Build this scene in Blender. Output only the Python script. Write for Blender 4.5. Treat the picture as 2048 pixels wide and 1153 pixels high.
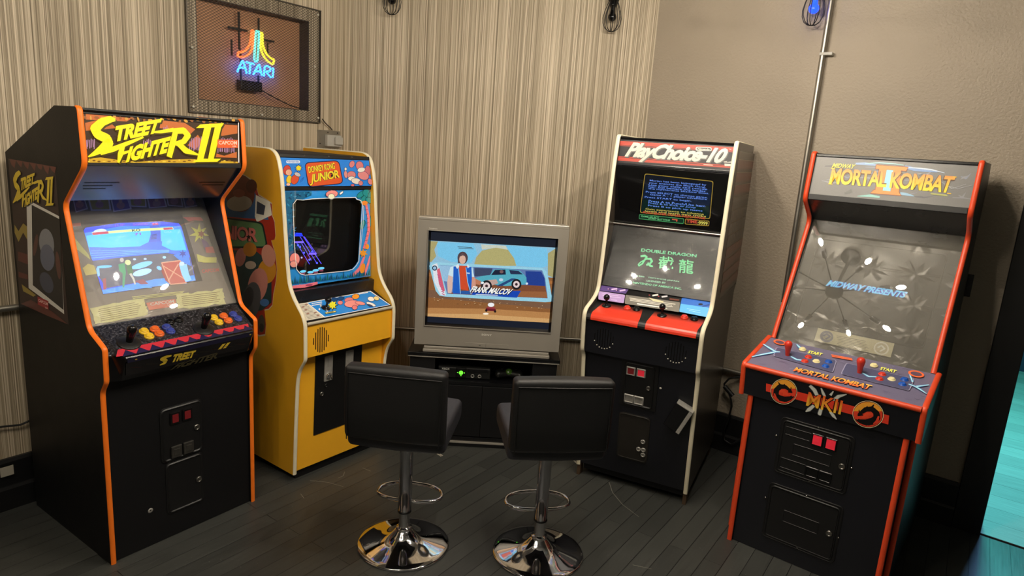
import bpy, bmesh, math, random
from math import sin, cos, pi, radians, atan2, hypot, sqrt
from mathutils import Vector, Matrix

for o in list(bpy.data.objects): bpy.data.objects.remove(o)
SC = bpy.context.scene
COL = SC.collection
random.seed(7)

# ------------------------------------------------------------------ camera
CAM_H, CAM_P, CAM_R, CAM_F = 1.7722, 0.20869, 0.06920, 1319.49
cd = bpy.data.cameras.new('camera'); cam = bpy.data.objects.new('camera', cd); COL.objects.link(cam)
fw = Vector((0, cos(CAM_P), -sin(CAM_P))); up = Vector((0, sin(CAM_P), cos(CAM_P))); X = Vector((1, 0, 0))
rc = cos(CAM_R) * X + sin(CAM_R) * up; uc = -sin(CAM_R) * X + cos(CAM_R) * up
cam.matrix_world = Matrix(((rc.x, uc.x, -fw.x, 0), (rc.y, uc.y, -fw.y, 0), (rc.z, uc.z, -fw.z, CAM_H), (0, 0, 0, 1)))
cd.sensor_width = 36; cd.lens = 36 * CAM_F / 2048; cd.clip_start = .02
SC.camera = cam

# ------------------------------------------------------------------ world, exposure, lights
SC.view_settings.view_transform = 'Standard'; SC.view_settings.look = 'None'
SC.view_settings.exposure = 0.0; SC.view_settings.gamma = 1; SC.view_settings.use_curve_mapping = False
w = bpy.data.worlds.new('world'); SC.world = w; w.use_nodes = True
w.node_tree.nodes['Background'].inputs[0].default_value = (.9, .85, .8, 1)
w.node_tree.nodes['Background'].inputs[1].default_value = 0.012
BULB_W = 10.4            # emission scale of the globe bulbs

def area(name, loc, aim, size, watt, col):
    l = bpy.data.lights.new(name, 'AREA'); l.size = size; l.energy = watt; l.color = col
    o = bpy.data.objects.new(name, l); COL.objects.link(o); o.location = loc
    d = Vector(aim) - Vector(loc); o.rotation_euler = d.to_track_quat('-Z', 'Y').to_euler(); return o
# coloured stage lamp over the floor of the room next door
area('blue_room_lamp', (3.50, 4.30, 2.3), (2.6, 3.3, 0), .2, 40, (.24, .55, 1))
area('cyan_room_lamp', (3.55, 4.75, 2.3), (3.1, 4.1, 0), .3, 85, (.1, 1, .82))

# ------------------------------------------------------------------ colour and materials
def lin(c):
    f = lambda v: v / 12.92 if v <= .04045 else ((v + .055) / 1.055) ** 2.4
    return tuple(f(v / 255) for v in c[:3]) + (1,)
def N(nt, t, **kw):
    n = nt.nodes.new(t)
    for k, v in kw.items():
        if hasattr(n, k): setattr(n, k, v)
        else: n.inputs[k].default_value = v
    return n
def mat(name, col, rough=.5, metal=0, spec=.5, var=.06, bump=0, bscale=60, coat=0, emit=None, es=0, rvar=.08, vscale=9):
    """solid colour with a little procedural wear in tint, gloss and relief"""
    m = bpy.data.materials.new(name); m.use_nodes = True; nt = m.node_tree; b = nt.nodes['Principled BSDF']
    tc = N(nt, 'ShaderNodeTexCoord'); nz = N(nt, 'ShaderNodeTexNoise'); nz.inputs['Scale'].default_value = vscale; nz.inputs['Detail'].default_value = 5
    nt.links.new(tc.outputs['Object'], nz.inputs['Vector'])
    c = lin(col); mx = N(nt, 'ShaderNodeMix', data_type='RGBA')
    mx.inputs[6].default_value = tuple(v * (1 - var) for v in c[:3]) + (1,); mx.inputs[7].default_value = tuple(min(1, v * (1 + var)) for v in c[:3]) + (1,)
    nt.links.new(nz.outputs['Fac'], mx.inputs[0]); nt.links.new(mx.outputs[2], b.inputs['Base Color'])
    mr = N(nt, 'ShaderNodeMapRange'); mr.inputs[3].default_value = max(.02, rough - rvar * rough); mr.inputs[4].default_value = min(1, rough + rvar * rough)
    nt.links.new(nz.outputs['Fac'], mr.inputs[0]); nt.links.new(mr.outputs[0], b.inputs['Roughness'])
    b.inputs['Metallic'].default_value = metal; b.inputs['Specular IOR Level'].default_value = spec
    if coat: b.inputs['Coat Weight'].default_value = coat; b.inputs['Coat Roughness'].default_value = .08
    if emit: b.inputs['Emission Color'].default_value = lin(emit); b.inputs['Emission Strength'].default_value = es
    if bump:
        n2 = N(nt, 'ShaderNodeTexNoise'); n2.inputs['Scale'].default_value = bscale; n2.inputs['Detail'].default_value = 4
        nt.links.new(tc.outputs['Object'], n2.inputs['Vector'])
        bp = N(nt, 'ShaderNodeBump'); bp.inputs['Strength'].default_value = bump; bp.inputs['Distance'].default_value = .003
        nt.links.new(n2.outputs['Fac'], bp.inputs['Height']); nt.links.new(bp.outputs[0], b.inputs['Normal'])
    return m
def art_mat(name, rough=.35, es=0, base=1.0, coat=0, noise=.05, gain=(1, 1, 1)):
    """printed artwork: colour attribute; es>0 for what is lit from behind or a picture tube"""
    m = bpy.data.materials.new(name); m.use_nodes = True; nt = m.node_tree; b = nt.nodes['Principled BSDF']
    a = N(nt, 'ShaderNodeVertexColor', layer_name='Col'); tc = N(nt, 'ShaderNodeTexCoord'); nz = N(nt, 'ShaderNodeTexNoise')
    nz.inputs['Scale'].default_value = 260; nz.inputs['Detail'].default_value = 3; nt.links.new(tc.outputs['Object'], nz.inputs['Vector'])
    mr = N(nt, 'ShaderNodeMapRange'); mr.inputs[3].default_value = 1 - noise * 2; mr.inputs[4].default_value = 1 + noise * 2; nt.links.new(nz.outputs['Fac'], mr.inputs[0])
    vm = N(nt, 'ShaderNodeVectorMath', operation='SCALE'); nt.links.new(a.outputs['Color'], vm.inputs[0]); nt.links.new(mr.outputs[0], vm.inputs[3])
    if es:
        gm = N(nt, 'ShaderNodeVectorMath', operation='MULTIPLY'); gm.inputs[1].default_value = gain; nt.links.new(vm.outputs[0], gm.inputs[0]); nt.links.new(gm.outputs[0], b.inputs['Emission Color']); b.inputs['Emission Strength'].default_value = es
    v2 = N(nt, 'ShaderNodeVectorMath', operation='SCALE'); v2.inputs[3].default_value = base
    nt.links.new(vm.outputs[0], v2.inputs[0]); nt.links.new(v2.outputs[0], b.inputs['Base Color'])
    b.inputs['Roughness'].default_value = rough
    if coat: b.inputs['Coat Weight'].default_value = coat; b.inputs['Coat Roughness'].default_value = .06
    return m
def glass_mat(name, film=0.0, filmcol=(150, 145, 130), rough=.02, f0=.04, f1=.6, tint=(255, 255, 255)):
    """thin pane: transparent, with mirror reflection rising at grazing angles and a pale film for dust and painted reflection haze"""
    m = bpy.data.materials.new(name); m.use_nodes = True; nt = m.node_tree; nt.nodes.remove(nt.nodes['Principled BSDF'])
    out = nt.nodes['Material Output']; t = N(nt, 'ShaderNodeBsdfTransparent'); t.inputs[0].default_value = lin(tint)
    g = N(nt, 'ShaderNodeBsdfGlossy'); g.inputs['Roughness'].default_value = rough; g.inputs['Color'].default_value = (1, 1, 1, 1)
    lw = N(nt, 'ShaderNodeLayerWeight'); lw.inputs[0].default_value = .5
    pw = N(nt, 'ShaderNodeMath', operation='POWER'); pw.inputs[1].default_value = 4; nt.links.new(lw.outputs['Facing'], pw.inputs[0])
    mr = N(nt, 'ShaderNodeMapRange'); mr.inputs[3].default_value = f0; mr.inputs[4].default_value = f1; nt.links.new(pw.outputs[0], mr.inputs[0])
    mx = N(nt, 'ShaderNodeMixShader'); nt.links.new(mr.outputs[0], mx.inputs[0]); nt.links.new(t.outputs[0], mx.inputs[1]); nt.links.new(g.outputs[0], mx.inputs[2])
    last = mx
    if film:
        d = N(nt, 'ShaderNodeBsdfDiffuse'); d.inputs[0].default_value = lin(filmcol)
        tc = N(nt, 'ShaderNodeTexCoord'); nz = N(nt, 'ShaderNodeTexNoise'); nz.inputs['Scale'].default_value = 14; nz.inputs['Detail'].default_value = 8
        nt.links.new(tc.outputs['Object'], nz.inputs['Vector']); m3 = N(nt, 'ShaderNodeMapRange')
        m3.inputs[1].default_value = .25; m3.inputs[2].default_value = .75; m3.inputs[3].default_value = film * .75; m3.inputs[4].default_value = film * 1.25
        nt.links.new(nz.outputs['Fac'], m3.inputs[0]); last = N(nt, 'ShaderNodeMixShader')
        nt.links.new(m3.outputs[0], last.inputs[0]); nt.links.new(mx.outputs[0], last.inputs[1]); nt.links.new(d.outputs[0], last.inputs[2])
    nt.links.new(last.outputs[0], out.inputs['Surface']); return m

# ------------------------------------------------------------------ mesh helper
class MB:
    def __init__(s): s.v = []; s.f = []; s.mi = []; s.sm = []; s.col = []
    def face(s, pts, mi=0, sm=False, col=None):
        i = len(s.v); s.v += [tuple(p) for p in pts]; s.f.append(list(range(i, i + len(pts)))); s.mi.append(mi); s.sm.append(sm); s.col.append(col)
    def grid(s, rows, closed_u=False, closed_v=False, mi=0, sm=True):
        i = len(s.v); n = len(rows[0]); m = len(rows)
        for r in rows: s.v += [tuple(p) for p in r]
        for a in range(m if closed_v else m - 1):
            for b in range(n if closed_u else n - 1):
                a2 = (a + 1) % m; b2 = (b + 1) % n
                s.f.append([i + a * n + b, i + a * n + b2, i + a2 * n + b2, i + a2 * n + b]); s.mi.append(mi); s.sm.append(sm); s.col.append(None)
    def box(s, a, b, mi=0):
        x0, y0, z0 = a; x1, y1, z1 = b; p = [(x, y, z) for z in (z0, z1) for y in (y0, y1) for x in (x0, x1)]
        i = len(s.v); s.v += p
        for q in ((0, 2, 3, 1), (4, 5, 7, 6), (0, 1, 5, 4), (2, 6, 7, 3), (0, 4, 6, 2), (1, 3, 7, 5)):
            s.f.append([i + k for k in q]); s.mi.append(mi); s.sm.append(False); s.col.append(None)
    def prism(s, prof, x0, x1, mi=0):
        """polygon in (y,z) pulled along x"""
        n = len(prof); i = len(s.v); s.v += [(x0, y, z) for y, z in prof] + [(x1, y, z) for y, z in prof]
        ar = sum(prof[k][0] * prof[(k + 1) % n][1] - prof[(k + 1) % n][0] * prof[k][1] for k in range(n))
        fs = [list(range(n))[::-1], list(range(n, 2 * n))] + [[k, (k + 1) % n, n + (k + 1) % n, n + k] for k in range(n)]
        for q in fs:
            if ar < 0: q = q[::-1]
            s.f.append([i + k for k in q]); s.mi.append(mi); s.sm.append(False); s.col.append(None)
    def tube(s, path, r, n=10, closed=False, mi=0, caps=True, flat=1.0):
        P = [Vector(p) for p in path]; m = len(P); rows = []; prev = None
        for k in range(m):
            a = P[(k - 1) % m] if (closed or k > 0) else P[k]; b = P[(k + 1) % m] if (closed or k < m - 1) else P[k]
            t = (b - a).normalized()
            if prev is None:
                q = Vector((0, 0, 1)) if abs(t.z) < .9 else Vector((1, 0, 0)); u = (q - t * q.dot(t)).normalized()
            else: u = (prev - t * prev.dot(t)).normalized()
            prev = u; wv = t.cross(u); rr = r[k] if isinstance(r, (list, tuple)) else r
            rows.append([P[k] + (u * cos(2 * pi * j / n) + wv * sin(2 * pi * j / n) * flat) * rr for j in range(n)])
        s.grid(rows, closed_u=True, closed_v=closed, mi=mi)
        if caps and not closed: s.face(rows[0][::-1], mi); s.face(rows[-1], mi)
    def lathe(s, prof, c=(0, 0, 0), n=32, axis=None, mi=0, sm=True):
        """profile (r, h) turned about an axis through c"""
        ax = Vector(axis).normalized() if axis else Vector((0, 0, 1)); q = Vector((1, 0, 0)) if abs(ax.x) < .9 else Vector((0, 1, 0))
        u = (q - ax * q.dot(ax)).normalized(); v = ax.cross(u); c = Vector(c)
        rows = [[c + ax * h + (u * cos(2 * pi * j / n) + v * sin(2 * pi * j / n)) * max(r, 1e-5) for j in range(n)] for r, h in prof]
        s.grid(rows, closed_u=True, mi=mi, sm=sm)
    def build(s, name, mats, parent=None, bevel=0, seg=2, label=None):
        me = bpy.data.meshes.new(name); me.from_pydata(s.v, [], s.f)
        if not isinstance(mats, (list, tuple)): mats = [mats]
        for m in mats: me.materials.append(m)
        me.polygons.foreach_set('material_index', s.mi); me.polygons.foreach_set('use_smooth', s.sm)
        if any(c is not None for c in s.col):
            at = me.color_attributes.new('Col', 'FLOAT_COLOR', 'CORNER'); dat = []
            for p in me.polygons:
                c = s.col[p.index] or (0, 0, 0, 1)
                for k in range(p.loop_total): dat += list(c[k] if isinstance(c[0], (tuple, list)) else c)
            at.data.foreach_set('color', dat)
        me.validate(); me.update()
        o = bpy.data.objects.new(name, me); COL.objects.link(o)
        if parent: o.parent = parent
        if bevel:
            md = o.modifiers.new('bevel', 'BEVEL'); md.width = bevel; md.segments = seg; md.limit_method = 'ANGLE'; md.angle_limit = radians(40)
        if label: o['label'] = label
        return o
def weld_smooth(o, levels=1):
    md = o.modifiers.new('sub', 'SUBSURF'); md.levels = levels; md.render_levels = levels; return o
def thing(name, label, cat, loc=(0, 0, 0), rz=0, group=None):
    o = bpy.data.objects.new(name, None); COL.objects.link(o); o.location = loc; o.rotation_euler = (0, 0, rz); o.empty_display_size = .1
    return tag(o, label, cat, group)
def tag(o, label, cat, group=None, kind=None):
    o['label'] = label; o['category'] = cat
    if group: o['group'] = group
    if kind: o['kind'] = kind
    return o
def struct(o): o['kind'] = 'structure'; return o
def copy_tree(o, parent=None):
    c = o.copy(); COL.objects.link(c)
    if parent: c.parent = parent
    for ch in [k for k in bpy.data.objects if k.parent == o]: copy_tree(ch, c)
    return c
def fillet(prof, rad, n=5):
    """round the corners of an open polyline; rad is one radius or a dict index->radius"""
    out = []
    for i, p in enumerate(prof):
        r = rad.get(i, 0) if isinstance(rad, dict) else rad
        if i in (0, len(prof) - 1) or not r: out.append(tuple(p)); continue
        P = Vector(p); a = Vector(prof[i - 1]) - P; b = Vector(prof[i + 1]) - P
        la = min(r, a.length * .48); lb = min(r, b.length * .48); A = P + a.normalized() * la; B = P + b.normalized() * lb
        for k in range(n + 1):
            t = k / n; out.append(tuple(A * (1 - t) ** 2 + P * 2 * t * (1 - t) + B * t * t))
    return out
def edge_trim(mb, prof, x0, x1, bulge=.004):
    """rounded T-moulding laid along a cabinet's front profile (y,z), between x0 and x1"""
    n = len(prof); rows = []; W = (x1 - x0)
    for i in range(n):
        a = Vector(prof[max(0, i - 1)]); b = Vector(prof[min(n - 1, i + 1)]); t = (b - a).normalized(); nn = Vector((t.y, -t.x))   # walking down, front is -y
        if nn.x > 0 and abs(nn.x) > .3 and False: nn = -nn
        p = Vector(prof[i]); r = []
        for k in range(7):
            th = pi * k / 6; off = bulge * sin(th); xx = x0 + W / 2 - W / 2 * cos(th)
            r.append((xx, p.x + nn.x * off, p.y + nn.y * off))
        rows.append(r)
    mb.grid(rows)
# ------------------------------------------------------------------ flat artwork: polygons, brush strokes, lettering
GL = {}
def glyphs(body, off=0, shear=0, space=1):
    k = (body, off, shear, space)
    if k in GL: return GL[k]
    cu = bpy.data.curves.new('lettering', 'FONT'); cu.body = body; cu.size = 1; cu.offset = off; cu.shear = shear; cu.space_character = space; cu.resolution_u = 3; cu.fill_mode = 'FRONT'
    o = bpy.data.objects.new('lettering', cu); COL.objects.link(o); bpy.context.view_layer.update()
    me = bpy.data.meshes.new_from_object(o.evaluated_get(bpy.context.evaluated_depsgraph_get()))
    v = [(q.co.x, q.co.y) for q in me.vertices]; f = [list(p.vertices) for p in me.polygons]
    bpy.data.objects.remove(o); bpy.data.curves.remove(cu); bpy.data.meshes.remove(me)
    x0 = min(q[0] for q in v); x1 = max(q[0] for q in v); y0 = min(q[1] for q in v); y1 = max(q[1] for q in v)
    v = [((q[0] - x0) / max(1e-6, x1 - x0), (q[1] - y0) / max(1e-6, y1 - y0)) for q in v]
    GL[k] = (v, f); return GL[k]
STEP = .00006
def artwork(mb, O, e1, e2, nrm, items, mi=0, lift=.0004, sc=1e-4):
    """items in 0.1 mm on the plane O + a*e1 + b*e2:
    ('p',col,[a,b,..]) polygon; ('e',col,[centre, two half axes]) ellipse; ('s',col,[a,b,w,..]) brush stroke; ('t',col,text,[4 corners: bl br tr tl],off,shear,space)
    col is (r,g,b), or a pair of them for a blend from the bottom of the lettering to its top"""
    O, e1, e2, nrm = Vector(O), Vector(e1), Vector(e2), Vector(nrm)
    fl = e1.cross(e2).dot(nrm) < 0
    def put(pts, k, col):
        q = [O + e1 * a + e2 * b + nrm * (lift + k * STEP) for a, b in pts]
        mb.face(q[::-1] if fl else q, mi, False, col[::-1] if (fl and isinstance(col[0], (tuple, list))) else col)
    for k, it in enumerate(items):
        kind, col = it[0], it[1]
        if kind == 'p':
            a = it[2]; P = [(a[i] * sc, a[i + 1] * sc) for i in range(0, len(a), 2)]
            ar = sum(P[i][0] * P[(i + 1) % len(P)][1] - P[(i + 1) % len(P)][0] * P[i][1] for i in range(len(P)))
            if ar < 0: P = P[::-1]
            put(P, k, lin(col))
        elif kind == 'e':
            cx, cy, ax, ay, bx, by = [v * sc for v in it[2]]; n = 24; pts = [(cx + ax * cos(2 * pi * j / n) + bx * sin(2 * pi * j / n), cy + ay * cos(2 * pi * j / n) + by * sin(2 * pi * j / n)) for j in range(n)]
            put(pts if ax * by - ay * bx > 0 else pts[::-1], k, lin(col))
        elif kind == 's':
            a = it[2]; P = [(a[i] * sc, a[i + 1] * sc, a[i + 2] * sc / 2) for i in range(0, len(a), 3)]; c = lin(col)
            for (x0, y0, r0), (x1, y1, r1) in zip(P, P[1:]):
                L = hypot(x1 - x0, y1 - y0) or 1; nx, ny = -(y1 - y0) / L, (x1 - x0) / L
                put([(x0 - nx * r0, y0 - ny * r0), (x1 - nx * r1, y1 - ny * r1), (x1 + nx * r1, y1 + ny * r1), (x0 + nx * r0, y0 + ny * r0)], k, c)
            for x0, y0, r0 in P[1:-1]: put([(x0 + r0 * cos(j * pi / 4), y0 + r0 * sin(j * pi / 4)) for j in range(8)], k + .3, c)
        elif kind == 't':
            body, q = it[2], [v * sc for v in it[3]]; off, sh, spc = tuple(it[4:]) + (0, 0, 1)[len(it) - 4:]
            v, f = glyphs(body, off, sh, spc); bl, br, tr, tl = [(q[i], q[i + 1]) for i in (0, 2, 4, 6)]
            def warp(s, t): return tuple((bl[i] * (1 - s) + br[i] * s) * (1 - t) + (tl[i] * (1 - s) + tr[i] * s) * t for i in (0, 1))
            V = [warp(*p) for p in v]; two = isinstance(col[0], (tuple, list))
            c0, c1 = (lin(col[0]), lin(col[1])) if two else (lin(col), lin(col))
            flip = ((br[0] - bl[0]) * (tl[1] - bl[1]) - (br[1] - bl[1]) * (tl[0] - bl[0])) < 0
            for F in f:
                F = F[::-1] if flip else F
                cc = [tuple(c0[i] * (1 - v[j][1]) + c1[i] * v[j][1] for i in range(4)) for j in F] if two else c0
                put([V[j] for j in F], k, cc)
def front_art(mb, W, plane, items, **kw):
    """plane (d1,z1,d2,z2): a measured from the left side panel, b down the face"""
    d1, z1, d2, z2 = plane; L = hypot(d2 - d1, z2 - z1); dy, dz = (d2 - d1) / L, (z2 - z1) / L
    artwork(mb, (-W / 2, d1, z1), (1, 0, 0), (0, dy, dz), (0, dz, -dy), items, **kw)
def side_art(mb, x, items, sgn, **kw):
    artwork(mb, (x, 0, 0), (0, 1, 0), (0, 0, 1), (sgn, 0, 0), items, **kw)
def on_plane(W, plane, u, v, off=0):
    d1, z1, d2, z2 = plane; L = hypot(d2 - d1, z2 - z1); dy, dz = (d2 - d1) / L, (z2 - z1) / L
    return Vector((u - W / 2, d1 + dy * v + dz * off, z1 + dz * v - dy * off))
def plane_axes(plane):
    d1, z1, d2, z2 = plane; L = hypot(d2 - d1, z2 - z1); dy, dz = (d2 - d1) / L, (z2 - z1) / L
    return Vector((1, 0, 0)), Vector((0, dy, dz)), Vector((0, dz, -dy))      # across, down, outward
def slab(mb, W, plane, u0, v0, u1, v1, lo, hi, r=0, mi=0, n=4):
    """raised plate on a face, optional rounded corners"""
    if r:
        P = []
        for cx, cy, a0 in ((u1 - r, v1 - r, 0), (u0 + r, v1 - r, 90), (u0 + r, v0 + r, 180), (u1 - r, v0 + r, 270)):
            for k in range(n + 1): a = radians(a0 + 90 * k / n); P.append((cx + r * cos(a), cy + r * sin(a)))
    else: P = [(u0, v0), (u1, v0), (u1, v1), (u0, v1)]
    a = [on_plane(W, plane, u, v, lo) for u, v in P]; b = [on_plane(W, plane, u, v, hi) for u, v in P]; m = len(P)
    i = len(mb.v); mb.v += [tuple(q) for q in a] + [tuple(q) for q in b]
    ar = sum(P[k][0] * P[(k + 1) % m][1] - P[(k + 1) % m][0] * P[k][1] for k in range(m))
    fs = [list(range(m)), list(range(m, 2 * m))[::-1]] + [[k, m + k, m + (k + 1) % m, (k + 1) % m] for k in range(m)]
    for q in fs:
        if ar < 0: q = q[::-1]
        mb.f.append([i + k for k in q]); mb.mi.append(mi); mb.sm.append(False); mb.col.append(None)
def ring_frame(mb, W, plane, u0, v0, u1, v1, wd, lo, hi, r=.01, mi=0, n=4):
    """raised rounded rectangular bead"""
    def loop(g):
        P = []; rr = max(.001, r - g)
        for cx, cy, a0 in ((u1 - g - rr, v1 - g - rr, 0), (u0 + g + rr, v1 - g - rr, 90), (u0 + g + rr, v0 + g + rr, 180), (u1 - g - rr, v0 + g + rr, 270)):
            for k in range(n + 1): a = radians(a0 + 90 * k / n); P.append((cx + rr * cos(a), cy + rr * sin(a)))
        return P
    A, B, C = loop(0), loop(wd / 2), loop(wd)
    rows = [[on_plane(W, plane, u, v, lo) for u, v in A], [on_plane(W, plane, u, v, hi) for u, v in B], [on_plane(W, plane, u, v, lo) for u, v in C]]
    mb.grid(rows, closed_u=True, mi=mi)
def button(parent, W, plane, u, v, m, label, r=.0145, h=.012, base=0, name='button'):
    mb = MB(); _, _, n = plane_axes(plane); c = on_plane(W, plane, u, v, base)
    mb.lathe([(r * 1.28, 0), (r * 1.28, h * .35), (r * 1.12, h * .55), (r * .98, h * .5), (r * .98, h * .8), (r * .9, h), (r * .5, h * 1.0), (0, h * .96)], c, 20, n)
    return mb.build(name, m, parent, label=label)
def joystick(parent, W, plane, u, v, m_top, m_disc, kind, label, base=0, tilt=0):
    """kind 'ball' or 'bat'; the stick stands off the panel"""
    mb = MB(); _, dn, n = plane_axes(plane); c = on_plane(W, plane, u, v, base); ax = (n + dn * tilt).normalized()
    if kind == 'ball':
        mb.lathe([(.024, 0), (.024, .002), (.016, .006), (.009, .008), (.006, .011), (.006, .036)], c, 20, ax, 1)
        mb.lathe([(.004, .03)] + [(.0165 * sin(pi * k / 10), .05 - .0165 * cos(pi * k / 10)) for k in range(1, 11)], c, 20, ax, 0)
    elif kind == 'bat':
        mb.lathe([(.021, .0005), (.021, .0015), (0, .0016)], c, 24, n, 1)
        mb.lathe([(.009, 0), (.0098, .012), (.013, .035), (.0168, .052), (.0172, .06), (.0145, .069), (.008, .074), (0, .0755)], c, 20, ax, 0)
    else:
        mb.lathe([(.043, 0), (.043, .003), (.04, .005), (.022, .007), (.012, .009)], c, 28, n, 1)
        mb.lathe([(.012, .004), (.013, .02), (.0155, .045), (.018, .062), (.0178, .07), (.014, .08), (.007, .085), (0, .086)], c, 20, ax, 0)
    return mb.build('joystick', [m_top, m_disc], parent, label=label)
def lock(parent, W, plane, u, v, m, base=0, r=.012, label='chrome barrel lock'):
    mb = MB(); _, _, n = plane_axes(plane); c = on_plane(W, plane, u, v, base)
    mb.lathe([(r * 1.15, 0), (r * 1.15, .003), (r, .006), (r * .72, .006), (r * .68, .004), (r * .4, .004), (0, .0045)], c, 24, n)
    o = mb.build('lock', m, parent, label=label); return o

# ------------------------------------------------------------------ materials
M = dict(
 black=mat('black_laminate', (13, 13, 15), .5, spec=.35, bump=.15, bscale=300),
 black_gloss=mat('black_gloss_laminate', (14, 14, 16), .22),
 black_metal=mat('black_powder_coat', (17, 17, 18), .42, bump=.1, bscale=500),
 black_plastic=mat('black_plastic', (12, 12, 13), .25),
 navy=mat('blue_black_laminate', (20, 21, 27), .36, bump=.08, bscale=200),
 hood_black=mat('satin_black_hood', (24, 25, 30), .27, spec=.9),
 orange=mat('orange_edge_moulding', (250, 122, 30), .42),
 red_orange=mat('red_orange_edge_moulding', (222, 74, 36), .4, var=.12),
 cream=mat('cream_edge_moulding', (232, 224, 196), .45, var=.08),
 mustard=mat('mustard_laminate', (246, 180, 40), .38, var=.07),
 brown_wood=mat('brown_black_woodgrain', (70, 62, 52), .3, var=.2),
 chrome=mat('chrome', (226, 226, 230), .055, 1, var=.03, rvar=.3),
 steel=mat('brushed_steel', (150, 148, 142), .3, 1, var=.12),
 galv=mat('galvanised_steel', (168, 164, 154), .38, .9, var=.15),
 silver=mat('silver_plastic', (152, 146, 136), .4, .2, var=.05),
 silver_hi=mat('bright_silver_plastic', (186, 180, 170), .3, .5, var=.05),
 leather=mat('black_leatherette', (24, 24, 25), .42, bump=.35, bscale=700),
 leather_seat=mat('charcoal_leatherette_seat', (44, 44, 50), .5, bump=.3, bscale=700),
 rubber=mat('black_cable', (14, 14, 14), .5),
 red_glow=mat('lit_red_coin_window', (190, 40, 52), .25, emit=(226, 44, 60), es=.4),
 red_dim=mat('dim_red_coin_window', (90, 25, 28), .3, emit=(150, 25, 30), es=.12),
 yellow_b=mat('yellow_button_plastic', (232, 190, 42), .3), orange_b=mat('orange_button_plastic', (230, 104, 36), .3),
 blue_b=mat('blue_button_plastic', (52, 66, 150), .3), blue2_b=mat('bright_blue_button_plastic', (24, 84, 180), .3),
 red_b=mat('red_button_plastic', (212, 56, 38), .3), white_b=mat('cream_button_plastic', (238, 226, 170), .35), black_b=mat('black_button_plastic', (14, 14, 15), .2),
 gray_plate=mat('worn_grey_plate', (158, 156, 150), .4, .3, var=.3, vscale=40),
 rust=mat('worn_black_door', (34, 31, 27), .4, var=.5, vscale=22),
 art=art_mat('printed_artwork', .4), art_gloss=art_mat('glossy_printed_artwork', .25),
 backlit_a=art_mat('backlit_marquee_film', .3, es=.85, base=.35), backlit_b=art_mat('dim_backlit_marquee_film', .25, es=.38, base=.5), backlit_c=art_mat('soft_backlit_marquee_film', .3, es=.22, base=.7),
 tube=art_mat('picture_tube', .25, es=1.35, base=.02, noise=.1, gain=(1, 1.35, 2.3)), tube_tv=art_mat('television_picture_tube', .3, es=.95, base=.02, noise=.12),
 glass=glass_mat('clear_pane', f0=.045, f1=.7), glass_dusty=glass_mat('dusty_pane', film=.13, filmcol=(175, 170, 156), f0=.22, f1=.85, rough=.006),
 glass_sf=glass_mat('hazed_pane', film=.15, filmcol=(205, 200, 188), f0=.10, f1=.75, rough=.012),  # pale film paints in the wash of bright surroundings reflected on this pane
 glass_bulb=glass_mat('bulb_glass', f0=.05, f1=.9, rough=.01),
)
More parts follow.
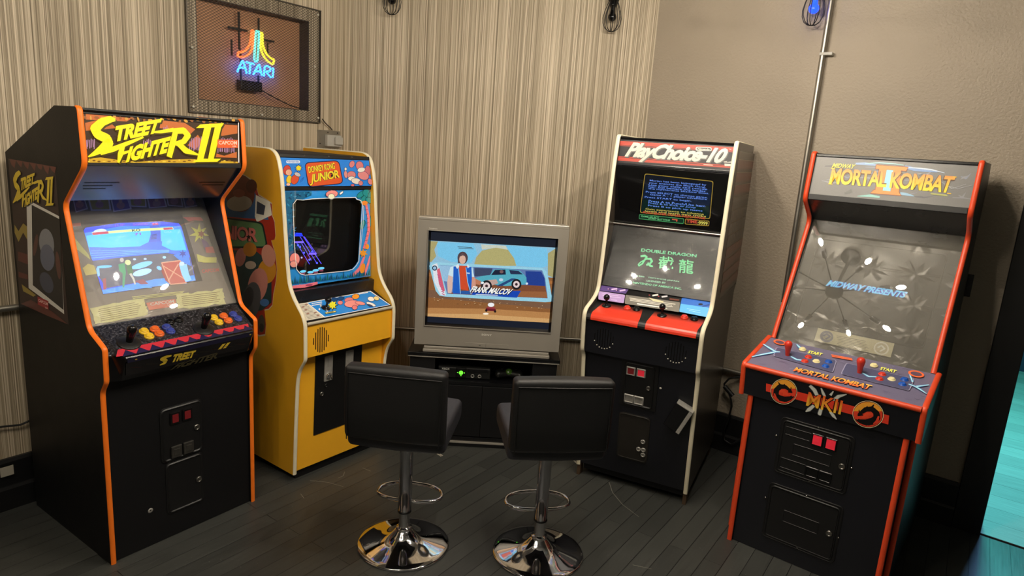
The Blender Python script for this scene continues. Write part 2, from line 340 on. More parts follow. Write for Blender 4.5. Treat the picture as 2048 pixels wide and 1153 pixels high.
# ------------------------------------------------------------------ printed artwork, lettering and neon, 0.1 mm on each surface
A = {}
A['sf_marquee'] = [
 ('p',(62,42,24),[200,200,6438,200,6438,1880,200,1880]),
 ('p',(196,104,48),[273,532,794,379,1151,472,1322,651,856,728,271,809]),
 ('p',(196,104,48),[3029,243,3990,278,4423,512,4182,736,3427,572,2955,550]),
 ('p',(196,104,48),[4571,-25,6369,60,6341,563,5586,715,5363,401]),
 ('p',(196,104,48),[322,206,1925,249,1722,384,304,414]),
 ('p',(196,104,48),[5064,1393,5660,1539,6265,1352,6251,1607,5050,1611]),
 ('p',(196,104,48),[4042,1164,4523,718,4734,1028,4371,1310]),
 ('s',(176,130,160),[266,1134,27,257,1447,27]),
 ('s',(176,130,160),[319,1122,29,281,1371,28]),
 ('s',(176,130,160),[372,1129,27,351,1430,27]),
 ('s',(176,130,160),[429,1080,27,402,1399,28]),
 ('s',(176,130,160),[479,1110,28,475,1373,28]),
 ('s',(176,130,160),[535,1084,27,496,1448,27]),
 ('s',(176,130,160),[1347,933,29,1350,948,29]),
 ('s',(176,130,160),[1405,906,30,1389,936,28]),
 ('s',(176,130,160),[1465,869,29,1479,926,30]),
 ('s',(176,130,160),[1524,837,29,1496,954,29]),
 ('s',(176,130,160),[1576,911,29,1581,906,29]),
 ('s',(176,130,160),[2312,987,30,2273,1242,30]),
 ('s',(176,130,160),[2365,1074,31,2352,1259,30]),
 ('s',(176,130,160),[2430,1016,30,2421,1211,30]),
 ('s',(176,130,160),[2493,983,30,2456,1275,31]),
 ('s',(176,130,160),[2551,1025,30,2533,1262,31]),
 ('s',(176,130,160),[2610,1052,30,2573,1275,31]),
 ('s',(176,130,160),[2671,1049,32,2652,1181,30]),
 ('s',(176,130,160),[3115,495,31,3113,743,32]),
 ('s',(176,130,160),[3178,501,31,3172,659,31]),
 ('s',(176,130,160),[3246,435,32,3230,650,32]),
 ('s',(176,130,160),[3303,518,32,3279,714,31]),
 ('s',(176,130,160),[4176,831,33,4118,1372,33]),
 ('s',(176,130,160),[4241,870,33,4211,1331,33]),
 ('s',(176,130,160),[4309,872,33,4298,1376,33]),
 ('s',(176,130,160),[4380,816,32,4324,1333,33]),
 ('s',(176,130,160),[4448,823,33,4398,1335,33]),
 ('s',(176,130,160),[4516,830,33,4482,1359,33]),
 ('s',(176,130,160),[4583,853,34,4529,1347,33]),
 ('s',(176,130,160),[4657,785,33,4617,1322,33]),
 ('s',(176,130,160),[4727,771,34,4710,1308,34]),
 ('s',(176,130,160),[4797,762,34,4755,1333,34]),
 ('s',(176,130,160),[5334,881,34,5300,1434,35]),
 ('s',(176,130,160),[5406,877,36,5362,1421,35]),
 ('s',(176,130,160),[5480,868,35,5461,1374,36]),
 ('s',(176,130,160),[5556,810,34,5504,1373,34]),
 ('s',(176,130,160),[5632,768,34,5571,1370,36]),
 ('s',(176,130,160),[5703,808,34,5669,1384,34]),
 ('s',(176,130,160),[5775,837,35,5735,1404,35]),
 ('s',(176,130,160),[5851,806,35,5804,1396,35]),
 ('s',(176,130,160),[5925,802,36,5874,1371,35]),
 ('s',(176,130,160),[6003,749,35,5985,1395,36]),
 ('s',(176,130,160),[6075,800,36,6069,1348,36]),
 ('s',(176,130,160),[6149,836,36,6116,1414,35]),
 ('e',(150,88,40),[267,343,49,31,-27,41]),
 ('e',(206,150,60),[463,345,0,74,-31,5]),
 ('e',(150,88,40),[665,319,78,10,-13,47]),
 ('e',(206,150,60),[866,326,72,18,-17,46]),
 ('e',(150,88,40),[1073,304,20,64,-49,23]),
 ('e',(206,150,60),[1285,248,-5,100,-52,5]),
 ('e',(150,88,40),[1493,268,28,46,-33,24]),
 ('e',(206,150,60),[1705,289,65,10,-14,48]),
 ('e',(150,88,40),[1924,252,69,45,-27,38]),
 ('e',(206,150,60),[2142,273,24,91,-33,13]),
 ('e',(150,88,40),[2364,284,-3,50,-45,4]),
 ('e',(206,150,60),[2591,271,86,-1,-6,45]),
 ('e',(150,88,40),[2822,247,54,83,-27,19]),
 ('e',(206,150,60),[3058,198,72,22,-15,34]),
 ('e',(150,88,40),[3299,132,66,57,-42,45]),
 ('e',(206,150,60),[3537,148,79,59,-33,39]),
 ('e',(150,88,40),[3774,232,34,30,-44,44]),
 ('e',(206,150,60),[4023,202,75,44,-34,45]),
 ('e',(150,88,40),[4276,161,61,39,-39,49]),
 ('e',(206,150,60),[4534,114,101,7,-13,53]),
 ('e',(150,88,40),[4789,162,50,66,-54,38]),
 ('e',(206,150,60),[5054,115,95,32,-24,45]),
 ('e',(150,88,40),[5319,148,54,17,-24,46]),
 ('e',(206,150,60),[5591,126,16,51,-35,13]),
 ('e',(150,88,40),[5865,132,4,44,-49,9]),
 ('e',(206,150,60),[6151,22,74,23,-30,58]),
 ('p',(206,160,40),[268,1789,683,1740,1230,1813,2046,1868,3025,1769,4118,1716,6273,1776,6270,1838,242,1940]),
 ('e',(236,200,70),[268,1897,35,-1,-2,24]),
 ('e',(120,80,22),[439,1860,54,-1,-2,29]),
 ('e',(120,80,22),[607,1890,55,-2,-2,28]),
 ('e',(236,200,70),[780,1886,60,-2,-1,14]),
 ('e',(120,80,22),[955,1877,65,-1,-1,19]),
 ('e',(120,80,22),[1135,1834,51,-1,-1,15]),
 ('e',(236,200,70),[1311,1869,28,0,-3,29]),
 ('e',(120,80,22),[1491,1870,53,-1,-1,15]),
 ('e',(120,80,22),[1679,1812,53,-2,-2,19]),
 ('e',(236,200,70),[1858,1882,64,-2,-1,20]),
 ('e',(120,80,22),[2050,1823,30,-1,-2,20]),
 ('e',(120,80,22),[2239,1823,30,0,-2,31]),
 ('e',(236,200,70),[2429,1854,56,-1,-2,26]),
 ('e',(120,80,22),[2624,1840,36,-1,-2,30]),
 ('e',(120,80,22),[2824,1789,63,-1,-2,26]),
 ('e',(236,200,70),[3019,1847,74,-2,-2,25]),
 ('e',(120,80,22),[3222,1821,59,-1,-1,26]),
 ('e',(120,80,22),[3425,1838,71,-2,-1,15]),
 ('e',(236,200,70),[3637,1765,38,-1,-2,26]),
 ('e',(120,80,22),[3843,1813,72,-2,-1,21]),
 ('e',(120,80,22),[4058,1766,73,-2,-2,26]),
 ('e',(236,200,70),[4273,1755,40,-1,-1,27]),
 ('e',(120,80,22),[4492,1745,52,-2,-2,21]),
 ('e',(120,80,22),[4708,1804,65,-1,-2,28]),
 ('e',(236,200,70),[4932,1789,60,-2,-1,21]),
 ('e',(120,80,22),[5162,1734,48,-1,-1,17]),
 ('e',(120,80,22),[5387,1806,61,-1,-2,22]),
 ('e',(236,200,70),[5622,1751,56,-1,-1,22]),
 ('e',(120,80,22),[5859,1734,69,-1,-2,34]),
 ('e',(120,80,22),[6094,1791,57,-1,-1,28]),
 ('s',(70,58,10),[1332,412,105,1157,395,236,850,525,288,591,776,323,678,973,334,962,1101,349,1017,1275,350,795,1475,281,533,1649,167,286,1788,46]),
 ('t',(70,58,10),'TREET',[1240,1218,2917,790,3092,238,1314,638],0.06,0.15,1),
 ('s',(70,58,10),[2312,987,70,1703,1246,147,1163,1486,190,710,1682,75]),
 ('s',(70,58,10),[1529,1327,164,1407,1672,193,1312,1976,77]),
 ('s',(70,58,10),[1384,1663,125,1803,1522,79]),
 ('t',(70,58,10),'IGHTE',[1575,1971,3209,1558,3405,891,1731,1377],0.06,0.12,1),
 ('s',(70,58,10),[2629,790,52,2993,750,123,3530,638,158]),
 ('s',(70,58,10),[3608,675,202,3437,1199,244,3267,1722,211]),
 ('s',(70,58,10),[3499,691,212,3938,645,249,4109,829,240,3909,1085,217,3545,1195,160]),
 ('s',(70,58,10),[3657,1149,214,3968,1440,251,4496,1594,66]),
 ('s',(70,58,10),[5007,407,294,4788,1090,293,4556,1824,258]),
 ('s',(70,58,10),[5474,350,277,5250,1070,276,5026,1814,240]),
 ('p',(70,58,10),[4468,520,4661,359,5736,235,5616,407]),
 ('p',(70,58,10),[4207,1901,4514,1755,5513,1731,5335,1862]),
 ('s',(250,226,30),[1290,357,104,1115,342,235,809,472,287,551,723,321,638,919,332,921,1046,348,976,1220,348,754,1419,280,493,1594,165,246,1733,46]),
 ('t',(250,226,30),'TREET',[1198,1162,2869,732,3044,181,1272,583],0.06,0.15,1),
 ('s',(250,226,30),[2266,929,70,1659,1190,146,1121,1429,190,669,1626,75]),
 ('s',(250,226,30),[1486,1270,164,1364,1615,192,1269,1919,77]),
 ('s',(250,226,30),[1341,1606,125,1759,1465,78]),
 ('t',(250,226,30),'IGHTE',[1531,1913,3160,1498,3356,832,1688,1320],0.06,0.12,1),
 ('s',(250,226,30),[2582,733,51,2945,692,123,3480,579,158]),
 ('s',(250,226,30),[3558,616,202,3388,1139,243,3218,1661,211]),
 ('s',(250,226,30),[3450,632,211,3887,586,247,4057,769,240,3857,1025,216,3496,1135,159]),
 ('s',(250,226,30),[3607,1088,213,3917,1379,249,4442,1531,68]),
 ('s',(250,226,30),[4952,346,293,4734,1028,292,4502,1761,257]),
 ('s',(250,226,30),[5418,289,276,5195,1007,275,4970,1750,239]),
 ('p',(250,226,30),[4415,460,4607,299,5679,174,5559,345]),
 ('p',(250,226,30),[4155,1838,4460,1692,5456,1666,5278,1797]),
 ('p',(226,96,48),[5335,870,6293,846,6274,1183,5313,1220]),
 ('t',(250,200,170),'CAPCOM',[5382,1075,6238,1050,6246,893,5392,922],0.02),
 ('t',(250,200,170),'USA',[6023,1159,6206,1152,6210,1085,6027,1092],0.02),
 ('p',(235,225,215),[6349,89,6387,86,6309,1815,6264,1816])]
A['sf_side'] = [
 ('p',(53,34,33),[6742,15894,2438,15864,2267,9699,6823,9693]),
 ('p',(113,57,48),[6619,15883,5956,15882,6166,15541,6424,15636]),
 ('p',(113,57,48),[5957,15878,5311,15878,5498,15616,5747,15724]),
 ('p',(113,57,48),[5312,15874,4683,15873,4870,15584,5111,15696]),
 ('p',(113,57,48),[4683,15869,4070,15869,4256,15559,4481,15725]),
 ('p',(113,57,48),[4071,15865,3473,15865,3635,15656,3876,15704]),
 ('p',(113,57,48),[3473,15861,2890,15861,3070,15522,3294,15642]),
 ('p',(113,57,48),[2890,15857,2321,15857,2479,15623,2706,15688]),
 ('p',(175,154,71),[6659,13148,6313,12926,5770,13320,5268,13187,5385,12589,5851,12919,6412,12450,6731,12807]),
 ('p',(175,154,71),[6474,10620,5868,10522,5101,10390,5380,10272,6375,10329]),
 ('p',(108,53,46),[6579,12026,5569,12039,5578,11609,6617,11617]),
 ('p',(108,53,46),[6740,9709,5645,10087,4176,9965,3742,9984,2293,9707,4225,9690]),
 ('p',(108,53,46),[6686,11131,5744,11149,5785,10941,6704,10889]),
 ('p',(239,237,230),[5266,14177,4826,14316,2380,13994,2573,10073,5781,10571]),
 ('p',(27,26,31),[4779,14183,2346,13884,2601,10234,5329,10778]),
 ('e',(149,152,161),[3682,12757,-682,124,-36,-591]),
 ('e',(108,115,138),[3713,12184,-658,128,-32,-533]),
 ('e',(69,76,99),[3972,11117,-563,184,-275,-379]),
 ('e',(99,60,53),[4724,12550,-176,14,235,-482]),
 ('e',(103,62,55),[2774,12013,-195,39,-37,-556]),
 ('p',(175,44,48),[4941,10366,3935,10354,3972,9979,4978,10011]),
 ('t',(255,221,215),'CAPCOM',[4877,10151,4015,10142,4006,10275,4867,10286],0.02),
 ('t',(255,221,215),'USA',[4289,9983,4042,9985,4044,10057,4291,10056],0.02),
 ('s',(21,16,14),[5522,15323,86,5666,15337,195,5938,15220,246,6185,14988,281,6122,14809,288,5881,14703,294,5845,14549,294,6055,14357,242,6307,14178,147,6549,14029,41]),
 ('t',(21,16,14),'TREET',[5650,14611,4320,15022,4178,15460,5551,15124],0.06,0.15,1),
 ('s',(21,16,14),[4775,14848,53,5267,14607,117,5733,14370,159,6147,14162,65]),
 ('s',(21,16,14),[5414,14529,133,5536,14222,159,5635,13947,63]),
 ('s',(21,16,14),[5555,14228,102,5200,14376,62]),
 ('t',(21,16,14),'IGHTE',[5411,13975,4134,14428,3980,14953,5250,14496],0.06,0.12,1),
 ('s',(21,16,14),[4529,15016,37,4265,15055,90,3888,15151,111]),
 ('s',(21,16,14),[3836,15124,141,3965,14717,171,4098,14304,151]),
 ('s',(21,16,14),[3910,15109,147,3617,15150,169,3509,15016,161,3644,14820,147,3891,14724,110]),
 ('s',(21,16,14),[3814,14764,149,3611,14556,169,3271,14469,43]),
 ('s',(21,16,14),[2948,15332,186,3084,14844,187,3235,14307,168]),
 ('s',(21,16,14),[2675,15372,169,2806,14871,170,2943,14341,150]),
 ('p',(21,16,14),[3277,15248,3156,15365,2527,15451,2594,15334]),
 ('p',(21,16,14),[3461,14229,3261,14354,2653,14425,2758,14326]),
 ('s',(248,218,62),[5553,15370,85,5698,15385,196,5969,15269,246,6216,15037,281,6154,14858,289,5913,14751,294,5877,14597,295,6087,14405,241,6339,14227,146,6582,14078,41]),
 ('t',(248,218,62),'TREET',[5682,14658,4352,15068,4210,15505,5583,15172],0.06,0.15,1),
 ('s',(248,218,62),[4807,14894,53,5299,14654,117,5765,14417,159,6179,14210,64]),
 ('s',(248,218,62),[5446,14576,133,5569,14269,159,5668,13994,62]),
 ('s',(248,218,62),[5588,14275,102,5233,14423,63]),
 ('t',(248,218,62),'IGHTE',[5445,14021,4167,14472,4012,14998,5283,14543],0.06,0.12,1),
 ('s',(248,218,62),[4561,15062,37,4297,15100,90,3920,15195,110]),
 ('s',(248,218,62),[3868,15168,140,3998,14761,171,4131,14348,150]),
 ('s',(248,218,62),[3942,15154,147,3649,15194,168,3541,15059,160,3677,14863,147,3923,14769,112]),
 ('s',(248,218,62),[3846,14808,148,3644,14600,169,3305,14512,44]),
 ('s',(248,218,62),[2980,15375,186,3117,14886,187,3269,14349,167]),
 ('s',(248,218,62),[2707,15415,169,2839,14913,170,2977,14384,152]),
 ('p',(248,218,62),[3309,15292,3188,15408,2559,15493,2626,15376]),
 ('p',(248,218,62),[3494,14272,3295,14397,2686,14467,2791,14367])]
A['sf_bezel'] = [
 ('p',(91,87,89),[200,0,6438,0,6438,5797,200,5797]),
 ('p',(147,138,133),[200,1600,6438,1600,6438,5797,200,5797]),
 ('p',(226,215,241),[1258,46,1705,-37,1683,702,1178,845]),
 ('p',(115,74,133),[1290,101,1665,32,1646,652,1222,773]),
 ('e',(185,130,150),[1429,480,154,5,-46,159]),
 ('e',(226,165,159),[1475,290,69,2,-30,105]),
 ('p',(226,215,241),[1826,-16,2691,109,2571,801,1770,786]),
 ('p',(182,159,65),[1887,53,2613,160,2513,740,1839,728]),
 ('e',(185,130,150),[2182,512,162,6,-48,163]),
 ('e',(226,165,159),[2231,319,73,2,-32,107]),
 ('p',(226,215,241),[2703,192,3444,94,3426,773,2626,886]),
 ('p',(97,74,168),[2757,239,3379,158,3365,727,2692,823]),
 ('e',(185,130,150),[3016,581,170,6,-51,166]),
 ('e',(226,165,159),[3069,383,75,2,-34,110]),
 ('p',(226,215,241),[3501,-35,4267,19,4083,715,3398,650]),
 ('p',(171,153,71),[3550,24,4192,70,4038,654,3463,600]),
 ('e',(185,130,150),[3778,434,177,5,-55,170]),
 ('e',(226,165,159),[3833,231,79,2,-36,112]),
 ('p',(226,215,241),[4240,191,5066,75,5008,723,4169,771]),
 ('p',(147,71,130),[4300,231,4993,134,4945,678,4240,719]),
 ('e',(185,130,150),[4584,539,185,6,-57,174]),
 ('e',(226,165,159),[4642,332,83,2,-38,114]),
 ('p',(226,215,241),[5172,-59,5885,50,5753,765,5050,671]),
 ('p',(133,97,94),[5218,7,5816,99,5706,700,5115,621]),
 ('e',(185,130,150),[5427,458,194,6,-60,177]),
 ('e',(226,165,159),[5489,245,87,2,-40,118]),
 ('p',(226,215,241),[5902,147,6558,91,6507,738,5814,809]),
 ('p',(91,91,138),[5949,195,6499,149,6457,691,5874,752]),
 ('e',(185,130,150),[6157,549,201,7,-64,181]),
 ('e',(226,165,159),[6222,333,90,3,-42,120]),
 ('s',(255,255,138),[820,1994,21,755,2497,22]),
 ('s',(255,255,138),[840,2049,21,781,2533,21]),
 ('s',(255,255,138),[860,2104,22,806,2570,22]),
 ('s',(255,255,138),[880,2160,22,831,2606,22]),
 ('s',(255,255,138),[900,2215,22,857,2643,20]),
 ('s',(255,255,138),[920,2270,22,882,2679,22]),
 ('s',(255,255,138),[940,2325,22,907,2715,22]),
 ('s',(255,255,138),[960,2381,22,933,2752,22]),
 ('s',(255,255,138),[980,2436,22,958,2789,21]),
 ('s',(255,255,138),[1000,2492,21,984,2825,22]),
 ('s',(255,255,138),[1020,2547,22,1010,2862,21]),
 ('s',(255,255,138),[1041,2603,20,1035,2899,21]),
 ('s',(255,255,138),[1061,2658,22,1061,2935,22]),
 ('s',(255,255,138),[1081,2714,22,1086,2972,22]),
 ('p',(255,241,130),[712,3310,959,3147,1205,3272,1187,3610,733,3647]),
 ('p',(226,94,83),[859,1338,1205,1320,1190,1457,846,1484]),
 ('p',(255,83,97),[5543,1289,6401,1333,6491,1539,6026,1484,5747,1524]),
 ('p',(255,255,109),[6212,1637,6179,1980,6535,1861,6236,2130,6470,2316,6134,2304,6072,2648,5951,2371,5648,2611,5826,2280,5510,2242,5850,2102,5756,1810,6006,1968]),
 ('p',(182,94,80),[6191,1999,6198,2115,6319,2110,6214,2205,6248,2309,6136,2287,6049,2395,6042,2280,5922,2284,6026,2191,5993,2087,6103,2108]),
 ('p',(121,91,147),[6025,2388,6260,2633,6319,2921,5999,3059,5992,2778]),
 ('p',(226,89,89),[6057,2896,6444,2876,6430,3214,6012,3172]),
 ('p',(255,255,130),[5533,3179,5934,3387,6430,3440,6330,3710,5736,3643,5476,3558]),
 ('t',(255,109,103),'CAPCOM',[5465,4132,6299,4166,6320,3990,5507,3957],0.01),
 ('p',(255,255,182),[476,5032,691,5029,939,5000,1185,4987,1388,4947,1589,4982,1864,4929,2131,4936,2336,4924,2589,4942,2594,4996,2569,5072,2574,5145,2538,5293,2618,5319,2545,5389,2580,5528,2532,5582,2531,5657,2317,5715,2047,5704,1846,5731,1555,5691,1391,5708,1143,5727,912,5730,644,5697,423,5720,478,5679,477,5591,465,5526,489,5455,508,5307,485,5214,486,5195,474,5058]),
 ('p',(255,255,182),[3956,4960,4216,4981,4429,4999,4643,5045,4938,4981,5161,5008,5336,5009,5599,5075,5868,4991,6162,5014,6091,5158,6099,5199,6130,5242,6086,5354,6100,5475,6026,5482,6035,5614,6026,5659,6050,5801,5746,5777,5513,5690,5260,5736,5034,5758,4786,5727,4541,5711,4300,5726,4059,5632,3812,5632,3820,5611,3820,5500,3903,5420,3857,5332,3856,5307,3897,5179,3946,5167,3939,5098]),
 ('s',(147,124,80),[773,5138,21,2172,5073,22]),
 ('s',(147,124,80),[723,5221,21,2304,5154,21]),
 ('s',(147,124,80),[727,5300,21,2371,5238,23]),
 ('s',(147,124,80),[720,5381,21,2292,5327,22]),
 ('s',(147,124,80),[730,5460,21,2230,5416,22]),
 ('s',(147,124,80),[722,5540,21,2183,5503,23]),
 ('s',(147,124,80),[691,5621,20,2121,5590,22]),
 ('s',(147,124,80),[4147,5112,24,5950,5160,27]),
 ('s',(147,124,80),[4145,5199,24,5799,5248,26]),
 ('s',(147,124,80),[4116,5285,24,5828,5341,27]),
 ('s',(147,124,80),[4078,5370,24,5718,5429,26]),
 ('s',(147,124,80),[4074,5456,24,5835,5525,26]),
 ('s',(147,124,80),[4094,5543,25,5734,5612,26]),
 ('p',(255,130,103),[2612,5158,3845,5179,3799,5512,2623,5499]),
 ('t',(255,255,255),'CAPCOM',[2740,5320,3757,5340,3771,5198,2761,5183],0.02),
 ('t',(255,255,255),'USA',[3435,5449,3717,5457,3734,5377,3447,5370],0.02),
 ('s',(255,255,168),[2139,4815,30,4343,4892,35]),
 ('s',(255,255,168),[2161,4881,33,4269,4941,34]),
 ('s',(255,255,168),[2142,4947,31,4526,4998,35])]
A['sf_screen'] = [
 ('p',(9,10,16),[1244,1207,5548,1175,5354,4507,1111,4531]),
 ('p',(34,74,214),[1229,1666,1336,1550,2693,1418,4546,1453,5252,1588,5312,1786,5203,3208,5049,4448,1124,4514]),
 ('p',(40,140,232),[1226,1790,2737,1565,5255,1727,5287,2006,5159,3040,1164,2838]),
 ('p',(70,204,240),[1251,1915,2682,1742,5199,1889,5188,2219,5136,2928,1162,2789]),
 ('p',(58,96,176),[3607,2413,3842,2009,3913,1587,4405,1553,4144,2459]),
 ('s',(30,50,110),[3845,2086,35,4088,2057,35]),
 ('s',(30,50,110),[3817,2146,35,4081,2120,35]),
 ('s',(30,50,110),[3778,2207,35,4031,2186,35]),
 ('s',(30,50,110),[3758,2266,35,4018,2249,36]),
 ('p',(62,116,196),[1211,2427,2007,2526,3185,2574,3585,2411,4203,2411,4120,2617,4463,2874,5205,3055,5184,3261,4235,2969,2650,2984,1151,3022]),
 ('s',(120,190,236),[1234,2601,22,2737,2707,23,4368,2865,19]),
 ('s',(120,190,236),[1203,2705,22,2715,2776,24,4357,2896,20]),
 ('s',(120,190,236),[1173,2810,20,2693,2846,23,4347,2927,19]),
 ('s',(120,190,236),[1142,2914,21,2671,2915,23,4336,2958,20]),
 ('p',(92,84,82),[1145,3040,2647,2994,4228,2990,5173,3292,5062,4224,3268,4168,1307,4287,1165,3663]),
 ('p',(60,146,206),[1124,4514,1126,4342,2251,4253,3321,4149,5059,4202,5049,4448]),
 ('s',(100,196,232),[1275,4393,18,1657,4510,17]),
 ('s',(100,196,232),[1944,4406,17,2344,4515,18]),
 ('s',(100,196,232),[2641,4419,18,3061,4521,19]),
 ('s',(100,196,232),[3367,4433,19,3808,4527,19]),
 ('s',(100,196,232),[4125,4447,19,4589,4534,19]),
 ('p',(62,130,200),[4474,3133,4807,3032,5153,3203,5069,3738,4673,3422]),
 ('p',(30,60,130),[4983,2886,4975,3028,5117,3008,4989,3104,5044,3219,4925,3173,4838,3306,4847,3165,4707,3184,4833,3089,4778,2975,4897,3020]),
 ('e',(120,200,236),[1515,3347,290,10,-15,61]),
 ('e',(150,214,240),[2987,3450,471,-88,-8,127]),
 ('e',(200,232,240),[2900,3777,410,-58,-14,146]),
 ('e',(190,225,240),[4039,3193,75,8,-20,62]),
 ('e',(200,210,214),[2776,3150,61,7,-16,50]),
 ('e',(200,210,214),[3210,3182,62,7,-16,50]),
 ('e',(130,200,236),[3655,3675,81,77,-59,65]),
 ('p',(150,60,66),[2465,4133,2838,4084,2976,4331,2675,4313]),
 ('p',(168,50,38),[3826,3444,3870,4484,3723,4282,3697,3862]),
 ('p',(206,78,54),[3830,3434,4682,3423,4577,4511,3867,4494]),
 ('s',(240,150,96),[3830,3434,49,4682,3423,52]),
 ('s',(240,150,96),[3870,4484,49,4577,4511,49]),
 ('s',(240,150,96),[3858,3594,50,4564,4318,49]),
 ('s',(240,150,96),[4548,3569,51,3829,4322,49]),
 ('s',(240,150,96),[3830,3434,49,3870,4484,49]),
 ('s',(240,150,96),[4682,3423,52,4577,4511,49]),
 ('p',(58,150,84),[2068,3308,2331,3273,2249,3704,2126,3987,1982,4353,1912,4342,2109,3736,2021,3601]),
 ('e',(214,180,140),[2262,3129,76,9,-30,98]),
 ('p',(70,110,60),[2339,3415,2574,3367,2521,3789,2303,3811]),
 ('s',(220,190,140),[2402,3774,102,2453,4031,84,2441,4280,65]),
 ('e',(232,214,120),[2464,3268,97,59,-70,106]),
 ('p',(160,206,210),[4554,3623,4909,3611,4845,4088,4858,4411,4562,4466,4515,4099]),
 ('e',(220,220,200),[4692,3586,115,13,-36,103]),
 ('p',(150,196,214),[1182,3399,1310,3342,1230,3720,1138,3756]),
 ('p',(170,60,60),[1287,3873,1420,3843,1293,4333,1176,4340]),
 ('s',(246,244,120),[1497,1844,109,3109,1808,118,4422,1825,124,4893,1824,126]),
 ('s',(222,52,66),[1499,1864,101,2121,1840,103]),
 ('s',(222,52,66),[4445,1832,103,4867,1828,105]),
 ('e',(236,230,214),[1807,1782,267,-24,-23,128]),
 ('s',(222,52,66),[1542,1858,109,2121,1840,112]),
 ('t',(110,66,200),'1UP',[2462,1599,2873,1585,2894,1461,2479,1487],0.04),
 ('t',(120,70,210),'50000',[3199,1595,3849,1594,3854,1477,3204,1480],0.04),
 ('t',(226,50,60),'20',[4006,1625,4305,1623,4311,1515,4021,1519],0.05),
 ('t',(20,20,40),'KO',[3080,1874,3437,1874,3449,1748,3090,1755],0.03),
 ('t',(150,70,190),'71',[3130,2060,3399,2049,3408,1935,3139,1946],0.04),
 ('t',(170,220,236),'USA',[4438,2042,4792,2047,4797,1960,4438,1956],0)]
A['sf_panel'] = [
 ('p',(200,52,66),[520,1500,6118,1500,5998,1760,620,1900,300,1860]),
 ('p',(40,36,72),[500,1920,756,1590,1013,1920]),
 ('p',(40,36,72),[1013,1920,1269,1590,1525,1920]),
 ('p',(40,36,72),[1525,1920,1781,1590,2038,1920]),
 ('p',(40,36,72),[2038,1920,2294,1590,2550,1920]),
 ('p',(40,36,72),[2550,1920,2806,1590,3063,1920]),
 ('p',(40,36,72),[3063,1920,3319,1590,3575,1920]),
 ('p',(40,36,72),[3575,1920,3832,1590,4088,1920]),
 ('p',(40,36,72),[4088,1920,4344,1590,4600,1920]),
 ('p',(40,36,72),[4600,1920,4857,1590,5113,1920]),
 ('p',(40,36,72),[5113,1920,5369,1590,5625,1920]),
 ('p',(40,36,72),[5625,1920,5882,1590,6138,1920])]
A['sf_apron'] = [
 ('p',(36,34,64),[600,0,6018,0,5978,220,660,220]),
 ('p',(26,24,26),[600,220,6018,220,5938,900,700,900]),
 ('s',(240,206,66),[2381,336,74,2181,336,147,2023,395,184,2185,548,167,2170,659,129,1983,718,55]),
 ('t',(240,206,66),'TREET',[2459,725,3452,720,3430,337,2480,306],0.06,0.2,0.95),
 ('t',(240,206,66),'II',[4461,599,4957,590,4990,311,4495,324],0.05,0.2,1.1),
 ('t',(74,68,46),'FIGHTER',[2482,1144,4548,1096,4530,740,2703,876],0.04,0.2,0.95),
 ('s',(70,34,30),[800,480,12,1100,560,18,1320,620,8]),
 ('s',(64,60,46),[1360,480,12,1660,560,18,1880,620,8]),
 ('s',(70,34,30),[1920,480,12,2220,560,18,2440,620,8]),
 ('s',(64,60,46),[2480,480,12,2780,560,18,3000,620,8]),
 ('s',(70,34,30),[3040,480,12,3340,560,18,3560,620,8]),
 ('s',(64,60,46),[3600,480,12,3900,560,18,4120,620,8]),
 ('s',(70,34,30),[4160,480,12,4460,560,18,4680,620,8]),
 ('s',(64,60,46),[4720,480,12,5020,560,18,5240,620,8]),
 ('s',(70,34,30),[5280,480,12,5580,560,18,5800,620,8]),
 ('p',(232,196,60),[5850,100,5900,60,5960,100,5900,140]),
 ('p',(232,196,60),[900,110,950,70,1010,110,950,150])]
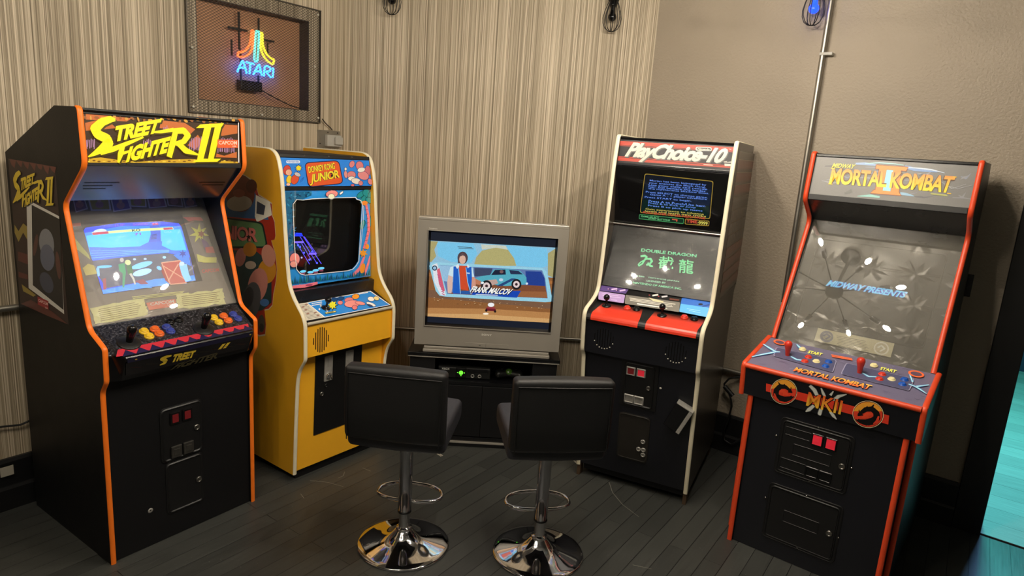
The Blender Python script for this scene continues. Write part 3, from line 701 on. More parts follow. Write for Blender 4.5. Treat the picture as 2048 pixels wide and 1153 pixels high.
A['dk_marquee'] = [
 ('p',(46,136,226),[220,130,5813,130,5813,1510,220,1510]),
 ('p',(240,246,250),[559,322,565,295,580,275,604,263,635,259,1277,242,1309,245,1331,256,1343,275,1345,302,1343,316,1336,344,1320,364,1296,376,1263,381,624,395,593,392,572,381,560,362,558,335]),
 ('t',(40,110,200),'Nintendo',[592,366,1293,355,1300,259,599,277],0.02),
 ('e',(30,30,60),[539,731,216,30,-87,249]),
 ('e',(214,70,52),[539,731,196,27,-81,232]),
 ('e',(30,30,60),[624,841,190,-2,-24,167]),
 ('e',(240,176,140),[624,841,170,-2,-21,149]),
 ('e',(30,30,60),[603,1189,174,26,-74,213]),
 ('e',(246,204,40),[603,1189,155,23,-68,196]),
 ('e',(30,30,60),[927,1175,195,82,-168,243]),
 ('e',(226,84,46),[927,1175,177,74,-157,227]),
 ('e',(30,30,60),[1110,936,176,72,-68,98]),
 ('e',(210,196,190),[1110,936,158,65,-57,82]),
 ('e',(30,30,60),[511,1425,137,0,-12,82]),
 ('e',(244,190,160),[511,1425,116,0,-9,64]),
 ('p',(24,44,110),[1246,406,1281,506,1403,453,1349,558,1472,579,1354,639,1421,724,1294,712,1273,821,1198,741,1099,823,1110,714,981,731,1071,644,972,588,1100,562,1076,460,1183,508]),
 ('p',(250,226,40),[1238,464,1267,530,1352,498,1321,571,1403,590,1325,635,1365,696,1278,693,1257,766,1201,716,1131,768,1132,695,1044,701,1101,639,1037,596,1124,574,1114,503,1189,531]),
 ('s',(24,60,150),[1186,1338,14,1285,1174,14,1418,1085,11]),
 ('s',(24,60,150),[1271,1288,14,1354,1154,13,1437,1080,11]),
 ('s',(24,60,150),[1357,1237,14,1423,1133,15,1456,1075,11]),
 ('p',(24,30,70),[1597,593,1603,514,1627,447,1669,394,1729,353,1808,325,1905,310,3419,191,3525,190,3614,206,3685,238,3739,287,3774,352,3792,433,3861,1122,3860,1206,3837,1277,3794,1334,3729,1377,3644,1407,3538,1423,1955,1555,1856,1556,1775,1540,1712,1509,1666,1463,1637,1400,1625,1321]),
 ('p',(232,92,42),[1644,597,1648,529,1668,472,1703,427,1754,392,1821,369,1903,356,3424,236,3514,236,3589,249,3650,276,3695,317,3726,373,3741,442,3809,1131,3808,1202,3789,1262,3752,1310,3697,1347,3625,1372,3535,1386,1963,1511,1879,1512,1810,1499,1756,1472,1716,1432,1691,1379,1680,1312]),
 ('t',(24,24,50),'DONKEY KONG',[1786,858,3437,628,3445,305,1770,547],0.075,0,0.92),
 ('t',(24,24,50),'JUNIOR',[1754,1498,3698,1193,3676,659,1915,923],0.075,0,0.92),
 ('t',((250,214,30),(252,226,60)),'DONKEY KONG',[1786,858,3437,628,3445,305,1770,547],0.03,0,0.92),
 ('t',((250,214,30),(252,226,60)),'JUNIOR',[1754,1498,3698,1193,3676,659,1915,923],0.03,0,0.92),
 ('p',(20,20,20),[3205,861,3226,927,3314,930,3238,975,3252,1043,3184,1004,3105,1044,3138,975,3076,932,3164,928]),
 ('e',(30,36,90),[4592,360,174,47,-115,188]),
 ('e',(226,132,130),[4592,360,152,41,-104,170]),
 ('e',(30,36,90),[5111,431,276,-60,49,244]),
 ('e',(226,128,126),[5111,431,251,-55,45,226]),
 ('e',(30,36,90),[5609,728,226,12,-85,325]),
 ('e',(206,112,116),[5609,728,200,11,-80,306]),
 ('e',(30,36,90),[5285,953,366,136,-165,219]),
 ('e',(230,140,136),[5285,953,344,127,-151,202]),
 ('e',(30,36,90),[5186,650,287,-49,18,138]),
 ('e',(244,236,216),[5186,650,261,-45,15,119]),
 ('e',(30,36,90),[4096,909,142,-17,7,205]),
 ('e',(230,150,140),[4096,909,118,-14,6,187]),
 ('e',(30,36,90),[4121,625,93,-1,-15,100]),
 ('e',(250,240,210),[4121,625,69,-1,-12,81]),
 ('e',(30,36,90),[4473,932,305,-2,-32,216]),
 ('e',(226,134,128),[4473,932,280,-2,-29,197]),
 ('e',(30,36,90),[4451,1123,256,-1,-18,128]),
 ('e',(244,236,216),[4451,1123,232,-1,-16,109]),
 ('e',(30,36,90),[4740,1259,333,46,-63,167]),
 ('e',(240,226,206),[4740,1259,309,43,-56,148]),
 ('e',(30,36,90),[5044,1369,169,0,-22,146]),
 ('e',(222,130,126),[5044,1369,143,0,-19,127]),
 ('e',(30,36,90),[5710,1286,170,-46,59,176]),
 ('e',(226,134,130),[5710,1286,145,-39,52,158]),
 ('e',(30,36,90),[4462,1477,143,1,-11,74]),
 ('e',(222,110,110),[4462,1477,119,1,-8,55])]
A['dk_bezel'] = [
 ('p',(54,168,255),[1013,640,1379,679,1942,628,3047,607,4744,606,4836,720,5104,782,5211,1022,5808,1022,5808,200,225,200,225,640]),
 ('p',(54,168,255),[5211,1022,5125,1929,4908,4101,4735,4316,5808,4316,5808,1022]),
 ('p',(54,168,255),[4735,4316,4499,4494,4137,4553,1383,4487,1104,4385,896,4139,225,4139,225,5050,5808,5050,5808,4316]),
 ('p',(35,115,164),[896,4139,842,3551,813,2971,795,1723,795,876,1013,640,225,640,225,4139]),
 ('p',(35,115,164),[431,245,1953,252,1947,461,1379,658,1013,640,456,1197]),
 ('e',(27,78,120),[747,340,59,-36,18,21]),
 ('e',(52,161,210),[768,422,36,-27,31,30]),
 ('e',(32,125,161),[562,499,92,-20,8,25]),
 ('e',(27,78,120),[689,583,80,69,-34,28]),
 ('e',(52,161,210),[573,662,51,26,-12,17]),
 ('e',(32,125,161),[653,745,89,50,-27,34]),
 ('e',(27,78,120),[846,831,49,-2,3,41]),
 ('e',(52,161,210),[575,905,62,69,-33,22]),
 ('e',(32,125,161),[684,990,95,-30,17,38]),
 ('e',(27,78,120),[782,1075,91,60,-25,28]),
 ('e',(52,161,210),[845,1159,65,10,-5,25]),
 ('e',(32,125,161),[590,1232,34,-35,23,17]),
 ('e',(27,78,120),[676,1317,46,-40,17,14]),
 ('e',(52,161,210),[536,1393,68,19,-7,20]),
 ('e',(32,125,161),[849,1488,72,-4,4,36]),
 ('e',(27,78,120),[708,1565,32,31,-18,13]),
 ('e',(52,161,210),[579,1641,70,11,-7,35]),
 ('e',(32,125,161),[671,1727,48,-18,12,24]),
 ('e',(27,78,120),[631,1808,59,-11,11,40]),
 ('e',(52,161,210),[808,1899,47,9,-6,26]),
 ('e',(32,125,161),[559,1969,46,-32,18,20]),
 ('e',(27,78,120),[898,2070,99,-47,24,37]),
 ('e',(52,161,210),[858,2151,103,35,-8,19]),
 ('e',(32,125,161),[650,2221,77,-26,9,20]),
 ('e',(27,78,120),[900,2320,91,0,1,26]),
 ('e',(52,161,210),[667,2388,87,59,-15,16]),
 ('e',(32,125,161),[826,2482,46,-12,15,40]),
 ('e',(27,78,120),[612,2550,52,60,-38,24]),
 ('e',(52,161,210),[632,2635,63,20,-7,19]),
 ('e',(32,125,161),[834,2732,38,56,-21,10]),
 ('e',(27,78,120),[728,2808,59,14,-8,30]),
 ('e',(52,161,210),[682,2888,43,-16,20,39]),
 ('e',(32,125,161),[702,2973,47,-52,25,17]),
 ('e',(27,78,120),[850,3069,114,-14,10,41]),
 ('e',(27,78,120),[1048,518,77,-31,13,23]),
 ('e',(52,161,210),[1216,408,61,-65,14,9]),
 ('e',(27,78,120),[1101,386,85,-7,3,30]),
 ('e',(52,161,210),[1197,433,80,25,-7,15]),
 ('e',(27,78,120),[1226,454,100,40,-18,33]),
 ('e',(52,161,210),[940,485,114,-14,3,16]),
 ('e',(27,78,120),[1874,360,46,-62,38,19]),
 ('e',(52,161,210),[1507,330,41,-24,21,25]),
 ('e',(27,78,120),[1613,497,69,3,-2,31]),
 ('e',(52,161,210),[1817,386,87,-12,4,20]),
 ('e',(27,78,120),[1757,296,75,-2,1,26]),
 ('e',(52,161,210),[988,502,87,-36,15,27]),
 ('e',(27,78,120),[1075,431,55,-22,16,28]),
 ('e',(52,161,210),[1715,431,57,-69,26,15]),
 ('e',(27,78,120),[1609,429,65,-20,16,34]),
 ('e',(52,161,210),[1876,303,80,31,-19,33]),
 ('e',(22,76,76),[5146,456,273,-171,121,114]),
 ('e',(47,166,173),[5146,456,250,-156,102,96]),
 ('e',(22,76,76),[5516,376,254,3,-3,250]),
 ('e',(47,166,173),[5516,376,224,3,-3,227]),
 ('e',(22,76,76),[5851,523,214,63,-126,256]),
 ('e',(47,166,173),[5851,523,185,54,-116,235]),
 ('e',(22,76,76),[5289,740,165,-212,153,72]),
 ('e',(47,166,173),[5289,740,150,-193,127,60]),
 ('e',(22,76,76),[5735,778,261,121,-106,137]),
 ('e',(47,166,173),[5735,778,235,109,-91,117]),
 ('e',(22,76,76),[5233,2106,167,55,-125,251]),
 ('e',(47,166,173),[5233,2106,139,46,-115,230]),
 ('e',(22,76,76),[5798,1961,119,21,-89,360]),
 ('e',(47,166,173),[5798,1961,89,16,-83,338]),
 ('e',(255,156,64),[5397,925,224,5,-1,125]),
 ('s',(255,139,154),[5508,1030,157,5664,1723,173,5679,2418,187,5482,3045,187,5327,3440,200]),
 ('s',(255,255,255),[5321,1082,33,5271,2050,32,5041,3649,32]),
 ('s',(149,64,88),[5400,1312,19,5609,1285,19]),
 ('s',(149,64,88),[5426,1553,20,5636,1527,20]),
 ('s',(149,64,88),[5453,1795,19,5664,1770,19]),
 ('s',(149,64,88),[5480,2038,19,5691,2013,20]),
 ('s',(149,64,88),[5507,2281,20,5718,2258,21]),
 ('s',(149,64,88),[5466,2522,20,5678,2499,20]),
 ('s',(149,64,88),[5426,2762,20,5637,2741,20]),
 ('s',(149,64,88),[5385,3003,20,5596,2983,21]),
 ('s',(149,64,88),[5344,3244,20,5556,3225,20]),
 ('e',(255,168,52),[5539,3340,136,11,-2,152]),
 ('p',(255,173,47),[5252,3428,5322,3586,5521,3551,5410,3681,5586,3785,5376,3787,5395,3951,5247,3824,5096,3923,5119,3764,4915,3726,5089,3653,4984,3507,5179,3574]),
 ('s',(254,144,159),[4492,4869,170,5013,4519,226,5321,3906,146]),
 ('s',(254,144,159),[5307,4962,134,5619,4287,162,5738,3885,81]),
 ('e',(255,166,52),[5200,4538,177,44,-69,282]),
 ('e',(52,52,100),[822,3602,307,29,-11,316]),
 ('e',(255,159,154),[822,3602,282,27,-10,295]),
 ('e',(52,52,100),[752,3859,232,23,-6,179]),
 ('e',(255,178,168),[752,3859,208,21,-5,158]),
 ('e',(52,52,100),[3185,400,405,-28,22,204]),
 ('e',(255,159,154),[3185,400,377,-27,20,182]),
 ('e',(52,52,100),[3149,534,228,4,-4,161]),
 ('e',(255,255,222),[3149,534,201,3,-4,140]),
 ('e',(52,52,100),[3798,354,139,-90,56,55]),
 ('e',(255,255,255),[3798,354,118,-76,39,38]),
 ('p',(32,125,120),[602,4848,635,4603,711,4862]),
 ('p',(25,88,125),[736,4851,811,4453,846,4865]),
 ('p',(25,88,125),[872,4854,904,4619,982,4868]),
 ('p',(32,125,120),[1008,4857,1128,4404,1119,4871]),
 ('p',(25,88,125),[1145,4860,1193,4535,1257,4874]),
 ('p',(25,88,125),[1283,4863,1354,4408,1396,4877]),
 ('p',(32,125,120),[1421,4866,1511,4447,1535,4880]),
 ('p',(25,88,125),[1561,4869,1601,4414,1676,4883]),
 ('p',(25,88,125),[1702,4872,1742,4593,1817,4886]),
 ('p',(32,125,120),[1844,4875,1876,4663,1960,4889]),
 ('p',(25,88,125),[1986,4878,2068,4510,2103,4893]),
 ('p',(25,88,125),[2130,4882,2181,4676,2247,4896]),
 ('p',(32,125,120),[2274,4885,2329,4578,2393,4899]),
 ('p',(25,88,125),[2420,4888,2518,4704,2539,4902]),
 ('p',(25,88,125),[2566,4891,2654,4609,2686,4905]),
 ('p',(32,125,120),[2713,4894,2832,4484,2835,4909]),
 ('p',(25,88,125),[2862,4897,2970,4650,2984,4912]),
 ('p',(25,88,125),[3011,4901,3046,4580,3134,4915]),
 ('p',(32,125,120),[3162,4904,3220,4746,3286,4919]),
 ('p',(25,88,125),[3313,4907,3423,4645,3438,4922]),
 ('p',(25,88,125),[3466,4910,3532,4776,3591,4925]),
 ('p',(32,125,120),[3620,4914,3694,4709,3746,4929]),
 ('p',(25,88,125),[3774,4917,3874,4507,3901,4932]),
 ('p',(25,88,125),[3930,4921,3989,4800,4058,4935]),
 ('p',(32,125,120),[4087,4924,4133,4736,4216,4939]),
 ('p',(25,88,125),[4245,4927,4329,4671,4375,4942]),
 ('p',(25,88,125),[4404,4931,4490,4591,4535,4946]),
 ('p',(32,125,120),[4564,4934,4591,4666,4696,4949]),
 ('p',(25,88,125),[4726,4938,4767,4656,4858,4953]),
 ('p',(25,88,125),[4888,4941,4968,4567,5022,4957]),
 ('p',(32,125,120),[5052,4945,5189,4737,5186,4960]),
 ('p',(25,88,125),[5217,4948,5319,4610,5352,4964]),
 ('p',(25,88,125),[5383,4952,5430,4758,5519,4968]),
 ('p',(32,125,120),[5550,4956,5692,4572,5687,4971]),
 ('s',(254,134,154),[621,5010,148,1365,5041,176,2140,4985,144]),
 ('s',(254,134,154),[1052,5012,233,1090,5006,234]),
 ('e',(185,76,113),[1620,5030,218,11,4,55]),
 ('s',(255,255,255),[1013,640,35,1379,679,33,1942,628,35,3047,607,36,4744,606,39,4836,720,39,5104,782,39,5211,1022,39,5125,1929,39,4908,4101,39,4735,4316,39,4499,4494,38,4137,4553,38,1383,4487,35,1104,4385,35,896,4139,34,842,3551,34,813,2971,34,795,1723,34,795,876,32,1013,640,35,1379,679,33])]
A['dk_screen'] = [
 ('p',(40,60,230),[1160,2338,1594,2386,1671,2551,1172,2519]),
 ('p',(30,40,160),[1176,2392,1611,2451,1646,2518,1173,2487]),
 ('s',(96,70,190),[1695,2569,35,2779,4096,37]),
 ('s',(96,70,190),[1494,2556,29,2481,4022,30]),
 ('s',(110,80,160),[1577,2909,29,2157,3853,30]),
 ('s',(96,70,190),[1296,2888,28,2034,4044,31]),
 ('s',(130,90,190),[1174,2826,80,1705,2854,83]),
 ('s',(130,90,190),[2006,3484,94,2461,3535,97]),
 ('s',(96,70,190),[1746,2572,30,2494,3554,30]),
 ('e',(90,90,240),[1367,2990,56,4,-1,47]),
 ('e',(90,90,240),[1477,3089,56,4,-2,48]),
 ('e',(90,90,240),[1707,3404,57,5,-1,48]),
 ('e',(90,90,240),[2029,3803,58,5,-2,49]),
 ('e',(90,90,240),[2494,4024,59,6,-2,49]),
 ('e',(150,150,150),[1553,3650,57,5,-1,48]),
 ('e',(90,90,240),[2203,3392,59,5,-1,49]),
 ('p',(120,50,50),[1473,4389,1752,4420,1722,4548,1494,4522]),
 ('e',(100,170,160),[1613,4372,191,3,6,65]),
 ('p',(120,50,50),[1931,4483,2216,4515,2186,4644,1952,4618]),
 ('e',(100,170,160),[2074,4466,195,4,6,67]),
 ('p',(120,50,50),[2258,4420,2548,4451,2518,4582,2281,4555]),
 ('e',(100,170,160),[2404,4402,198,4,6,67]),
 ('p',(120,50,50),[2605,4346,2899,4377,2869,4509,2628,4482]),
 ('e',(100,170,160),[2752,4328,202,4,7,68])]
A['dk_panel'] = [
 ('p',(227,221,205),[584,144,1246,172,1393,1551,276,1540]),
 ('p',(254,255,255),[1233,168,5542,100,5799,1605,1346,1571]),
 ('p',(45,146,236),[1265,217,5464,147,5731,1576,1408,1522]),
 ('s',(133,124,115),[735,292,31,1052,301,32]),
 ('s',(133,124,115),[712,398,30,1094,407,31]),
 ('s',(133,124,115),[670,504,30,1150,513,30]),
 ('s',(133,124,115),[651,610,30,1126,616,31]),
 ('s',(133,124,115),[630,715,30,1129,721,30]),
 ('s',(133,124,115),[608,819,30,1132,824,31]),
 ('s',(133,124,115),[592,924,29,1122,928,31]),
 ('s',(133,124,115),[563,1028,30,1166,1032,31]),
 ('s',(133,124,115),[526,1131,29,1104,1135,30]),
 ('s',(133,124,115),[504,1234,29,1215,1238,30]),
 ('s',(133,124,115),[467,1337,29,1116,1341,30]),
 ('s',(133,124,115),[446,1439,30,1223,1444,30]),
 ('e',(166,131,115),[805,487,97,-4,-31,59]),
 ('e',(166,131,115),[800,729,96,-3,-31,58]),
 ('e',(166,131,115),[713,1042,95,-2,-30,58]),
 ('e',(166,131,115),[1145,1069,98,-3,-30,58]),
 ('e',(166,131,115),[1125,1329,97,-2,-31,57]),
 ('e',(166,131,115),[1109,324,99,-4,-31,59]),
 ('s',(249,255,255),[1429,335,64,2053,350,65]),
 ('s',(249,255,255),[1324,486,63,1944,503,65]),
 ('p',(34,34,56),[2770,312,2683,540,2890,501,2676,704,2745,840,2531,898,2427,1125,2337,1009,2124,1192,2206,973,2008,1009,2213,812,2144,678,2354,618,2459,388,2549,504]),
 ('p',(255,249,56),[2720,356,2644,551,2821,515,2638,688,2699,802,2518,850,2430,1044,2356,943,2173,1102,2246,913,2075,946,2252,778,2191,665,2370,616,2458,420,2533,521]),
 ('p',(255,255,255),[1848,543,1826,614,1844,662,1775,685,1705,743,1728,672,1709,625,1778,601]),
 ('p',(255,255,255),[2154,786,2131,858,2150,905,2080,928,2009,986,2032,915,2013,868,2083,844]),
 ('p',(255,255,255),[1594,782,1572,853,1591,900,1523,923,1454,980,1476,910,1458,863,1525,840]),
 ('p',(255,255,255),[1911,1019,1888,1089,1907,1136,1838,1159,1768,1216,1791,1146,1772,1099,1841,1076]),
 ('e',(30,45,100),[2862,331,199,51,-128,173]),
 ('e',(32,78,133),[2862,331,178,46,-109,147]),
 ('e',(30,45,100),[3285,336,238,11,-114,177]),
 ('e',(32,78,133),[3285,336,214,9,-97,151]),
 ('e',(30,45,100),[3639,585,304,15,-150,230]),
 ('e',(236,133,133),[3639,585,280,14,-133,203]),
 ('e',(30,45,100),[4247,396,263,12,-150,226]),
 ('e',(255,166,52),[4247,396,237,11,-132,199]),
 ('e',(30,45,100),[3587,937,482,75,-222,311]),
 ('e',(252,157,151),[3587,937,459,72,-204,285]),
 ('e',(30,45,100),[2994,676,157,41,-134,179]),
 ('e',(243,144,140),[2994,676,137,36,-115,154]),
 ('e',(30,45,100),[4078,1016,238,152,-140,148]),
 ('e',(252,157,151),[4078,1016,221,141,-117,124]),
 ('e',(30,45,100),[3505,1277,160,44,-151,194]),
 ('e',(238,133,133),[3505,1277,139,38,-131,169]),
 ('e',(30,45,100),[4989,829,170,107,-188,194]),
 ('e',(255,254,247),[4989,829,152,95,-164,169]),
 ('e',(30,45,100),[5349,867,102,133,-183,157]),
 ('e',(247,227,155),[5349,867,90,116,-155,133]),
 ('e',(30,45,100),[4631,1270,170,221,-148,128]),
 ('e',(255,254,247),[4631,1270,158,205,-122,105]),
 ('e',(30,45,100),[4498,1339,99,130,-78,68]),
 ('e',(45,67,122),[4498,1339,87,114,-52,46]),
 ('p',(34,45,67),[1584,1274,1592,1251,1605,1235,1621,1225,1642,1223,2231,1239,2250,1243,2261,1254,2265,1271,2260,1295,2251,1323,2241,1347,2227,1363,2209,1373,2188,1376,1606,1364,1588,1360,1576,1350,1572,1333,1575,1310]),
 ('p',(236,227,122),[1613,1268,1619,1253,1627,1242,1637,1236,1650,1235,2215,1260,2227,1263,2234,1270,2235,1281,2232,1297,2225,1315,2218,1331,2208,1342,2196,1349,2183,1350,1625,1334,1613,1332,1606,1325,1603,1314,1605,1299]),
 ('s',(67,89,67),[1721,1281,48,2103,1291,47]),
 ('s',(249,255,255),[4561,260,62,5235,235,65])]
A['dk_side'] = [
 ('p',(231,214,180),[7269,15341,4206,15512,3461,15307,3054,14894,2940,14634,2221,14435,1810,14308,1779,13716,1590,13431,1521,12746,1600,12542,1886,12464,1544,11810,1411,11045,1521,10392,1738,9712,1824,9128,2148,8851,2527,8725,2405,7938,2495,7399,3023,7229,3725,7309,5784,7381,7648,7707]),
 ('p',(180,51,35),[7175,15258,4178,15430,3448,15230,3049,14826,2937,14571,2232,14376,1829,14253,1799,13671,1613,13392,1546,12721,1624,12520,1903,12444,1569,11802,1438,11052,1546,10412,1759,9745,1844,9174,2161,8903,2533,8780,2412,8009,2501,7481,3018,7315,3706,7395,5720,7468,7541,7789]),
 ('p',(53,104,158),[7132,15022,3802,15217,3076,14505,2226,14127,2106,13447,5860,13169,7221,13181]),
 ('e',(124,55,35),[4585,14518,-1305,200,-147,-939]),
 ('e',(95,40,26),[3537,14967,-485,43,8,-343]),
 ('e',(189,176,158),[4673,13990,-1168,167,-37,-397]),
 ('e',(158,75,53),[4684,14509,-561,52,7,-209]),
 ('p',(254,249,231),[3168,14574,1963,14346,1818,13711,3104,13211,3274,13467]),
 ('p',(69,75,91),[3068,14273,2356,14114,2496,13634,3135,13640]),
 ('p',(24,46,42),[7086,12787,7048,12913,6947,13007,6785,13067,6561,13095,3014,13255,2813,13248,2658,13208,2549,13134,2485,13027,2236,12283,2228,12170,2285,12080,2409,12012,2600,11967,6634,11353,6861,11337,7023,11366,7117,11442,7144,11565]),
 ('p',(104,147,93),[7088,12736,7055,12847,6966,12930,6823,12983,6626,13007,3083,13165,2905,13159,2768,13123,2671,13058,2613,12964,2386,12309,2378,12210,2428,12132,2537,12073,2705,12035,6691,11469,6891,11456,7033,11484,7116,11551,7139,11659]),
 ('t',(46,24,24),'JUNIOR',[7486,11597,3062,11984,2989,12901,7434,12649],0.07,0,0.9),
 ('t',(231,127,118),'JUNIOR',[7486,11597,3062,11984,2989,12901,7434,12649],0.03,0,0.9),
 ('p',(19,17,17),[3846,12504,3783,12419,3611,12435,3745,12352,3706,12260,3852,12293,4001,12220,3957,12324,4089,12371,3914,12402]),
 ('p',(46,69,69),[7317,11207,3204,11723,1875,11286,1902,9275,2718,8703,5767,7824,7468,8103]),
 ('e',(231,158,46),[2278,10823,-776,45,196,-669]),
 ('e',(229,158,135),[2133,11643,-567,145,-157,-539]),
 ('e',(220,142,127),[3105,9950,-855,63,285,-950]),
 ('e',(214,135,122),[4618,11185,-477,24,167,-518]),
 ('e',(198,127,42),[3755,11724,-607,88,10,-376]),
 ('e',(214,191,169),[3706,10915,-500,80,5,-214]),
 ('e',(95,93,95),[3683,9013,-827,91,264,-1058]),
 ('e',(60,60,64),[3963,9127,-473,41,191,-620]),
 ('e',(80,124,180),[2506,9158,-404,79,4,-198]),
 ('e',(91,84,69),[2787,7981,-303,65,8,-473]),
 ('e',(57,53,46),[2791,7770,-193,42,4,-219])]
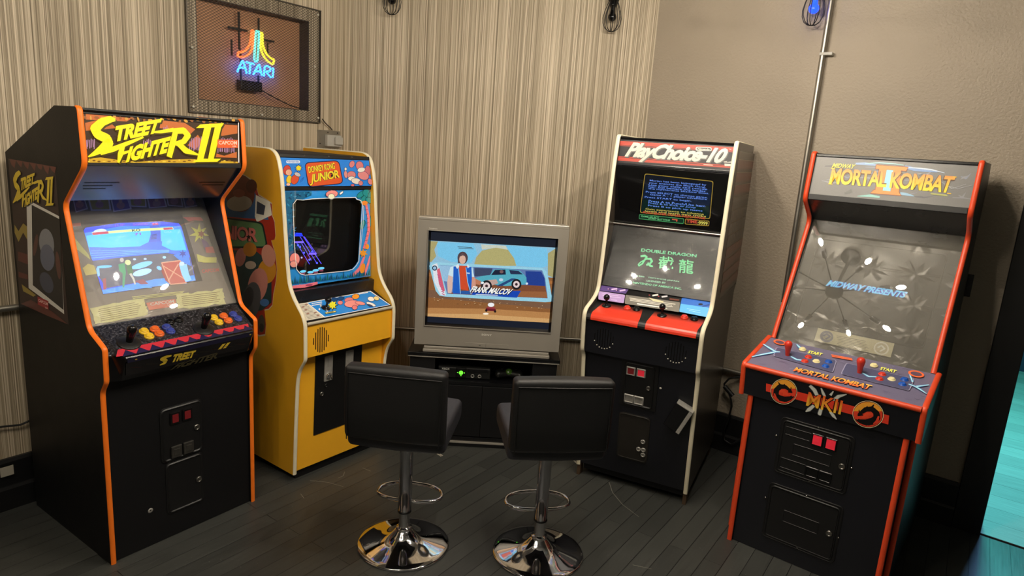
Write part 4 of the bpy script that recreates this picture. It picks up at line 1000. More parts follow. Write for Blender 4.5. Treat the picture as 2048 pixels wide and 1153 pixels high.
A['tv_screen'] = [
 ('p',(24,29,42),[693,683,7876,681,7958,6059,621,6120]),
 ('p',(142,190,216),[676,1191,7837,1134,7836,5580,680,5644]),
 ('p',(120,196,232),[1058,1248,3143,1194,3392,1755,3096,2328,1951,2347,1175,2065]),
 ('p',(120,196,232),[4991,1183,7338,1194,7579,2147,7154,2342,5615,2331,5359,1792]),
 ('p',(176,168,112),[3218,2542,3350,1979,3654,1573,4456,1333,5115,1411,5503,1894,5670,2327]),
 ('p',(170,160,108),[683,1218,1137,1216,941,1695,1067,2073,809,2421,679,2430]),
 ('p',(168,160,110),[7417,1492,7819,1190,7904,2909,7518,2766]),
 ('p',(200,206,190),[3579,1220,4993,1210,5117,1433,4458,1355,3651,1518]),
 ('p',(140,92,52),[692,2873,7858,2884,7836,5580,680,5644]),
 ('p',(170,110,60),[683,3041,7874,3080,7877,3249,692,3264]),
 ('p',(182,130,78),[681,5129,4129,4966,7831,4958,7836,5580,680,5644]),
 ('p',(206,160,104),[684,5472,3594,5315,7822,5333,7836,5580,680,5644]),
 ('p',(120,88,66),[713,4049,7873,4440,7840,4728,705,4502]),
 ('e',(90,62,40),[1432,4615,22,0,0,17]),
 ('e',(200,170,130),[6732,4736,34,0,1,17]),
 ('e',(90,62,40),[7410,4565,33,0,0,11]),
 ('e',(200,170,130),[3756,4758,39,0,0,11]),
 ('e',(90,62,40),[4317,4581,22,-1,0,17]),
 ('e',(200,170,130),[2893,4779,23,0,0,18]),
 ('e',(90,62,40),[2434,4781,50,0,0,12]),
 ('e',(200,170,130),[5286,4566,28,-1,0,17]),
 ('e',(90,62,40),[4950,4694,34,-1,1,11]),
 ('e',(200,170,130),[6054,4594,23,0,1,17]),
 ('e',(90,62,40),[3425,4681,22,0,0,12]),
 ('e',(200,170,130),[2238,4502,33,0,0,12]),
 ('e',(90,62,40),[4411,4769,22,0,1,17]),
 ('e',(200,170,130),[5751,4547,33,-1,0,11]),
 ('e',(90,62,40),[7533,4720,50,-1,0,11]),
 ('e',(200,170,130),[2611,4562,44,-1,0,11]),
 ('e',(90,62,40),[2971,4774,16,0,0,17]),
 ('e',(200,170,130),[5889,4775,45,-1,1,17]),
 ('e',(90,62,40),[4438,4570,44,0,0,17]),
 ('e',(200,170,130),[4501,4520,33,-1,0,11]),
 ('e',(90,62,40),[4838,4676,45,-1,0,11]),
 ('e',(200,170,130),[3776,4628,34,-1,1,11]),
 ('e',(90,62,40),[4889,4597,50,-1,0,11]),
 ('e',(200,170,130),[3039,4701,33,0,0,17]),
 ('e',(90,62,40),[4410,4650,49,-1,0,11]),
 ('e',(200,170,130),[1386,4575,49,-1,0,11]),
 ('e',(90,62,40),[3852,4696,34,0,1,17]),
 ('e',(200,170,130),[3114,4458,50,0,0,17]),
 ('e',(90,62,40),[5702,4552,44,-1,0,11]),
 ('e',(200,170,130),[3718,4758,44,-1,0,17]),
 ('e',(90,62,40),[4370,4456,44,0,0,12]),
 ('e',(200,170,130),[1090,4629,22,0,0,17]),
 ('e',(90,62,40),[1247,4438,50,-1,0,11]),
 ('e',(200,170,130),[3380,4568,39,-1,0,17]),
 ('e',(90,62,40),[3165,4679,27,0,0,12]),
 ('e',(200,170,130),[1544,4536,39,0,0,17]),
 ('e',(90,62,40),[7161,4808,33,-1,0,11]),
 ('e',(200,170,130),[7343,4570,39,0,0,12]),
 ('e',(90,62,40),[5724,4552,22,0,0,17]),
 ('e',(200,170,130),[4862,4613,39,0,0,17]),
 ('e',(90,62,40),[3065,4469,27,0,0,11]),
 ('e',(200,170,130),[6323,4773,33,-1,0,11]),
 ('e',(90,62,40),[3518,4665,22,0,0,12]),
 ('e',(200,170,130),[4515,4645,38,-1,0,11]),
 ('e',(90,62,40),[1405,4507,22,0,0,17]),
 ('e',(200,170,130),[7143,4717,50,-1,0,17]),
 ('e',(90,62,40),[4275,4535,28,0,0,11]),
 ('e',(200,170,130),[7312,4741,39,-1,0,11]),
 ('e',(90,62,40),[3467,4744,45,0,0,12]),
 ('e',(200,170,130),[3751,4469,16,-1,0,11]),
 ('e',(90,62,40),[3565,4711,22,0,0,17]),
 ('e',(200,170,130),[1284,4648,50,-1,0,17]),
 ('e',(90,62,40),[1277,4744,34,0,0,11]),
 ('e',(200,170,130),[3420,4687,44,0,0,17]),
 ('e',(90,62,40),[3921,4453,45,0,0,11]),
 ('e',(200,170,130),[4890,4534,22,0,0,12]),
 ('e',(90,62,40),[2833,4785,27,-1,0,17]),
 ('e',(200,170,130),[1068,4499,39,-1,0,17]),
 ('e',(90,62,40),[2851,4496,38,-1,0,11]),
 ('e',(200,170,130),[4298,4632,22,-1,0,11]),
 ('s',(60,66,70),[2260,1433,32,3075,1439,34]),
 ('s',(60,66,70),[2317,1508,32,3166,1504,33]),
 ('p',(150,206,226),[699,2650,811,2454,1217,2406,7155,2353,7418,2548,7595,3042,7868,4099,7818,4307,7476,4352,1719,4391,1360,4358,1127,4079]),
 ('p',(96,122,172),[1279,2568,7165,2487,7377,2943,7613,4115,1794,4217]),
 ('p',(150,190,220),[1280,2585,3219,2570,3273,3546,1567,3487]),
 ('p',(60,70,100),[3275,2594,4314,2560,4230,2979,3314,3094]),
 ('p',(34,62,142),[6211,2599,7116,2568,7339,2946,7414,3419,6326,3433]),
 ('p',(126,76,50),[3274,3557,6308,3406,7412,3391,7601,4104,1876,4211]),
 ('p',(150,96,60),[5165,3819,7510,3724,7595,4088,5185,4129]),
 ('p',(222,226,232),[871,2584,1138,2455,1744,4333,1413,4315,1023,3579]),
 ('p',(214,96,116),[1144,2844,1286,2723,1659,4044,1541,4109,1301,3673]),
 ('s',(190,90,130),[1174,3125,49,1338,3208,50]),
 ('s',(190,90,130),[1211,3260,49,1384,3346,49]),
 ('s',(190,90,130),[1258,3401,50,1409,3474,49]),
 ('s',(190,90,130),[1290,3534,49,1471,3620,50]),
 ('s',(190,90,130),[1329,3672,50,1502,3751,49]),
 ('s',(190,90,130),[1370,3810,49,1540,3886,49]),
 ('s',(190,90,130),[1417,3951,50,1584,4023,51]),
 ('s',(190,90,130),[1458,4089,51,1613,4155,50]),
 ('s',(190,90,130),[1491,4225,50,1653,4291,50]),
 ('e',(40,50,70),[1014,2752,147,-9,7,150]),
 ('e',(150,190,220),[1014,2752,93,-6,5,95]),
 ('p',(84,170,190),[3337,3205,3685,3048,4201,2953,4373,2623,5080,2533,5880,2581,6143,2799,6292,2957,6337,3348,5966,3417,5146,3538,3709,3461,3377,3427]),
 ('p',(26,34,56),[4256,2949,4456,2640,5056,2579,5102,2866]),
 ('p',(36,48,80),[5276,2587,5798,2598,6076,2792,5374,2826]),
 ('e',(120,90,90),[4845,2715,109,-7,7,100]),
 ('p',(190,160,150),[3973,3276,4572,3181,4696,3398,4268,3594]),
 ('p',(40,70,120),[4597,3573,5446,3068,5720,3051,4927,3552]),
 ('e',(190,210,230),[4848,3191,121,-8,6,90]),
 ('e',(24,24,30),[4037,3609,307,-20,20,338]),
 ('e',(226,206,206),[4037,3609,203,-13,13,214]),
 ('e',(60,40,46),[4037,3609,86,-5,5,88]),
 ('e',(24,24,30),[5744,3398,286,-19,22,314]),
 ('e',(226,206,206),[5744,3398,188,-13,14,198]),
 ('e',(60,40,46),[5744,3398,80,-6,6,81]),
 ('p',(190,120,90),[3337,3205,3702,3349,3661,3577,3383,3539]),
 ('e',(230,238,240),[3790,3434,88,-6,4,67]),
 ('e',(220,230,240),[6346,3319,66,-4,4,68]),
 ('p',(216,180,168),[1822,3079,2073,3174,2079,3848,2039,4161,1830,4158,1761,3531]),
 ('p',(200,226,236),[1910,2627,2189,2526,2113,3200,1802,3108]),
 ('p',(208,150,130),[3122,2995,3375,3202,3417,3649,3242,4180,3173,3721]),
 ('p',(200,226,236),[2888,2508,3154,2580,3305,3123,3086,3137]),
 ('p',(40,90,160),[2581,3985,3076,3953,3131,4165,2563,4167]),
 ('p',(206,76,44),[2369,2514,2888,2508,2981,3228,2993,3959,2549,3886]),
 ('p',(30,92,190),[2083,2588,2386,2541,2489,3260,2563,4167,2122,4173]),
 ('p',(30,92,190),[2792,2570,3109,2549,3173,3215,3153,4163,2908,3401]),
 ('s',(150,210,240),[2376,2653,32,2562,4156,34]),
 ('s',(150,210,240),[2794,2598,32,2939,3455,33,3185,4144,34]),
 ('p',(220,230,236),[2190,2553,2363,2403,2411,2595,2297,2713]),
 ('p',(220,230,236),[2860,2510,2881,2386,3000,2556,2895,2647]),
 ('e',(80,62,66),[2580,2057,293,-19,19,364]),
 ('p',(80,62,66),[2296,2048,2443,2370,2324,2378]),
 ('e',(216,176,156),[2574,2151,185,-12,14,265]),
 ('p',(96,76,80),[2370,2015,2553,1744,2783,1988,2583,1907]),
 ('s',(200,220,240),[2848,2901,39,3040,2910,39]),
 ('s',(200,220,240),[2851,2935,38,3027,2943,39]),
 ('p',(24,70,176),[3295,3939,6035,3763,5826,4184,3198,4172]),
 ('p',(190,200,220),[3470,4109,4740,4084,4699,4143,3418,4169]),
 ('t',(20,26,50),'FRANK MALCOV',[3125,4052,5465,4083,5623,3721,3249,3694],0.06,0.25,0.95),
 ('t',(246,246,240),'FRANK MALCOV',[3090,4020,5429,4051,5587,3690,3214,3662],0.03,0.25,0.95),
 ('p',(110,30,40),[4070,4912,4655,4932,4664,5075,4080,5072]),
 ('e',(30,20,24),[4107,5053,66,-4,4,80]),
 ('e',(30,20,24),[4619,5077,67,-4,5,80]),
 ('p',(150,60,64),[4148,4822,4593,4833,4627,4934,4126,4920]),
 ('e',(238,240,242),[4363,4699,188,-12,7,125]),
 ('e',(250,240,220),[4091,5255,166,-11,3,57])]
A['tv_logo'] = [
 ('t',(232,230,222),'SONY',[3920,6535,4515,6535,4515,6425,3920,6425],0.02,0,1.15),
 ('t',(226,222,214),'Trinitron',[620,505,1080,505,1080,429,620,429],0.01)]
A['pc_marquee'] = [
 ('p',(26,25,28),[205,-30,5967,-30,5967,1330,205,1330]),
 ('p',(206,70,50),[173,149,6003,130,5998,306,182,341]),
 ('p',(206,70,50),[186,372,6003,341,6004,366,190,399]),
 ('p',(206,70,50),[191,994,6067,1086,6059,1118,6043,1135,179,1167]),
 ('p',(206,70,50),[189,932,6064,1022,6065,1054,190,966]),
 ('s',(120,30,24),[182,217,11,5990,188,10]),
 ('s',(120,30,24),[191,279,10,5999,245,9]),
 ('s',(120,30,24),[184,1053,11,6034,1072,9]),
 ('s',(120,30,24),[193,1111,10,6042,1126,9]),
 ('t',(84,82,78),'PlayChoice-10',[538,1211,5632,1202,5787,246,769,224],0.045,0.28,0.9),
 ('t',(112,110,104),'PlayChoice-10',[513,1189,5610,1181,5765,224,745,202],0.045,0.28,0.9),
 ('t',((206,202,186),(232,228,210)),'PlayChoice-10',[480,1160,5581,1154,5736,197,712,173],0.04,0.28,0.9),
 ('p',(226,222,206),[4131,306,4133,277,4140,253,4152,235,4170,221,4193,213,4222,210,4817,198,4846,200,4870,208,4890,220,4904,238,4915,261,4920,290,4920,290,4921,318,4916,342,4905,360,4889,374,4866,382,4838,385,4230,399,4201,397,4177,390,4158,377,4144,359,4135,335,4131,307]),
 ('p',(36,34,36),[4187,306,4188,288,4192,273,4200,262,4211,253,4226,248,4244,246,4810,236,4828,237,4843,242,4855,250,4864,261,4870,275,4873,293,4873,296,4873,314,4870,328,4863,340,4852,348,4838,353,4821,355,4248,364,4230,363,4215,358,4203,350,4195,339,4189,324,4187,306]),
 ('t',(226,222,206),'Nintendo',[4240,355,4826,344,4819,254,4239,264],0.03),
 ('t',(236,190,170),'TM',[5727,262,5851,261,5844,210,5725,211],0.02),
 ('s',(236,200,180),[4635,1055,19,5067,1057,18]),
 ('s',(236,200,180),[4628,1068,20,5087,1070,18]),
 ('p',(206,202,190),[5623,944,5989,937,5984,1053,5656,1064]),
 ('p',(190,186,176),[5577,844,5806,802,6005,833,5991,886,5584,895]),
 ('p',(40,38,38),[5716,828,5841,781,5903,821,5752,858])]
A['pc_up'] = [
 ('p',(168,140,56),[1743,433,1755,381,1780,344,1820,322,1873,316,5128,416,5176,425,5211,448,5232,485,5239,536,5237,2277,5230,2330,5209,2369,5173,2392,5123,2400,1713,2452,1659,2445,1622,2421,1602,2382,1598,2326]),
 ('p',(15,20,30),[1774,463,1785,412,1810,377,1848,356,1899,350,5101,454,5148,463,5182,485,5202,520,5208,569,5207,2248,5200,2300,5179,2336,5145,2359,5097,2367,1737,2418,1685,2411,1650,2389,1630,2351,1627,2297]),
 ('p',(16,30,52),[1872,830,5155,865,5143,1692,1689,1667]),
 ('p',(12,34,30),[1728,1701,5146,1728,5157,2349,1669,2399]),
 ('t',(110,150,246),'Marian has been kidnapped by',[2035,721,4912,709,4910,603,2037,611],0.012),
 ('t',(110,150,246),'your enemies the Black Gang.',[1997,842,4894,825,4892,718,1999,731],0.012),
 ('t',(110,150,246),'Use your skills and rescue',[1989,961,4970,925,4968,818,1990,850],0.012),
 ('t',(110,150,246),'her, but beware the leader',[1993,1049,4924,1029,4922,922,1995,938],0.012),
 ('t',(110,150,246),'the mysterious shadow boss.',[1983,1153,5083,1129,5080,1022,1985,1042],0.012),
 ('t',(110,150,246),'Press SELECT to choose game.',[1860,1343,5033,1349,5030,1241,1862,1231],0.012),
 ('t',(110,150,246),'Game A - 1 player adventure',[2087,1464,4999,1439,4997,1331,2089,1352],0.012),
 ('t',(110,150,246),'Press START to begin.',[1813,1625,4250,1608,4249,1498,1816,1512],0.012),
 ('t',(110,150,246),'Press A to Punch/Use item',[2030,1807,4945,1792,4943,1683,2032,1694],0.012),
 ('t',(110,150,246),'Press B to Kick or Jump',[2021,1928,4484,1928,4483,1818,2023,1815],0.012),
 ('t',(110,150,246),'Press B to pick up items',[2013,2065,4829,2068,4827,1958,2015,1952],0.012),
 ('t',(206,190,90),'Gain experience to advance',[1888,2261,4912,2236,4910,2126,1890,2147],0.012),
 ('t',(206,190,90),'levels and learn new tricks',[1863,2370,5030,2326,5028,2216,1865,2256],0.012),
 ('t',(206,70,56),'PUSH ENTER TO SEE NEXT PAGE',[1762,2458,4997,2433,4995,2322,1764,2343],0.012),
 ('p',(70,150,90),[1564,2587,1570,2556,1585,2535,1607,2521,1637,2517,3869,2508,3897,2512,3917,2525,3928,2546,3931,2575,3927,2734,3922,2764,3909,2785,3889,2798,3860,2802,1619,2797,1589,2793,1569,2780,1557,2758,1555,2727]),
 ('p',(14,44,30),[1589,2600,1594,2576,1605,2559,1622,2549,1646,2545,3857,2541,3879,2544,3894,2554,3903,2570,3905,2593,3902,2714,3899,2737,3889,2754,3873,2764,3851,2767,1632,2763,1609,2760,1593,2749,1585,2732,1583,2708]),
 ('p',(168,140,56),[3995,2572,4000,2541,4013,2518,4035,2505,4065,2500,5158,2489,5187,2494,5207,2507,5218,2529,5221,2559,5216,2701,5210,2732,5197,2755,5176,2769,5147,2774,4058,2808,4028,2804,4007,2791,3995,2769,3991,2738]),
 ('p',(40,26,18),[4019,2583,4023,2559,4033,2541,4049,2531,4072,2528,5148,2521,5170,2525,5186,2535,5194,2552,5196,2575,5192,2683,5187,2707,5177,2724,5161,2735,5139,2739,4068,2775,4045,2772,4029,2762,4020,2745,4017,2721]),
 ('t',(110,200,130),'GAME SELECT',[1666,2676,2629,2661,2624,2570,1670,2583],0.02),
 ('t',(110,200,130),'START BUTTONS',[2076,2754,3220,2731,3214,2641,2072,2662],0.02),
 ('s',(200,90,60),[3321,2614,59,3582,2615,58,3559,2708,59]),
 ('t',(200,80,56),'TIME',[4076,2709,4613,2693,4607,2529,4078,2544],0.03),
 ('t',(206,196,90),':9999',[4645,2749,5147,2735,5138,2543,4637,2555],0.03)]
A['pc_low'] = [
 ('t',((96,206,140),(130,226,166)),'DOUBLE DRAGON',[1956,1381,4850,1311,4849,1149,1952,1203],0.03),
 ('s',(120,224,150),[1986,1636,102,2207,1580,117,2320,1630,102,2249,1796,92,2164,2016,92,2011,2155,87,1948,2099,50,2048,1954,66,2339,1731,78,2539,1704,116,2638,1820,112,2543,1989,102,2379,2064,102]),
 ('s',(120,224,150),[2429,1927,86,2583,2061,116,2742,2091,76]),
 ('t',(120,224,150),'截',[2995,2158,3813,2156,3737,1450,2948,1480],0.012),
 ('t',(120,224,150),'龍',[4105,2228,4848,2200,4764,1480,4005,1493],0.012),
 ('t',(150,214,170),'© 1988   TECHNOS JAPAN',[1775,2771,4223,2730,4219,2642,1766,2673],0.02),
 ('t',(150,214,170),'LICENSED BY',[2564,2928,3581,2901,3573,2806,2561,2836],0.03),
 ('t',(130,220,160),'NINTENDO OF AMERICA INC.',[1875,3141,4425,3090,4420,2985,1885,3036],0.03)]
A['pc_instr'] = [
 ('p',(96,76,137),[139,149,226,118,1695,106,1622,422,162,490]),
 ('p',(184,157,212),[174,608,168,572,174,545,192,530,221,524,1546,502,1577,507,1601,522,1618,548,1628,583,1687,964,1688,1000,1680,1026,1661,1041,1632,1047,380,1074,348,1069,322,1055,301,1029,287,994]),
 ('s',(227,210,245),[407,666,28,1298,646,28]),
 ('s',(227,210,245),[453,778,29,1444,746,27]),
 ('s',(227,210,245),[960,945,24,1294,932,24]),
 ('p',(124,121,113),[1653,545,1650,520,1656,501,1669,490,1689,486,4435,414,4455,417,4471,428,4483,445,4490,470,4582,969,4583,993,4578,1011,4566,1021,4547,1025,1809,1064,1787,1061,1770,1050,1757,1032,1749,1007]),
 ('s',(227,224,212),[1894,654,35,4293,582,34]),
 ('s',(227,224,212),[1950,726,36,4140,680,33]),
 ('s',(227,224,212),[1969,799,36,4209,771,34]),
 ('s',(249,247,236),[2381,924,36,3864,895,34]),
 ('s',(249,247,236),[2389,952,34,3957,923,34]),
 ('p',(227,212,173),[2847,438,3675,523,3646,618,3184,623]),
 ('p',(50,111,210),[4513,141,4689,79,5952,115,5940,485,4532,513]),
 ('p',(94,184,255),[4542,560,4542,533,4549,514,4563,502,4584,498,5913,469,5934,472,5950,483,5960,502,5965,528,6001,997,6000,1023,5993,1041,5979,1051,5959,1054,4636,1005,4614,1001,4598,989,4587,970,4581,944]),
 ('s',(166,227,255),[4907,747,25,5575,735,26]),
 ('s',(166,227,255),[5030,828,26,5611,860,25]),
 ('p',(34,74,155),[5575,431,5970,198,5958,330,5653,480]),
 ('s',(216,188,236),[802,304,107,1088,182,108]),
 ('e',(67,34,56),[650,305,58,-11,12,40]),
 ('e',(210,166,210),[626,301,32,-7,9,31]),
 ('s',(216,188,236),[1258,308,106,1542,187,106]),
 ('e',(67,34,56),[1108,309,57,-11,12,40]),
 ('e',(210,166,210),[1084,305,32,-7,9,31]),
 ('s',(227,223,216),[3022,281,102,3297,163,102]),
 ('e',(67,34,56),[2877,283,55,-11,11,38]),
 ('e',(166,67,56),[2854,278,31,-6,8,30]),
 ('s',(210,210,216),[3505,275,102,3778,158,101]),
 ('e',(67,34,56),[3362,277,55,-11,10,38]),
 ('e',(166,67,56),[3339,272,31,-6,8,30]),
 ('s',(102,52,39),[3926,325,116,4410,295,92]),
 ('e',(23,28,45),[5505,345,111,-23,12,54])]
A['pc_side'] = [
 ('p',(86,76,63),[1600,10750,1600,18350,8250,18350,8250,10750]),
 ('p',(143,81,61),[1750,17900,8100,17900,8100,17460,1750,17460]),
 ('s',(191,168,133),[1750,17930,14,8100,17930,14]),
 ('p',(143,81,61),[1750,17260,8100,17260,8100,16820,1750,16820]),
 ('s',(191,168,133),[1750,17290,14,8100,17290,14]),
 ('p',(143,81,61),[1750,16620,8100,16620,8100,16180,1750,16180]),
 ('s',(191,168,133),[1750,16650,14,8100,16650,14]),
 ('p',(118,106,91),[1750,15980,8100,15980,8100,15760,1750,15760]),
 ('s',(191,168,133),[1750,16010,14,8100,16010,14]),
 ('p',(118,106,91),[1750,15340,8100,15340,8100,15120,1750,15120]),
 ('s',(191,168,133),[1750,15370,14,8100,15370,14]),
 ('p',(118,106,91),[1750,14700,8100,14700,8100,14480,1750,14480]),
 ('s',(191,168,133),[1750,14730,14,8100,14730,14]),
 ('p',(118,106,91),[1750,14060,8100,14060,8100,13840,1750,13840]),
 ('s',(191,168,133),[1750,14090,14,8100,14090,14]),
 ('p',(143,81,61),[1750,13420,8100,13420,8100,12980,1750,12980]),
 ('s',(191,168,133),[1750,13450,14,8100,13450,14]),
 ('p',(143,81,61),[1750,12780,8100,12780,8100,12340,1750,12340]),
 ('s',(191,168,133),[1750,12810,14,8100,12810,14]),
 ('p',(143,81,61),[1750,12140,8100,12140,8100,11700,1750,11700]),
 ('s',(191,168,133),[1750,12170,14,8100,12170,14]),
 ('p',(143,81,61),[1750,11500,8100,11500,8100,11060,1750,11060]),
 ('s',(191,168,133),[1750,11530,14,8100,11530,14]),
 ('s',(191,163,128),[2300,15300,30,2900,13900,30,2500,13000,20]),
 ('s',(191,163,128),[2860,15300,30,3520,13840,30,3140,13000,20]),
 ('s',(191,163,128),[3420,15300,30,4140,13780,30,3780,13000,20]),
 ('s',(191,163,128),[3980,15300,30,4760,13720,30,4420,13000,20]),
 ('s',(191,163,128),[4540,15300,30,5380,13660,30,5060,13000,20]),
 ('s',(191,163,128),[5100,15300,30,6000,13600,30,5700,13000,20]),
 ('s',(191,163,128),[5660,15300,30,6620,13540,30,6340,13000,20]),
 ('s',(191,163,128),[6220,15300,30,7240,13480,30,6980,13000,20])]
A['mk_marquee'] = [
 ('p',(126,124,120),[210,130,6709,130,6709,1950,210,1950]),
 ('s',(150,150,152),[6241,1432,18,6391,1513,86,6481,1281,7]),
 ('s',(104,102,104),[1111,929,29,1540,948,79,1931,800,8]),
 ('s',(140,146,160),[6170,635,29,6368,695,90,6512,469,7]),
 ('s',(150,150,152),[2856,964,27,2966,933,68,3072,886,8]),
 ('s',(104,102,104),[679,580,51,1094,537,85,1532,647,8]),
 ('s',(140,146,160),[3156,570,16,3440,612,51,3702,554,9]),
 ('s',(150,150,152),[2177,988,33,2602,971,85,3033,1026,8]),
 ('s',(104,102,104),[4648,1655,37,5002,1657,71,5335,1574,8]),
 ('s',(140,146,160),[2419,499,17,2814,484,43,3174,319,7]),
 ('s',(150,150,152),[4552,611,34,4879,672,79,5146,435,8]),
 ('s',(104,102,104),[3790,571,19,3938,572,58,4073,508,7]),
 ('s',(140,146,160),[3964,1651,11,4346,1601,35,4705,1463,8]),
 ('s',(150,150,152),[6176,760,11,6298,659,79,6425,589,7]),
 ('s',(104,102,104),[4576,1659,15,4855,1615,34,5151,1680,8]),
 ('s',(140,146,160),[1918,777,50,2302,700,90,2704,752,8]),
 ('s',(150,150,152),[3215,962,44,3578,865,78,3936,774,7]),
 ('s',(104,102,104),[4619,737,20,4712,664,58,4809,608,7]),
 ('s',(140,146,160),[2648,806,44,2995,652,78,3365,653,8]),
 ('s',(150,150,152),[6046,1562,37,6437,1531,55,6834,1563,7]),
 ('s',(104,102,104),[3360,1146,36,3496,1046,66,3652,1058,7]),
 ('s',(140,146,160),[879,1211,17,1339,1164,67,1796,1144,7]),
 ('s',(150,150,152),[664,1272,13,1161,1346,93,1614,1232,8]),
 ('s',(104,102,104),[3231,866,32,3334,790,60,3442,740,7]),
 ('s',(140,146,160),[1511,967,41,1788,1054,58,1996,789,9]),
 ('s',(150,150,152),[4101,969,23,4284,945,42,4471,946,8]),
 ('s',(104,102,104),[1132,651,56,1588,680,58,2028,660,8]),
 ('s',(150,176,214),[1989,373,82,2378,346,123,2887,375,80]),
 ('s',(130,160,206),[4008,360,118,4390,457,153,4790,489,114,5286,513,30]),
 ('s',(206,220,236),[4124,393,39,4630,398,53,5061,428,60,5567,532,14]),
 ('s',(150,206,196),[2350,1859,32,2884,1785,121,3273,1811,79]),
 ('s',(150,190,216),[4052,1566,117,4311,1583,116,4612,1637,30]),
 ('s',(170,220,220),[2378,346,25,2943,265,49,3510,269,48,3961,301,22]),
 ('s',(180,180,180),[5663,1048,15,6161,1164,22,6656,961,11]),
 ('s',(170,170,170),[5422,867,15,5962,1183,28,6421,942,14]),
 ('s',(110,108,104),[2067,1626,165,1776,1784,82]),
 ('e',(150,226,230),[3466,1030,477,-40,118,623]),
 ('p',(150,80,40),[2836,349,4162,362,4119,576,2850,565]),
 ('p',(150,80,40),[2990,496,3333,505,3356,1548,3012,1546]),
 ('p',(150,80,40),[3558,501,3914,500,4013,1537,3648,1537]),
 ('p',(150,80,40),[2955,1487,3994,1475,4128,1680,2847,1694]),
 ('p',(238,146,62),[2868,377,4142,392,4088,550,2871,534]),
 ('p',(238,146,62),[3017,494,3307,507,3330,1550,3039,1544]),
 ('p',(238,146,62),[3584,499,3888,502,3987,1539,3674,1535]),
 ('p',(238,146,62),[2987,1514,3974,1507,4097,1654,2868,1662]),
 ('p',(160,232,236),[3324,556,3589,566,3655,1511,3337,1507]),
 ('t',(110,70,26),'MORTAL',[1017,1412,3453,1361,3374,641,1008,625],0.065,0.04,0.93),
 ('t',(110,70,26),'KOMBAT',[3575,1367,5932,1386,6003,642,3524,638],0.065,0.04,0.93),
 ('t',((252,228,30),(240,150,70)),'MORTAL',[1017,1412,3453,1361,3374,641,1008,625],0.03,0.04,0.93),
 ('t',((252,228,30),(240,150,70)),'KOMBAT',[3575,1367,5932,1386,6003,642,3524,638],0.03,0.04,0.93),
 ('s',(250,200,50),[991,1406,33,1172,1403,43]),
 ('s',(250,200,50),[5818,1397,29,5967,1395,37]),
 ('s',(250,200,50),[5887,675,30,6036,676,36]),
 ('s',(250,200,50),[974,663,33,1155,663,43]),
 ('t',(236,226,96),'MIDWAY',[992,626,2003,614,2021,414,1009,413],0.025,0.3),
 ('s',(190,190,110),[5207,1451,29,5822,1473,30]),
 ('s',(190,190,110),[5237,1487,29,5863,1506,30])]
A['mk_screen'] = [
 ('t',(20,70,190),'MIDWAY PRESENTS',[1607,3628,5018,3581,5063,3259,1677,3294],0.09,0.25,0.95),
 ('t',(90,206,255),'MIDWAY PRESENTS',[1607,3628,5018,3581,5063,3259,1677,3294],0.03,0.25,0.95)]
A['mk_card'] = [
 ('p',(223,217,176),[1842,5829,5091,5819,5087,6490,1835,6482]),
 ('e',(113,118,141),[2314,6164,292,-12,28,281]),
 ('e',(185,182,163),[2336,6159,191,-8,17,179]),
 ('e',(255,251,232),[4638,6173,307,-13,24,305]),
 ('e',(213,206,174),[4638,6173,246,-10,19,244]),
 ('s',(141,135,109),[2713,6025,23,3954,6000,23]),
 ('s',(141,135,109),[2739,6097,24,3952,6072,22]),
 ('s',(141,135,109),[2791,6169,25,4041,6141,22]),
 ('s',(141,135,109),[2843,6241,23,4074,6211,22]),
 ('s',(141,135,109),[2829,6314,22,4165,6279,22]),
 ('s',(141,135,109),[2837,6386,23,4039,6353,22]),
 ('s',(141,135,109),[2895,6457,23,4189,6420,22]),
 ('s',(105,109,141),[2153,6170,73,2293,6036,84,2461,6128,72,2302,6300,72]),
 ('s',(255,255,243),[4490,6173,56,4619,6045,67,4775,6151,67,4606,6333,56])]
